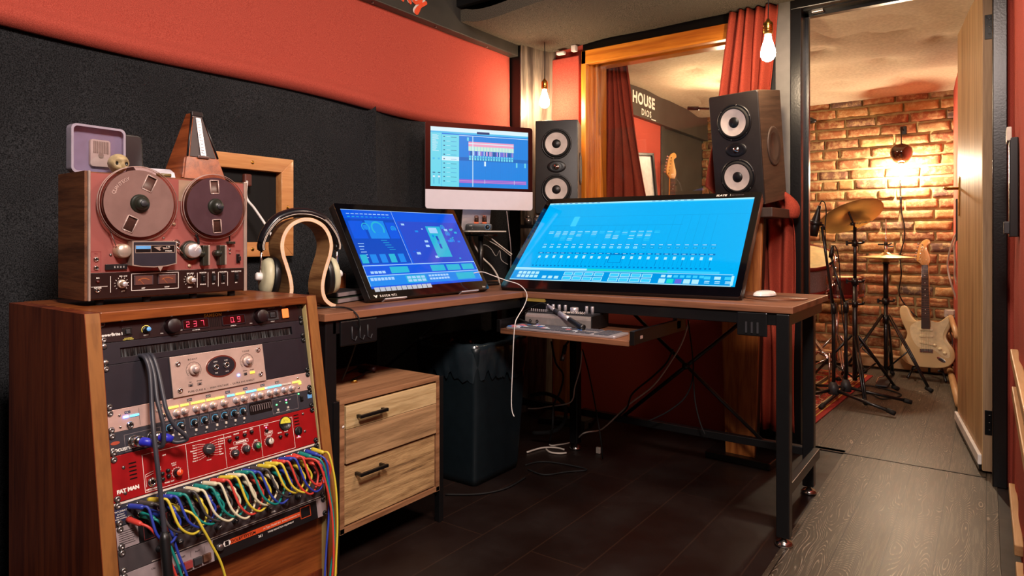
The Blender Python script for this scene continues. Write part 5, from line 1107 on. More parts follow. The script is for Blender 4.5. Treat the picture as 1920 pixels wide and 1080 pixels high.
# left touch screen
LW, LH = .624, .377
o = thing('small_touchscreen', 'tilted touchscreen with a deep blue display on the left desk wing', 'touchscreen', facing((-1.724, 1.786, .926), 1.5574, -.5369))
b = B(); b.prism(rrect(LW, LH, .008, 4), -.03, -.002, PLB, .002); b.build('housing', o)
b = B(); b.prism(rrect(LW-.002, LH-.002, .007, 4), -.002, 0, MATS['screen_bezel_glass']); b.build('bezel', o)
C2 = dict(bg=scr('screen_blue', '#0c5ae6'), lo=scr('screen_navy', '#0a4cc4'), hi=scr('screen_azure', '#1c8af0'), w=scr('screen_icewhite', '#a8d4ff'), t=scr('screen_teal', '#2ab8dc'), v=scr('screen_mauve', '#2a4fd0'), wh=scr('screen_white', '#d8dcea', .8))
rs = [(0, 0, 1, 1, 'bg'), (0, 0, 1, .006, 'w'), (.0, .12, .40, .7, 'lo'), (.42, .05, .99, .72, 'v'), (.42, .05, .99, .14, 'bg'), (.4, .0, .403, .72, 'w'), (0, .715, 1, .725, 'w'), (0, .725, 1, .84, 'bg'), (0, .84, 1, .85, 'w'), (0, .85, 1, .97, 'hi'), (0, .97, 1, 1, 'bg'), (.0, .725, .004, .97, 'w'), (.996, .725, 1, .97, 'w')]
for i in range(10): rs.append((.03+i*.035, .05, .055+i*.035, .06, 'w')); rs.append((.03+i*.035, .09, .05+i*.035, .098, 't'))
for i in range(6): rs.append((.03, .44+i*.035, .06+.02*R_.random(), .448+i*.035, 'w'))
for i in range(5): rs.append((.22+.01*i, .40+i*.03, .27+.01*i, .406+i*.03, 't'))
for i in range(5): rs.append((.01+i*.075, .58, .06+i*.075, .69, 't' if i in (0, 3) else 'hi'))
rs += [(.02, .15, .13, .38, 'bg'), (.15, .14, .30, .38, 'hi'), (.31, .16, .39, .38, 'bg')]
for i in range(26): x, y = .43+R_.random()*.5, .16+R_.random()*.5; s = .01+.025*R_.random(); rs.append((x, y, x+s, y+s*.9, R_.choice('twhb') if 0 else R_.choice(['t', 'w', 'hi', 'bg', 'v'])))
rs += [(.66, .2, .80, .64, 't'), (.68, .22, .76, .3, 'w'), (.72, .34, .74, .52, 'lo')]
for g in ((.20, .35), (.55, .68), (.70, .83), (.85, .97)): rs.append((g[0], .745, g[1], .825, 't'))
for i in range(4): rs.append((.04+.03*i, .79, .065+.03*i, .82, 'w'))
for i in range(7): rs.append((.02+.027*i, .87, .042+.027*i, .905, 'w')); rs.append((.5+.027*i, .87, .522+.027*i, .895, 'w')); rs.append((.5+.027*i, .91, .522+.027*i, .935, 'w'))
rs += [(.30, .865, .47, .955, 't'), (.76, .865, .94, .955, 't')]
for i in range(8): rs.append((.31+(i % 4)*.04, .875+(i//4)*.04, .342+(i % 4)*.04, .905+(i//4)*.04, 'w'))
for i in range(11): rs.append((.02+i*.043, .985, .058+i*.043, 1.035, 'wh'))
b = ui(rs, C2, LW-.042, LH-.062)
for cx, cy, r in ((-.21, .085, .018), (-.155, .08, .030), (-.08, .08, .012), (.19, .09, .012), (.205, .06, .012), (.215, .03, .012), (.115, .05, .010), (.13, .02, .010)): b.ring((cx, cy), r*.78, r, .0008, C2['t'], -.7, 3.9, 24); b.disc((cx, cy), r*.6, .0008, C2['hi'], 20)
b.build('display', o, 'glowing blue display', recalc=False).location = (0, .007, 0)
b = B(); b.text('RAVEN MTI', .012, -LW/2+.045, -LH/2+.0065, .0004, WSCREEN, spacing=1.3); b.raw([(-LW/2+.018, -LH/2+.016, .0004), (-LW/2+.027, -LH/2+.013, .0004), (-LW/2+.036, -LH/2+.016, .0004), (-LW/2+.029, -LH/2+.006, .0004), (-LW/2+.025, -LH/2+.006, .0004)], [(0, 1, 2, 3, 4)], WSCREEN); b.text('slate', .010, LW/2-.04, -LH/2+.008, .0004, WSCREEN); b.build('printed_lettering', o)
for x in (-.20, .19): b = B(); b.box((x, -LH/2-.002, -.012), (.10, .006, .03), ALU, .002); b.build('foot', o)
# upper computer with white chin
IW, IH = .528, .394
o = thing('desktop_computer', 'slim desktop computer with silver chin showing recording tracks, raised between the touchscreens', 'computer', facing((-1.901, 2.388, 1.298), 1.0227, 0))
b = B(); b.prism(rrect(IW, IH, .014, 5), -.012, -.0015, ALU, .003); b.prism(rrect(IW*.7, IH*.7, .05, 5), -.04, -.012, ALU, .012); b.build('housing', o)
b = B(); b.prism([(x, max(y, -IH/2+.088)) for x, y in rrect(IW, IH, .014, 5)], -.0015, 0, MATS['screen_bezel_glass']); b.build('bezel', o)
b = B(); b.prism([(x, min(y, -IH/2+.088)) for x, y in rrect(IW, IH, .014, 5)], -.0015, .0003, plain('chin_aluminium', '#d9d3dc', .45, var=.02)); b.build('chin', o, 'pale silver chin')
C3 = dict(bg=scr('daw_blue', '#008ae6'), hi=scr('daw_sky', '#4ac4f0'), lo=scr('daw_slate', '#0070c4'), w=scr('daw_white', '#d8f6ff'), t=scr('daw_aqua', '#6cdcf0'), d=scr('daw_dark', '#104878'), p=scr('daw_pink', '#f0a8c8'), v=scr('daw_violet', '#8a6ad8'), g=scr('daw_mint', '#c8f0e0'))
rs = [(0, 0, 1, 1, 'bg'), (0, 0, 1, .07, 'w'), (0, .07, 1, .10, 'hi'), (0, .10, .11, 1, 't'), (.11, .12, .28, 1, 't'), (.11, .49, .28, .56, 'w'), (.105, .1, .11, 1, 'hi'), (.28, .12, 1, .128, 'w'), (.46, .045, .59, .085, 'd'), (.28, .49, 1, .55, 'hi')]
rs[-1] = (.28, .49, 1, .55, 'lo')
for i in range(11): rs += [(.125, .15+i*.075, .14, .165+i*.075, 'd'), (.155, .155+i*.075, .19, .16+i*.075, 'w'), (.2, .16+i*.075, .255, .165+i*.075, 'lo' if i % 3 else 'd')]
for i in range(16): rs.append((.015, .13+i*.018, .05+.03*R_.random(), .136+i*.018, 'w'))
for i in range(2): rs += [(.02+i*.05, .52, .04+i*.05, .55, 'hi'), (.02+i*.05, .76, .045+i*.05, .775, 'd'), (.03+i*.05, .79, .034+i*.05, .96, 'lo'), (.022+i*.05, .82, .042+i*.05, .85, 'w')]
for i in range(60): rs.append((.285+i*.012, .14, .2857+i*.012, .99, 'lo'))
rs += [(.375, .22, .845, .30, 'p'), (.375, .245, .845, .26, 'w'), (.375, .30, .845, .375, 'g')]
for i in range(14): rs.append((.40+i*.032, .30, .403+i*.032, .375, 'hi'))
for i in range(40):
    x = .38+i*.0116; rs.append((x, .38, x+.004+.004*R_.random(), .455, R_.choice(['v', 'w', 'p', 'd'])))
for i in range(17): x = .38+i*.0275; rs.append((x, .46, x+.018, .535, 't')); rs.append((x+.004, .485, x+.014, .495, 'lo'))
rs += [(.36, .15, .378, .21, 't'), (.535, .55, .553, .63, 'w'), (.87, .55, .885, .63, 't'), (.96, .55, .975, .63, 't'), (.28, .865, .98, .93, 'v'), (.28, .888, .98, .893, 'p'), (.28, .91, .98, .915, 'p'), (.54, .86, .543, .935, 'w'), (.85, .86, .853, .935, 'w'), (.415, .13, .422, .99, 'w')]
b = ui(rs, C3, IW-.048, IH-.125); b.build('display', o, 'bright blue recording software display', recalc=False).location = (0, .0395, 0)
b = B(); b.T = RX(0); b.span((-.095, -.285, -.10), (-.0, -.19, -.09), ALU) if 0 else None
b.raw([(-.07, -IH/2+.05, -.04), (.07, -IH/2+.05, -.04), (.07, -IH/2-.095, -.075), (-.07, -IH/2-.095, -.075), (-.07, -IH/2+.05, -.05), (.07, -IH/2+.05, -.05), (.07, -IH/2-.095, -.085), (-.07, -IH/2-.095, -.085)], [(0, 1, 2, 3), (4, 7, 6, 5), (0, 4, 5, 1), (3, 2, 6, 7), (1, 5, 6, 2), (0, 3, 7, 4)], ALU); b.build('stand_neck', o)
b = B(); b.T = TR(0, -IH/2-.105, 0) @ RX(-PI/2); b.prism(rrect(.20, .19, .02, 5, .0, .01), 0, .006, plain('stand_plate', '#c8c4b8', .35, metal=.3), .001); b.build('stand_plate', o)
sp = o.matrix_world @ Vector((0, -IH/2-.113, 0)); print('plate', sp)
st = thing('monitor_riser', 'black post holding the computer up behind the two touchscreens', 'stand', (sp.x, sp.y, DZ))
b = B(); b.span((-.10, -.10, 0), (.08, .10, .012), STEEL, .003); b.build('base', st); b = B(); b.cyl((0, 0, .012), .012, sp.z-DZ-.020, STEEL, 20); b.span((-.06, -.05, sp.z-DZ-.010), (.06, .05, sp.z-DZ-.002), STEEL); b.build('post', st)
# small valve amplifier on the stand plate
vp = ony(898, 424, 2.395); vy = 1.0227-.35
o = thing('valve_headphone_amp', 'little black amplifier with two glass valves under the raised computer', 'amplifier', facing((vp.x, vp.y, sp.z+.0145), vy))
b = B(); b.prism(rrect(.125, .032, .012, 4, 0, .018), -.09, 0, PLB, .002); b.build('case', o)
b = B(); b.lathe([(.0105, 0), (.0095, .008), (0, .008)], PLB, 20, TR(.040, .018, 0)); b.ring((.040, .018), .0108, .0122, .0012, BLUEC); b.build('volume_knob', o)
for x in (-.012, .026):
    b = B(); b.T = TR(x, .034, -.04) @ RX(-PI/2); b.lathe([(.011, 0), (.011, .032), (.008, .038), (0, .040)], glass('valve_glass%d' % len(MATS), (1, .8, .7)), 16); v = b.build('valve', o)
    b = B(); b.T = TR(x, .034, -.04) @ RX(-PI/2); b.lathe([(.0105, .0), (.0105, .008), (0, .008)], glow('valve_heater%d' % len(MATS), (1, .25, .12), .8), 14); b.lathe([(.006, .008), (.006, .028), (0, .029)], PLG, 10); b.build('filament', v)
b = B(); b.text('TUBE', .006, -.045, .022, .0005, WSCREEN); b.disc((-.03, .012), .003, .0006, CHROME, 12); b.build('front_print', o)
# cables hanging between the screens
def wire(label, name, pts, r, m, cat='cable', spl=6, grp=None): b = B(); b.tube(pts, r, m, 8, spl=spl); return tag(b.build(name), label, cat, grp)
Y2 = 2.42
wire('thick cream cable curving down between the touchscreens', 'cream_cable', [ony(883, 432, Y2), ony(888, 455, Y2), ony(902, 480, Y2), ony(922, 500, Y2), ony(934, 520, Y2), ony(938, 540, Y2+.02)], .004, CREAMB)
wire('straight cream cable sloping from under the computer to the large touchscreen', 'cream_cable', [ony(898, 430, Y2), ony(915, 442, Y2), ony(935, 458, Y2), ony(960, 477, Y2)], .0028, CREAMB)
wire('second thinner cream cable sloping just below the straight one', 'cream_cable', [ony(896, 431, Y2+.01), ony(912, 448, Y2+.01), ony(935, 462, Y2+.01), ony(958, 480, Y2+.01)], .0022, CREAMB)
wire('thin looping grey cable in the gap between the touchscreens', 'thin_cable', [ony(952, 496, Y2-.03), ony(940, 487, Y2-.03), ony(937, 470, Y2-.03), ony(930, 480, Y2-.02), ony(920, 466, Y2-.02), ony(908, 459, Y2-.02), ony(899, 466, Y2-.02), ony(903, 485, Y2-.02), ony(906, 507, Y2-.02)], .0018, plain('grey_lead', '#8a8680', .5))
wire('black cable hanging straight down from the computer plate', 'black_cable', [ony(881, 430, Y2+.02), ony(882, 470, Y2+.02), ony(884, 520, Y2+.02), ony(884, 545, Y2+.03)], .003, RUB)
wire('dark cable hanging to the left of the computer neck', 'black_cable', [ony(950, 396, Y2+.05), ony(954, 430, Y2+.05), ony(958, 470, Y2+.05), ony(957, 520, Y2+.05)], .002, GREYL)
# white lead that runs from the left screen over the desk corner and hangs below the tray
pts = [onx(888, 512, -1.62)+Vector((.0, 0, .0)), ony(905, 510, 2.02), ony(925, 517, 2.06), ony(950, 526, 2.10), ony(972, 533, 2.115), ony(985, 545, 2.12), ony(988, 558, 2.12), ony(982, 575, 2.03), ony(972, 592, 1.97), ony(966, 606, 1.945), ony(963, 640, 1.94), ony(961, 690, 1.94), ony(959, 745, 1.94), ony(960, 770, 1.94), ony(964, 781, 1.94)]
wire('thin white lead draped over the desk corner and dangling below the tray', 'white_lead', pts, .0017, WHT, spl=7)
# lip of cork under the corner
b = B(); b.span((-1.49, DYF+.005, DZ-.035), (-1.40, DYF+.03, DZ-.0225), plain('yellow_tape', '#a58a3c', .6)); tag(b.build('tape_strip'), 'yellowish strip stuck under the inner desk corner', 'strip')
# round pad and mouse
p = onz(1457, 560, DZ); o = thing('mouse_mat', 'round brown leather-like mouse mat at the right end of the desk', 'mouse mat', (p.x-.008, p.y+.01, DZ+.0004))
b = B(); b.cyl((0, 0, 0), .105, .003, plain('brown_mat', '#6a3f28', .5), 48); b.build('mat', o)
o = thing('computer_mouse', 'white computer mouse on the round brown mat', 'mouse', axes((p.x-.05, p.y+.03, DZ+.0038), (.25, .97, 0), (-.97, .25, 0), (0, 0, 1)))
b = B(); vs = []; fs = []
for j in range(9):
    for i in range(28):
        th = PI/2*j/8; a = 2*PI*i/28; c, s_ = math.cos(a), math.sin(a); k = (abs(c)**2.6+abs(s_)**2.6)**(-1/2.6); vs.append((.056*k*c*math.cos(th)**.6, .029*k*s_*math.cos(th)**.6, .004+.018*math.sin(th)))
for j in range(8):
    for i in range(28): fs.append((j*28+i, j*28+(i+1) % 28, (j+1)*28+(i+1) % 28, (j+1)*28+i))
b.raw(vs, fs, plain('glossy_white', '#f2efec', .15), True); b.cyl((0, 0, 0), .024, .004, ALU, 20); b.build('shell', o)
# ================================================================ HEADPHONES ON THEIR STAND
# omega shaped plywood stand
hs_o = onz(606, 573, DZ); FA = math.radians(76)
o = thing('headphone_stand', 'omega shaped walnut plywood headphone stand on the left desk wing', 'stand', facing((-1.648, 1.238, DZ+.0006), FA))
c = [(.090, .004), (.072, .012), (.055, .030), (.048, .060), (.052, .095), (.062, .130), (.073, .165), (.076, .195), (.068, .225), (.050, .250), (.024, .265), (0, .269)]
cc = [Vector((x, y, 0)) for x, y in c]; cc = cc+[Vector((-p.x, p.y, 0)) for p in cc[-2::-1]]; cs = spline(cc, 5); DD = .095; TT = .0055
def strip(b, c, z0, z1, th, m, me):
    n = len(c); L = []; Rr = []
    for i in range(n):
        d = (c[min(i+1, n-1)]-c[max(i-1, 0)]).normalized(); nn = Vector((-d.y, d.x, 0)); L.append(c[i]+nn*th); Rr.append(c[i]-nn*th)
    for A in (L, Rr): b.raw([(p.x, p.y, z0) for p in A]+[(p.x, p.y, z1) for p in A], [(i, i+1, n+i+1, n+i) for i in range(n-1)], m, True)
    k = 5
    for j in range(k):
        a0, a1 = j/k, (j+1)/k
        for z in (z0, z1): b.raw([tuple(L[i].lerp(Rr[i], a0))[:2]+(z,) for i in range(n)]+[tuple(L[i].lerp(Rr[i], a1))[:2]+(z,) for i in range(n)], [(i, i+1, n+i+1, n+i) for i in range(n-1)], me if j % 2 == 0 else CREAMB)
    for i in (0, n-1): b.raw([(L[i].x, L[i].y, z0), (Rr[i].x, Rr[i].y, z0), (Rr[i].x, Rr[i].y, z1), (L[i].x, L[i].y, z1)], [(0, 1, 2, 3)], me)
b = B(); strip(b, cs, -DD, 0, TT, PLYW, PLYE); b.build('bent_plywood', o)
for i in range(1): pass
SM = o.matrix_world.copy()
o = thing('headphones', 'black headphones with cream ear cups hanging over the plywood stand', 'headphones', SM @ TR(0, .0, -.052))
b = B(); hb = [(-.118, .178), (-.119, .195), (-.106, .228), (-.075, .266), (-.035, .284), (0, .288), (.035, .284), (.075, .266), (.106, .228), (.119, .195), (.118, .178)]
hc = spline([Vector((x, y, 0)) for x, y in hb], 6)
strip(b, hc, -.022, .022, .004, PLB, PLB); b.build('headband', o)
b = B(); hp = spline([Vector((x*1.0, y+.004, 0)) for x, y in hb[1:10]], 6); b.T = Matrix.Diagonal((1, 1, 1.7, 1)); b.tube([(p.x, p.y, 0) for p in hp], .015, plain('black_leather', '#15151a', .32, coat=.2), 14, rfun=lambda q: .009+.005*math.sin(PI*min(1, max(0, q)))**.5); b.build('head_pad', o)
for s in (-1, 1):
    b = B(); b.tube([(s*.118, .185, 0), (s*.119, .145, 0), (s*.120, .100, 0)], .0035, CHROME, 8); b.tube([(s*.118, .195, 0), (s*.1185, .175, 0)], .008, PLB, 8); b.build('slider_rod', o)
    T0 = TR(s*.104, .098, 0) @ RZ(s*.10) @ RY(s*PI/2)
    b = B(); b.T = T0 @ Matrix.Diagonal((.92, 1.25, 1, 1)); b.lathe([(.044, -.030), (.048, -.026), (.048, -.014), (.045, -.010), (.02, -.010)], PLB, 28, TR(0, 0, 0)); b.build('ear_pad', o)
    b = B(); b.T = T0 @ Matrix.Diagonal((.92, 1.25, 1, 1)); b.lathe([(.046, -.009), (.046, .0), (.041, .010), (.03, .014), (0, .015)], plain('cream_ear_cup%d' % (s+1), '#c3bf9f', .45), 28); b.build('ear_cup', o, 'cream ear cup')
    b = B(); b.T = T0; b.lathe([(.012, .0), (.012, .028), (.009, .031), (0, .031)], WHT, 16); b.build('pivot', o)
o = thing('wooden_block', 'small red-brown wooden block behind the headphone stand', 'block', onz(624, 560, DZ)+Vector((-.06, .06, .001)))
b = B(); b.span((-.03, -.025, 0), (.03, .025, .085), METW, .003); b.build('block', o)
# ================================================================ SPEAKERS
def speaker(lab, loc, yaw, pit, w, h, d, flip):
    o = thing('studio_monitor', lab, 'speaker', facing(loc, yaw, pit), 'studio monitor speakers')
    SPW = MATS.get('speaker_veneer') or wood('speaker_veneer', '#40332b', '#574538', 2, 1.5, .4, '#32271f'); SPF = MATS.get('speaker_front') or plain('speaker_front', '#231f1e', .45)
    b = B(); b.T = TR(0, 0, -d/2); b.box((0, 0, 0), (w, h, d-.004), SPW, .004); b.build('cabinet', o)
    b = B(); b.T = TR(0, 0, -.004); b.prism(rrect(w-.002, h-.002, .012, 4), -.004, .006, SPF, .003); b.build('front_baffle', o)
    z = .0022; off = .117*h/.48
    for y in (off, -off):
        b = B(); b.lathe([(.078, 0), (.078, .003), (.072, .005), (.069, .001)], PLB, 40, TR(0, y, z), cap=False); b.lathe([(.070, .001), (.066, .010), (.060, .012), (.056, .009)], RUB, 40, TR(0, y, z), cap=False)
        for k in range(6): a = k*PI/3+.3; b.lathe([(.0022, 0), (.0018, .002), (0, .002)], SCREW, 8, TR(.074*math.cos(a), y+.074*math.sin(a), z+.004))
        f = b.build('woofer', o)
        b = B(); b.lathe([(.057, .009), (.04, .005), (.020, .002)], plain('cone_%d' % len(MATS), '#c4b8b2', .5), 40, TR(0, y, z+.002), cap=False); b.build('cone', f, 'pale grey cone')
        b = B(); b.lathe([(.0245, .002), (.022, .006), (.013, .010), (0, .011)], PLB, 28, TR(0, y, z)); b.build('dust_cap', f)
    b = B(); b.T = Matrix.Diagonal((1.35, .85, 1, 1)); b.lathe([(.036, 0), (.034, .003), (.02, .001)], PLB, 36, TR(0, 0, z), cap=False); b.T = Matrix(); b.lathe([(.026, .0), (.014, .001)], PLB, 28, TR(0, 0, z+.001), cap=False); b.lathe([(.015, .002), (.013, .003), (.010, .006), (0, .008)], CHROME, 24, TR(0, 0, z)); b.build('tweeter', o)
    for s in ((1,) if not flip else (1,)):
        b = B(); b.T = TR(w/2, .0, -d*.52) @ RY(PI/2) @ Matrix.Diagonal((min(1, d/.30), 1, 1, 1)); b.lathe([(.085, .0), (.085, .004), (.078, .007), (.070, .002), (.062, .006), (.055, .002), (0, .001)], MATS.get('side_radiator') or plain('side_radiator', '#4a3c34', .5), 40); b.build('side_radiator', o)
    return o
speaker('larger looking studio monitor speaker by the doorway in front of the red curtain', (-.87292, 2.8616, 1.3478), -.1713, .1473, .225, .4796, .22, 0)
speaker('studio monitor speaker in the corner beside the raised computer', (-1.785, 2.865, 1.335), .44, .0, .220, .48, .22, 1)
def spk_stand(lab, x, y, z, w0, w1, d, yaw, col=True):
    o = thing('speaker_stand', lab, 'stand', axes((x, y, 0), (math.cos(yaw), math.sin(yaw), 0), (-math.sin(yaw), math.cos(yaw), 0), (0, 0, 1)), 'oak speaker stands')
    b = B(); b.T = Matrix(((1, 0, 0, 0), (0, 0, 1, 0), (0, 1, 0, 0), (0, 0, 0, 1))); b.prism([(-w0/2, .03), (w0/2, .03), (w1/2, z-.04), (-w1/2, z-.04)], -d/2, -d/2+.02, STW, .001); b.build('front_board', o)
    b = B(); b.T = Matrix(((1, 0, 0, 0), (0, 0, 1, 0), (0, 1, 0, 0), (0, 0, 0, 1))); b.prism([(-w0/2+.02, .03), (w0/2-.02, .03), (w1/2-.02, z-.04), (-w1/2+.02, z-.04)], -d/2+.02, d/2, BLK); b.build('core', o)
    b = B(); b.span((-.14, -d/2-.04, 0), (.14, d/2+.05, .03), BLK, .004); b.build('base_plate', o)
    b = B(); b.span((-.13, -.12, z-.04), (.155, .14, z), plain('stand_plate_wood%d' % len(MATS), '#3f322c', .5), .003); b.build('top_plate', o); return o
spk_stand('oak stand under the speaker nearest the doorway', -.862, 2.945, 1.095, .125, .19, .12, -.05)
spk_stand('oak stand under the corner speaker, largely hidden by the desk', -1.79, 2.99, 1.094, .12, .17, .10, .3)
b = B()
for u_, y_ in ((990, 2.80), (1007, 2.78)):
    q = ony(u_, 408, y_); b = B(); b.cyl((q.x, q.y, 1.040), .020, .032, SCREW, 24); b.cyl((q.x, q.y, 1.072), .013, .014, SCREW, 24); o_ = b.build('isolation_puck'); tag(o_, 'silver isolation puck under the corner speaker, ' + ('nearer the computer' if u_ == 990 else 'further from the computer'), 'puck', 'silver pucks under the corner speaker')
b = B(); q = ony(998, 410, 2.80); b.box((q.x, q.y+.02, 1.030), (.12, .10, .018), PLB, .003); b.span((q.x-.02, q.y+.02, 1.02), (q.x+.02, q.y+.16, 1.038), PLB); tag(b.build('puck_shelf'), 'small black shelf in front of the corner speaker stand carrying two silver pucks', 'shelf')
for nm, w_, z_, m_, lab in (('book', .20, .0, '#2a3326', 'dark green book lying flat behind the small touchscreen'), ('book', .17, .019, '#1c1f22', 'black book lying on the dark green one behind the small touchscreen')):
    o = thing('book', lab, 'book', axes((-1.80, 1.47, DZ+.0006+z_), (.95, .3, 0), (-.3, .95, 0), (0, 0, 1)), 'books on the left desk wing')
    b = B(); b.box((0, 0, .009), (w_*.7, w_, .017), plain('book_cover%d' % len(MATS), m_, .5), .002); b.build('cover', o); b = B(); b.box((.004, .0, .009), (w_*.7, w_-.004, .012), GREYL); b.build('pages', o)
# ================================================================ UNDER THE DESK
o = thing('drawer_cabinet', 'two drawer oak look cabinet with black bar handles under the left desk wing', 'cabinet', (-1.506, 1.24, 0))
def cb(): b = B(); b.T = TR(1.506, -1.24, 0); return b
CX0, CX1, CY0, CY1, CZ0, CZ1 = -1.88, -1.506, 1.243, 1.667, .11, .50
b = cb(); b.span((CX0, CY0, CZ1-.016), (CX1, CY1, CZ1), CABX, .001); b.span((CX0, CY0, CZ0), (CX1, CY1, CZ0+.016), CABX, .001); b.span((CX0, CY0, CZ0), (CX1, CY0+.016, CZ1-.016), CABX); b.span((CX0, CY1-.016, CZ0), (CX1, CY1, CZ1-.016), CABX); b.span((CX0, CY0, CZ0), (CX0+.01, CY1, CZ1), CABX); b.build('carcass', o)
zm = .316
for nm, z0, z1, xo, split in (('drawer', zm-.006, CZ1-.022, .004, .41), ('drawer', CZ0+.02, zm-.012, -.004, None)):
    b = cb()
    if split: b.span((CX1-.018, CY0+.02, z0), (CX1+xo, CY1-.02, split-.001), wood('drawer_oak_dark', '#90704e', '#b08c64', 1, 1.4, .65, '#6c5238', bmp=.5), .0015); b.span((CX1-.018, CY0+.02, split), (CX1+xo, CY1-.02, z1), CABW, .0015)
    else: b.span((CX1-.018, CY0+.02, z0), (CX1+xo, CY1-.02, z1), wood('sawn_oak', '#95744c', '#bf9c6c', 1, 1.9, .7, '#5c4530', bmp=1.0, stretch=12), .0015)
    b.span((CX0+.02, CY0+.03, z0+.01), (CX1-.018, CY1-.03, z0+.03), CABX); f = b.build(nm, o)
    b = cb(); zh = .443 if split else .272; b.span((CX1+.018, CY0+.055, zh-.005), (CX1+.028, CY0+.165, zh+.005), BLK, .002)
    for y in (CY0+.062, CY0+.158): b.span((CX1+xo, y-.004, zh-.004), (CX1+.02, y+.004, zh+.004), BLK)
    b.build('handle', f)
for x in (CX0+.012, CX1-.012):
    for y in (CY0-.011, CY1+.011): b = cb(); b.span((x-.011, y-.0105, .0), (x+.011, y+.0105, CZ1-.004), STEEL, .001); b.build('leg', o)
for y in (CY0-.011, CY1+.011): b = cb(); b.span((CX0+.02, y-.009, CZ0-.02), (CX1-.02, y+.009, CZ0-.002), STEEL); b.build('leg_rail', o)
b = cb(); b.lathe([(.004, 0), (.004, .001), (0, .001)], WHT, 12, TR(CX1+.0, CY0+.012, .42) @ RY(PI/2)); b.build('drawer_stop', o)
p = onz(664, 717, CZ1); b = B(); b.lathe([(.011, 0), (.011, .007), (.008, .009), (0, .009)], BRASS, 16, TR(p.x, p.y, CZ1+.0004)); tag(b.build('brass_cap'), 'small brass cap lying on the drawer cabinet', 'cap')
b = B(); q = onz(690, 700, CZ1); b.tube([q+Vector((-.05, 0, .015)), q+Vector((0, .01, .015)), q+Vector((.02, .015, .015))], .008, plain('maroon_box', '#3c1c24', .4), 8); b.box(tuple(q+Vector((-.02, .005, .004))), (.04, .03, .008), PLB, .002); tag(b.build('cable_joiner'), 'dark maroon cable joiner lying at the back of the drawer cabinet top', 'adapter')
wire('thin black cable looping from the desk edge down to the drawer cabinet', 'black_lead', [onz(590, 578, DZ+.004), onz(640, 576, DZ+.004), ony(662, 583, 1.29), ony(674, 603, 1.30), ony(668, 640, 1.33), ony(655, 680, 1.36), ony(642, 712, 1.38), onz(650, 700, CZ1+.006), onz(675, 690, CZ1+.006), onz(684, 700, CZ1+.006), onz(660, 712, CZ1+.006)], .0025, RUB)
# bin with a black bag
o = thing('waste_bin', 'tall black plastic bin lined with a crumpled black bag beside the drawers', 'bin', (-1.735, 2.13, 0))
b = B(); rings = [(0, .125, .145, .02), (.03, .130, .15, .02), (.30, .146, .165, .02), (.52, .158, .178, .02), (.545, .165, .185, .02), (.545, .158, .178, .018), (.04, .122, .142, .018)]
vs = []; fs = []; NN = None
for z, hx_, hy_, r in rings:
    P = rrect(hx_*2, hy_*2, r, 5); NN = len(P); vs += [(x, y, z) for x, y in P]
for j in range(len(rings)-1):
    for i in range(NN): fs.append((j*NN+i, j*NN+(i+1) % NN, (j+1)*NN+(i+1) % NN, (j+1)*NN+i))
fs += [tuple(range(NN))[::-1], tuple((len(rings)-1)*NN+i for i in range(NN))]
b.raw(vs, fs, plain('bin_plastic', '#111b20', .4), True); b.build('tub', o)
b = B(); vs = []; fs = []; K = 120
prof = [(.42, .006), (.47, .010), (.52, .010), (.553, .010), (.560, .0), (.552, -.010), (.50, -.016), (.36, -.03)]
for j, (z, o_) in enumerate(prof):
    for i in range(K):
        a = 2*PI*i/K; c_, s_ = math.cos(a), math.sin(a); k = (abs(c_)**6+abs(s_)**6)**(-1/6); t_ = (z-.0)/.545
        hx_, hy_ = .125+.04*min(1, t_)+o_, .145+.04*min(1, t_)+o_; nn = noise.noise(Vector((c_*k*5, s_*k*5, z*14)))
        fr = noise.noise(Vector((a*6, 0, 3)))*.06 if j == 0 else 0
        sag_ = .025*max(0, math.sin(a*2+.6)) if j < 6 else 0
        vs.append((hx_*k*c_+nn*.010*c_*(j < 3 or j > 4), hy_*k*s_+nn*.010*s_*(j < 3 or j > 4), z+fr+nn*.008-(sag_ if j < 3 else 0)))
for j in range(len(prof)-1):
    for i in range(K): fs.append((j*K+i, j*K+(i+1) % K, (j+1)*K+(i+1) % K, (j+1)*K+i))
b.raw(vs, fs, plain('bag_film', '#1e282e', .25, coat=.6), True); b.build('bin_bag', o)
# cables under the desk
def P_(u, v, y): return ony(u, v, y)
wire('cream cable running diagonally under the desk to the floor by the bin', 'cream_floor_cable', [P_(1292, 603, 2.62), P_(1280, 640, 2.62), P_(1262, 672, 2.62), P_(1226, 722, 2.62), P_(1180, 758, 2.62), P_(1138, 797, 2.62), P_(1122, 807, 2.62), P_(1095, 812, 2.55), onz(1075, 828, .01), onz(1040, 835, .01), onz(1030, 834, .01)], .0032, CREAMB)
wire('short cream cable lying in a curl on the floor under the desk', 'cream_floor_cable', [onz(988, 848, .006), onz(1015, 840, .006), onz(1040, 839, .006), onz(1058, 843, .006)], .004, CREAMB, spl=5)
wire('lower strand of cream cable curving on the dark floor', 'cream_floor_cable', [onz(1024, 842, .006), onz(1032, 848, .006), onz(1050, 850, .006), onz(1062, 849, .006)], .004, CREAMB, spl=5)
wire('cream cable looping behind the bin past the left oak stand', 'cream_cable_loop', [P_(1091, 658, 2.5), P_(1088, 690, 2.5), P_(1078, 725, 2.5), P_(1074, 748, 2.5), P_(1062, 757, 2.5), P_(1030, 762, 2.5), P_(1004, 766, 2.5), P_(990, 766, 2.5)], .003, CREAMB)
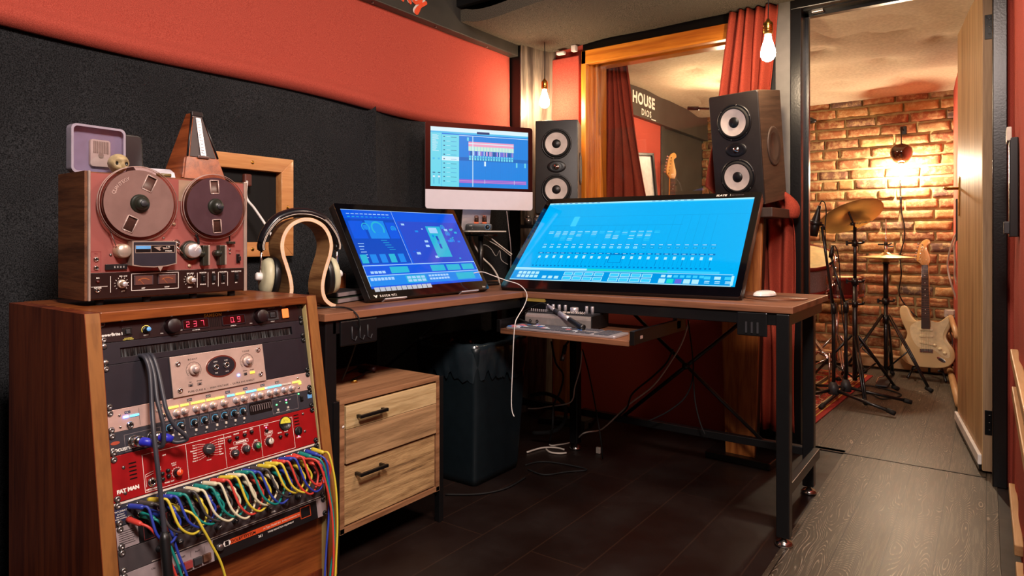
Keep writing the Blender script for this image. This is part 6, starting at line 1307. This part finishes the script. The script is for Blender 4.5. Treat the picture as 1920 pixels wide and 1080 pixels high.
for i, (lab, pts, r) in enumerate((('black cable snaking along the diagonal cream cable', [P_(1262, 655, 2.6), P_(1250, 680, 2.6), P_(1225, 705, 2.6), P_(1186, 738, 2.6), P_(1176, 764, 2.6), P_(1160, 780, 2.6)], .004), ('black cable hanging in front of the left oak stand', [P_(1034, 640, 2.45), P_(1042, 680, 2.45), P_(1056, 703, 2.45), P_(1050, 735, 2.45), P_(1038, 760, 2.45), P_(1036, 800, 2.45), onz(1030, 830, .01)], .0045),
        ('thin black cable dropping from the tray to the floor', [P_(1092, 655, 2.45), P_(1104, 700, 2.45), P_(1116, 760, 2.45), P_(1126, 820, 2.45), onz(1130, 860, .01)], .003), ('black cable curving from the brace down to the rear rail', [P_(1290, 600, 2.6), P_(1300, 690, 2.6), P_(1288, 740, 2.6), P_(1255, 770, 2.6), P_(1215, 790, 2.6)], .003),
        ('black cable loop hanging by the cross brace', [P_(1300, 700, 2.6), P_(1303, 750, 2.6), P_(1312, 790, 2.6), P_(1322, 815, 2.6)], .003), ('black cable loop lying on the dark floor by the bin', [onz(985, 872, .006), onz(1010, 866, .006), onz(1045, 868, .006), onz(1100, 880, .006), onz(1060, 885, .006), onz(1020, 890, .006), onz(990, 880, .006)], .003),
        ('coil of thick black cable behind the bin', [P_(995, 742, 2.55), P_(1025, 738, 2.55), P_(1055, 755, 2.55), P_(1060, 785, 2.55), P_(1040, 808, 2.55), P_(1000, 812, 2.55)], .009), ('black cable on the floor along the front of the bin', [onz(835, 927, .006), onz(900, 926, .006), onz(950, 915, .006), onz(985, 895, .006)], .003))):
    wire(lab, 'black_cable', pts, r, RUB)
b = B(); A_ = P_(1060, 648, 2.4); Z_ = P_(1054, 676, 2.4); b.tube([P_(1066, 640, 2.4), A_], .005, RUB, 8); b.tube([A_, A_.lerp(Z_, .55)], .009, RUB, 12); b.tube([A_.lerp(Z_, .5), Z_], .0095, SCREW, 14); tag(b.build('hanging_plug'), 'black plug with silver collar hanging below the keyboard tray', 'plug')
b = B(); q = onz(1122, 850, .0); b.box((q.x, q.y, .014), (.02, .014, .028), CREAMB, .003); tag(b.build('plug_stub'), 'tiny cream plug standing on the dark floor', 'plug')
o = thing('power_strip', 'dark box lying on the floor below the left oak stand', 'box', onz(1075, 800, 0))
b = B(); b.span((-.10, -.02, 0), (.08, .06, .045), plain('dusty_grey', '#3a352e', .7), .004); b.build('case', o)

# ================================================================ CURTAINS
def curtain(name, label, fx, y0, z0, z1, folds, amp, m, ny=.0, nx=150, nz=50, ph=0.0):
    b = B(); vs = []; fs = []
    for j in range(nz+1):
        z = z0+(z1-z0)*j/nz; xa, xb = fx(z)
        for i in range(nx+1):
            q = i/nx; w = noise.noise(Vector((q*4, z*1.2, ph)))
            y = y0-amp*(.5+.5*math.sin(q*folds*2*PI+w*1.6+ph))*(.75+.5*w)-ny*noise.noise(Vector((q*3, z*2, 9)))
            vs.append((xa+(xb-xa)*q+.006*math.sin(z*6+q*9), y, z))
    for j in range(nz):
        for i in range(nx): a = j*(nx+1)+i; fs.append((a, a+1, a+nx+2, a+nx+1))
    b.raw(vs, fs, m, True); n = len(vs)
    o = b.build(name); mod = o.modifiers.new('thick', 'SOLIDIFY'); mod.thickness = .004
    return tag(o, label, 'curtain')
def lerp_tab(tab):
    def f(z):
        for (z0, a0, c0), (z1, a1, c1) in zip(tab, tab[1:]):
            if z <= z1: q = max(0, (z-z0)/(z1-z0)); return a0+(a1-a0)*q, c0+(c1-c0)*q
        return tab[-1][1], tab[-1][2]
    return f
curtain('window_curtain', 'red curtain gathered at the right of the window behind the larger looking speaker', lerp_tab([(.1, -.93, -.70), (1.0, -.95, -.70), (1.12, -.98, -.715), (1.22, -1.10, -.80), (1.45, -1.06, -.82), (2.04, -.985, -.775)]), 3.165, .09, 2.035, 5, .06, CURT)
curtain('far_curtain', 'dark red curtain hanging inside the drum room at the left edge of the window', lerp_tab([(.3, -1.90, -1.52), (1.2, -1.88, -1.56), (1.6, -1.83, -1.63), (2.0, -1.82, -1.69)]), 3.50, .3, 1.99, 5, .05, CURT, ph=2)
b = B(); b.tube([(-1.08, 3.10, 1.128), (-.9, 3.085, 1.16), (-.75, 3.075, 1.175), (-.70, 3.08, 1.12), (-.70, 3.09, 1.06)], .02, CURT, 10, spl=4, rfun=lambda q: .022+.012*math.sin(q*9)); tag(b.build('curtain_tie'), 'twisted red cloth knot under the back of the speaker near the doorway', 'curtain tie')
# electrical bits at the ceiling by the window
o = thing('ceiling_rose', 'small white ceiling fittings above the corner of the window', 'fitting', ony(1052, 100, 3.13)); 
b = B(); b.box((0, 0, 0), (.05, .03, .018), WHT, .006); b.build('fitting', o); b = B(); b.box((.085, 0, .012), (.028, .03, .035), WHT, .004); b.build('socket_box', o)

# ================================================================ DRUM ROOM
RUGX, RUGY = .60, .80
M = axes((-1.285, 4.47, .0005), (1, -.05, 0), (.05, 1, 0), (0, 0, 1))
o = thing('persian_rug', 'red and gold patterned rug under the drum kit', 'rug', M); b = B(); b.box((0, 0, .004), (RUGX*2, RUGY*2, .008), rug_mat(RUGX, RUGY), .002); b.build('rug', o)
for i in range(0): pass
b = B()
for i in range(70): x = -RUGX+.01+i*(2*RUGX-.02)/69; b.box((x, -RUGY-.012, .002), (.004, .024, .002), CREAMB)
tag(b.build('fringe', o), kind='stuff')
def cymbal(o, r, m=GOLD, logo=None, bellr=.18):
    b = B(); b.lathe([(.006, .018), (r*bellr*.6, .018), (r*bellr, .008), (r*.5, 0), (r*.98, -.014), (r, -.0145), (r*.98, -.0155), (r*.5, -.002), (r*bellr, .006), (r*bellr*.6, .0165), (.006, .0165)], m, 72, cap=False)
    for k in range(14): b.lathe([(r*(.25+.05*k), .0055-.0195*max(0, (.25+.05*k-.2)/.8)), (r*(.25+.05*k)+.002, .0062-.0195*max(0, (.25+.05*k-.2)/.8)), (r*(.25+.05*k)+.004, .005-.0195*max(0, (.25+.05*k-.2)/.8))], m, 72, cap=False) if 0 else None
    return b.build('cymbal', o)
def tripod(o, x, y, h0, spread, a0, m=STEEL, foot=RUB, zc=.32, r=.009, dbl=True, n=3):
    for k in range(n):
        a = a0+k*2*PI/n; c, s = math.cos(a), math.sin(a)
        b = B()
        for q in ((-.008, .008) if dbl else (0,)):
            b.tube([(x+c*.02-s*q, y+s*.02+c*q, zc), (x+c*spread*.55-s*q, y+s*spread*.55+c*q, zc*.52), (x+c*spread-s*q*.5, y+s*spread+c*q*.5, .02)], r*.75 if dbl else r, m, 8)
        b.tube([(x, y, .09), (x+c*spread*.5, y+s*spread*.5, zc*.50)], r*.6, m, 6)
        b.build('leg', o)
        b = B(); b.tube([(x+c*spread*.93, y+s*spread*.93, .028), (x+c*spread*1.06, y+s*spread*1.06, .012)], .014, foot, 10, rfun=lambda q: .014); b.build('rubber_foot', o)
def clamp(b, x, y, z, m=STEEL, r=.018):
    b.cyl((x, y, z-.02), r, .04, m, 14); b.tube([(x-.045, y, z), (x+.045, y, z)], .006, m, 8); b.tube([(x+.045, y, z), (x+.05, y, z+.015)], .008, m, 6); b.box((x-.045, y, z), (.014, .01, .03), m, .003)
def loc_thing(name, label, cat, x, y, grp=None): return thing(name, label, cat, (x, y, 0), grp)
# ride / crash on its boom-less stand
q = ony(1603, 425, 4.60); cx, cy = q.x, 4.60
o = loc_thing('cymbal_stand', 'tall black cymbal stand carrying the big tilted brass cymbal', 'cymbal stand', cx, cy)
b = B(); b.cyl((0, 0, .08), .014, .62, STEEL, 14); b.cyl((0, 0, .68), .0105, .36, STEEL, 14); clamp(b, 0, 0, .94); clamp(b, 0, 0, .56); clamp(b, 0, 0, .70, r=.02); b.build('pole', o)
b = B(); b.tube([(0, 0, 1.03), (-.01, -.005, 1.07), (-.03, -.015, 1.125), (-.035, -.017, 1.15)], .006, STEEL, 8); b.cyl((-.012, -.005, 1.05), .014, .02, STEEL, 12); b.build('tilter', o)
tripod(o, 0, 0, 0, .30, -1.25, zc=.36)
o = thing('crash_cymbal', 'big tilted brass cymbal with black script on the tall stand', 'cymbal', TR(cx-.028, cy-.012, 1.118) @ RZ(.62) @ RY(-.14) @ RX(-.55))
cymbal(o, .195)
b = B(); b.T = RX(PI+.15); b.text('Zildjian', .050, .088, -.095, .033, PLB, 'CENTER', .2, .0004, .001); b.build('cymbal_script', o, 'black script lettering')
b = B(); b.lathe([(.014, .018), (.014, .026), (.008, .03), (0, .03)], BLK, 14); b.cyl((0, 0, .03), .005, .04, CHROME, 10); b.box((0, 0, .055), (.03, .006, .01), STEEL, .002); b.build('wing_nut', o)
# hi-hat
q = ony(1661, 482, 5.05); hx_, hy_ = q.x, 5.05
o = loc_thing('hihat_stand', 'black hi-hat stand with three braced legs in front of the brick wall', 'cymbal stand', hx_, hy_)
b = B(); b.cyl((0, 0, .05), .013, .50, STEEL, 14); b.cyl((0, 0, .54), .016, .26, STEEL, 14); clamp(b, 0, 0, .55, r=.022); b.cyl((0, 0, .80), .022, .03, STEEL, 16); b.cyl((0, 0, .40), .02, .06, STEEL, 14); b.build('pole', o)
b = B(); b.cyl((0, 0, .80), .0035, .30, CHROME, 8); b.build('pull_rod', o)
tripod(o, 0, 0, 0, .30, -.55, zc=.46)
b = B(); b.span((-.04, -.20, .01), (.03, .02, .02), PLG, .003); b.tube([(-.045, -.1, .015), (-.045, .0, .03), (0, 0, .05)], .005, CHROME, 6); b.build('pedal', o)
zc = q.z
o = thing('hihat_cymbals', 'pair of closed brass hi-hat cymbals', 'cymbal', TR(hx_, hy_, zc)); 
b = B(); b.lathe([(.005, .032), (.02, .031), (.036, .018), (.10, .008), (.176, 0), (.178, -.001), (.10, .006), (.036, .016), (.005, .029)], GOLD, 64, cap=False); b.build('top_cymbal', o)
b = B(); b.lathe([(.005, -.036), (.02, -.035), (.036, -.022), (.10, -.012), (.176, -.004), (.178, -.003), (.10, -.010), (.036, -.020), (.005, -.033)], GOLD, 64, cap=False); b.build('bottom_cymbal', o)
b = B(); b.cyl((0, 0, .032), .010, .05, CHROME, 12); b.box((.02, 0, .07), (.05, .012, .012), CHROME, .003); b.box((-.03, 0, .085), (.035, .01, .012), STEEL, .003); b.tube([(0, 0, .07), (.035, 0, .095)], .005, STEEL, 6); b.cyl((0, 0, .08), .012, .02, STEEL, 12); b.build('clutch', o)
# floor tom and snare (partly hidden by the door frame)
def drum(lab, c, r, h, tiltx, tilty, shell, head, name='tom_drum'):
    o = thing(name, lab, 'drum', TR(*c) @ RX(tiltx) @ RY(tilty), 'drums of the kit')
    b = B(); b.lathe([(r*.985, -h/2), (r*.985, h/2)], shell, 56, cap=False); b.build('shell', o)
    for s in (-1, 1):
        b = B(); b.lathe([(r*.975, s*(h/2+.004)), (0, s*(h/2+.003))], head, 56, cap=False); b.build('drum_head', o)
        b = B(); b.lathe([(r*1.0, s*(h/2-.018)), (r*1.035, s*(h/2-.018)), (r*1.035, s*(h/2+.008)), (r*.985, s*(h/2+.008)), (r*.985, s*(h/2-.018))], MATS.get('red_hoop') or plain('red_hoop', '#7a1f1a', .25, coat=.5), 56, cap=False); b.build('hoop', o)
    for k in range(8):
        a = 2*PI*k/8+.2; x, y = r*1.0*math.cos(a), r*1.0*math.sin(a)
        b = B(); b.T = RZ(a); b.box((r*1.01, 0, 0), (.022, .022, h*.34), CHROME, .005); b.tube([(r*1.045, 0, -h/2-.005), (r*1.045, 0, h/2+.005)], .0035, CHROME, 8)
        for s in (-1, 1): b.box((r*1.04, 0, s*(h/2)), (.016, .018, .012), CHROME, .003)
        b.build('lug', o)
    return o
DRH = plain('coated_head', '#d8c690', .6); SILS = plain('silver_sparkle_shell', '#a68c8a', .3, metal=.4, vs=200, var=.25); MAR = plain('maroon_shell', '#4a1410', .25, coat=.6)
q = ony(1512, 506, 4.75); drum('silver sparkle drum with red hoops tipped to show its cream underside', (q.x, q.y, q.z), .165, .20, .45, .15, SILS, DRH)
q = ony(1578, 540, 5.15); drum('maroon snare drum with chrome lugs lower behind the silver drum', (q.x-.03, q.y, q.z+.01), .165, .13, 0, 0, MAR, DRH, 'snare_drum')
q2 = (q.x-.03, q.y)
o = loc_thing('snare_stand', 'chrome snare stand behind the black microphone stands', 'drum stand', *q2); b = B(); b.cyl((0, 0, .1), .012, q.z-.2, CHROME, 12); b.build('pole', o)
for k in range(3): a = k*2*PI/3+.4; b = B(); b.tube([(0, 0, q.z-.12), (.12*math.cos(a), .12*math.sin(a), q.z-.07), (.16*math.cos(a), .16*math.sin(a), q.z-.066)], .007, CHROME, 8); b.build('basket_arm', o)
tripod(o, 0, 0, 0, .24, .9, m=CHROME, zc=.28)
o = loc_thing('tom_stand', 'chrome double braced stand under the silver drum beside the door frame', 'drum stand', ony(1512, 600, 4.78).x, 4.78)
b = B(); b.cyl((0, 0, .1), .013, .52, CHROME, 12); clamp(b, 0, 0, .5, CHROME); b.build('pole', o); tripod(o, 0, 0, 0, .26, -.2, m=CHROME, zc=.34)
o = loc_thing('bass_pedal', 'chrome bass drum pedal on the edge of the rug', 'pedal', ony(1535, 700, 4.45).x, 4.45)
b = B(); b.span((-.05, -.16, .01), (.04, .08, .025), CHROME, .004); b.tube([(-.05, .06, .02), (-.05, .07, .25)], .006, CHROME, 8); b.tube([(.05, .06, .02), (.05, .07, .25)], .006, CHROME, 8); b.tube([(-.06, .07, .25), (.06, .07, .25)], .006, CHROME, 8); b.tube([(0, .07, .25), (-.05, .0, .36)], .005, CHROME, 8); b.build('frame', o)
b = B(); b.lathe([(0, -.03), (.025, -.028), (.028, 0), (.025, .028), (0, .03)], CREAMB, 20, TR(-.055, -.005, .37)); b.build('beater', o)
# microphone stands
def micstand(lab, x, y, top, zt, spread, a0, kind):
    o = loc_thing('microphone_stand', lab, 'microphone stand', x, y, 'black microphone stands among the drums'); tx, ty = top.x-x, top.y-y
    b = B(); b.lathe([(.03, .06), (.028, .10), (.016, .13), (.012, .13)], PLG, 20); b.cyl((0, 0, .09), .0105, .50, STEEL, 12); b.cyl((0, 0, .53), .016, .06, PLB, 14); b.build('pole', o)
    b = B(); b.tube([(0, 0, .56), (tx*.4, ty*.4, .56+(zt-.56)*.4), (tx, ty, zt)], .0075, STEEL, 10); b.build('boom', o)
    for k in range(3):
        a = a0+k*2*PI/3; b = B(); b.tube([(0, 0, .085), (spread*math.cos(a), spread*math.sin(a), .025)], .0095, STEEL, 10); b.build('leg', o); b = B(); b.tube([(spread*.92*math.cos(a), spread*.92*math.sin(a), .03), (spread*1.04*math.cos(a), spread*1.04*math.sin(a), .02)], .0135, RUB, 10); b.build('rubber_foot', o)
    return o
t1 = ony(1541, 425, 4.10); p1 = onz(1562, 745, .09); micstand('black microphone stand holding the large microphone near the door frame', ony(1563, 740, 4.22).x, 4.22, t1, t1.z, .33, -.35, 0)
t2 = ony(1560, 490, 4.30); micstand('shorter black microphone stand just right of the first', ony(1586, 740, 4.34).x, 4.34, t2, t2.z, .33, .3, 1)
o = thing('large_microphone', 'large black microphone in a cradle aimed down at the drums', 'microphone', axes(ony(1529, 418, 4.08), (.96, 0, -.2), (0, 1, 0), (.2, 0, .96)))
b = B(); b.lathe([(0, -.078), (.026, -.076), (.027, -.01), (.023, .0), (.022, .025), (.012, .07), (.011, .10), (0, .102)], PLB, 24); b.build('body', o)
b = B(); b.lathe([(.033, -.012), (.036, -.008), (.036, .008), (.033, .012)], STEEL, 24, cap=False); b.tube([(.03, 0, .0), (.05, 0, -.01), (.055, 0, -.03)], .006, STEEL, 8); b.tube([(-.03, 0, 0), (-.045, 0, .01)], .005, STEEL, 8); b.build('shock_mount', o)
wire('black cable arching off the top of the large microphone down its stand', 'mic_cable', [ony(1537, 384, 4.08), ony(1541, 377, 4.08), ony(1547, 382, 4.09), ony(1549, 400, 4.1), ony(1547, 430, 4.1), ony(1550, 480, 4.12), ony(1556, 540, 4.14), ony(1562, 620, 4.16), ony(1568, 690, 4.2)], .003, RUB)
o = thing('small_microphone', 'small black microphone on the shorter stand', 'microphone', axes(ony(1559, 474, 4.28), (.98, 0, -.15), (0, 1, 0), (.15, 0, .98)))
b = B(); b.lathe([(0, -.03), (.012, -.03), (.014, .0), (.010, .02), (.008, .045), (0, .045)], PLB, 16); b.tube([(0, 0, -.02), (.015, 0, -.05), (0, 0, -.07)], .008, STEEL, 8); b.build('body', o)
wire('black cable arching off the small microphone', 'mic_cable', [ony(1560, 462, 4.28), ony(1566, 462, 4.28), ony(1572, 480, 4.28), ony(1575, 520, 4.3), ony(1578, 580, 4.3), ony(1588, 660, 4.33), ony(1590, 700, 4.34)], .003, RUB)
wire('black cable lying across the drum room floor between the stands', 'mic_cable', [onz(1600, 742, .006), onz(1630, 738, .006), onz(1655, 748, .006), onz(1690, 740, .006), onz(1640, 725, .006), onz(1600, 722, .006)], .004, RUB)
# boom arm and wall bracket seen through the window
o = thing('boom_arm', 'black microphone boom reaching in behind the window glass', 'boom', ony(1310, 203, 3.9)); a_ = ony(1290, 203, 3.9)-ony(1310, 203, 3.9); c_ = ony(1420, 206, 3.9)-ony(1310, 203, 3.9)
b = B(); b.tube([a_, a_*.0], .012, PLB, 12); b.build('grip', o); b = B(); b.tube([a_*.1, c_], .0075, STEEL, 10); b.build('tube', o)
b = B(); b.tube([c_, c_+Vector((0, .0, -.0)), Vector((c_.x, c_.y, -ony(1310, 203, 3.9).z+.03))], .010, STEEL, 10); b.build('pole', o); b = B(); b.cyl((c_.x, c_.y, -ony(1310, 203, 3.9).z), .13, .03, STEEL, 32); b.build('base', o)
q = ony(1516, 226, 5.45); o = thing('ceiling_projector', 'dark lamp head poking out near the top of the brick wall beside the door frame', 'spotlight', q)
b = B(); b.tube([(-.06, .03, .03), (.0, 0, 0), (.055, -.02, -.012)], .02, PLB, 12, rfun=lambda q: .012+.018*(q < .6)); b.tube([(-.06, .14, .06), (-.05, .03, .04)], .01, PLB, 8); b.box((-.065, .135, .06), (.05, .03, .06), PLB, .004); b.build('lamp_head', o)
# picture leaning in the far room and second guitar head behind the window
o = thing('framed_board', 'white board in a black frame standing in the far room behind the window', 'board', axes(ony(1211, 375, 4.05), (.4, .9, 0), (-.15, .05, 1), (.9, -.4, 0)))
b = B(); b.span((-.10, -.75, -.01), (.09, .30, .0), WHT, .002); b.span((-.01, -1.19, -.03), (.01, -.3, -.012), BLK, .002); b.build('board', o); b = B(); b.span((.085, -.75, -.012), (.105, .31, .012), BLK, .003); b.span((-.11, .295, -.012), (.105, .315, .012), BLK, .003); b.span((-.115, -.75, -.012), (-.10, .31, .012), BLK, .003); b.build('frame', o)
# ---------------------------------------------------------------- electric guitar
CRM = plain('cream_guitar_lacquer', '#d9bd8c', .25, var=.05, vs=5, coat=.5); PGD = plain('cream_pickguard', '#e0cda4', .35, coat=.3); MAP = plain('maple', '#c08a45', .35, coat=.4); ROS = plain('rosewood', '#2c160f', .5)
def strat(o, s=1.0, full=True):
    ks = [(0, 0), (.085, .004), (.140, .030), (.168, .082), (.160, .140), (.132, .185), (.118, .225), (.128, .262), (.148, .298), (.162, .335), (.160, .362), (.143, .376), (.122, .366), (.100, .345), (.075, .328), (.045, .325), (0, .325),
          (-.045, .327), (-.072, .336), (-.094, .366), (-.108, .405), (-.126, .434), (-.150, .438), (-.167, .415), (-.168, .375), (-.155, .325), (-.135, .275), (-.122, .235), (-.132, .195), (-.158, .145), (-.166, .085), (-.140, .032), (-.085, .004)]
    p = spline([Vector((x*s, y*s, 0)) for x, y in ks], 3, True); b = B(); b.prism([(v.x, v.y) for v in p], -.042, 0, CRM, .006); b.build('body', o)
    pg = [(-.03, .335), (-.07, .315), (-.098, .29), (-.10, .24), (-.085, .19), (-.06, .150), (-.03, .135), (.03, .13), (.06, .115), (.09, .09), (.125, .075), (.14, .09), (.135, .13), (.115, .175), (.10, .215), (.105, .255), (.122, .295), (.138, .335), (.138, .355), (.12, .352), (.10, .335), (.06, .322), (.03, .335)]
    p = spline([Vector((x*s, y*s, 0)) for x, y in pg], 3, True); b = B(); b.prism([(v.x, v.y) for v in p], 0, .002, PGD, 0, BP); b.build('pickguard', o)
    b = B(); b.prism([(-.028, .29), (.028, .29), (.0215, .735), (-.0215, .735)], .002, .018, MAP, .002); b.build('neck', o); b = B(); b.prism([(-.027, .275), (.027, .275), (.0208, .735), (-.0208, .735)], .018, .0225, ROS)
    L = .56
    for k in range(1, 20): y = .165+L*2**(-k/12.)+.0; y = .735-(.57-.57*2**(-k/12.)); b.span((-.024, y-.0006, .0225), (.024, y+.0006, .0235), CHROME) if y > .28 else None
    for k in (2, 4, 6, 8, 14, 16): y = .735-(.57-.57*2**(-(k+.5)/12.)); b.disc((0, y), .003, .0229, WSCREEN, 12)
    b.build('fretboard', o)
    hd = spline([Vector(v+(0,)) for v in [(-.022, .735), (-.030, .748), (-.050, .768), (-.052, .79), (-.044, .84), (-.030, .885), (-.010, .915), (.015, .925), (.032, .912), (.034, .892), (.018, .880), (.012, .868), (.024, .82), (.034, .775), (.022, .735)]], 3); b = B(); b.prism([(v.x, v.y) for v in hd], .003, .016, MAP, .002); b.build('headstock', o)
    for k in range(6):
        b = B(); x, y = -.036+k*.0045, .772+k*.023; b.lathe([(.0045, 0), (.0035, .008), (0, .009)], CHROME, 10, TR(x, y, .016)); b.tube([(x, y, .009), (x-.022, y+.006, .009)], .003, CHROME, 8); b.box((x-.028, y+.008, .009), (.012, .014, .008), CHROME, .003); b.build('tuning_peg', o)
    for y, a in ((.268, 0), (.222, 0), (.172, .16)): b = B(); b.T = TR(0, y, .002) @ RZ(-a); b.prism(rrect(.085, .018, .008, 4), 0, .007, PGD, .001); b.build('pickup', o)
    b = B(); b.box((0, .118, .006), (.082, .026, .012), CHROME, .002)
    for k in range(6): b.box((-.026+k*.0104, .122, .014), (.008, .018, .006), SCREW, .001)
    b.build('bridge', o)
    b = B()
    for k in range(6): b.tube([(-.026+k*.0104, .12, .020), (-.017+k*.0068, .737, .0245), (-.036+k*.0045, .772+k*.023, .022)], .0006, CHROME, 4)
    b.build('strings', o)
    for x, y in ((.050, .160), (.082, .135), (.110, .108)): b = B(); b.lathe([(.013, 0), (.0115, .006), (.0095, .014), (0, .015)], PGD, 18, TR(x*s, y*s, .002)); b.build('control_knob', o)
    b = B(); b.T = TR(.088, .062, .002) @ RZ(-.6); b.prism([(.030*math.cos(2*PI*i/24), .013*math.sin(2*PI*i/24)) for i in range(24)], 0, .003, CHROME, .001); b.prism(rrect(.03, .010, .004, 3), .003, .0035, PLB); b.build('jack_plate', o)
gp = ony(1738, 689, 5.30)
o = thing('electric_guitar', 'cream electric guitar propped against the brick wall', 'guitar', axes((gp.x, 5.30, gp.z), (.97, -.16, .03), (-.04, .16, .985), (-.16, -.97, .13)))
strat(o); o.scale = (.97, .955, .97)
gs = thing('guitar_stand', 'low black guitar stand beneath the cream guitar', 'stand', (gp.x, 5.33, 0))
for s in (-1, 1):
    b = B(); b.tube([(0, .12, .30), (s*.09, .02, .06), (s*.11, -.06, .012)], .008, STEEL, 8); b.build('leg', gs)
    b = B(); b.tube([(s*.09, .02, .06), (s*.07, -.04, gp.z-.012), (s*.07, -.09, gp.z-.008)], .007, RUB, 8); b.build('rest', gs)
b = B(); b.tube([(0, .12, .30), (0, .20, .012)], .008, STEEL, 8); b.build('rear_leg', gs)
gp2 = ony(1256, 293, 4.6)
o = thing('second_guitar', 'guitar headstock standing upright in the far room behind the window', 'guitar', axes((gp2.x, 4.6, gp2.z-.90), (.5, .86, 0), (.02, .0, 1), (.86, -.5, 0)))
strat(o); 
o = thing('guitar_floor_stand', 'black stand holding the second guitar in the far room', 'stand', (gp2.x, 4.72, 0)); tripod(o, 0, 0, 0, .25, .3, zc=.3); b = B(); b.cyl((0, 0, .1), .012, 1.1, STEEL, 10); b.tube([(0, 0, gp2.z-.2), (-.02, -.06, gp2.z-.2)], .008, RUB, 8); b.span((-.1, -.16, gp2.z-.93), (.1, .0, gp2.z-.905), STEEL); b.build('pole', o)
# sockets and white leads at the right of the brick wall
q = ony(1783, 588, 5.42); o = thing('double_plug', 'white plug adapter on the right wall beside the cream guitar', 'plug', q)
b = B(); b.box((0, 0, 0), (.08, .05, .055), CREAMB, .008); b.box((.0, -.03, .01), (.04, .03, .035), CREAMB, .006); b.build('adapter', o)
Yw = 5.30
wire('left of two white leads looping down to the plug by the guitar', 'white_lead', [ony(1796, 433, 5.0), ony(1788, 448, 5.1), ony(1780, 475, 5.2), ony(1777, 500, 5.3), ony(1783, 530, 5.3), ony(1793, 560, 5.3), ony(1800, 585, 5.2)], .006, CREAMB)
wire('right of two white leads looping down to the plug by the guitar', 'white_lead', [ony(1797, 436, 5.0), ony(1790, 460, 5.1), ony(1791, 495, 5.15), ony(1791, 520, 5.2), ony(1799, 550, 5.2), ony(1801, 575, 5.1)], .006, CREAMB)
wire('white lead hanging from the plug to the floor beside the guitar', 'white_lead', [ony(1778, 594, 5.4), ony(1781, 620, 5.42), ony(1786, 640, 5.43), ony(1783, 665, 5.44)], .004, GREYL)
q = ony(1801, 412, 4.75); b = B(); b.box((min(q.x, rwx(4.75)-.012), q.y, q.z), (.02, .05, .25), PLB, .004); tag(b.build('wall_controller'), 'narrow black box on the red wall behind the open door', 'box')
# holder on the right felt wall of the control room
o = thing('wall_holder', 'black holder with white card top on the red felt wall beside the door frame', 'holder', (.072, 2.70, 1.13))
b = B(); b.span((-.012, -.05, -.16), (.012, .05, .16), PLB, .003); b.build('body', o); b = B(); b.box((-.012, 0, .172), (.014, .10, .045), CREAMB, .003); b.build('card', o, 'white card'); b = B(); b.box((-.016, 0, -.13), (.02, .09, .04), PLG, .003); b.build('tray', o)
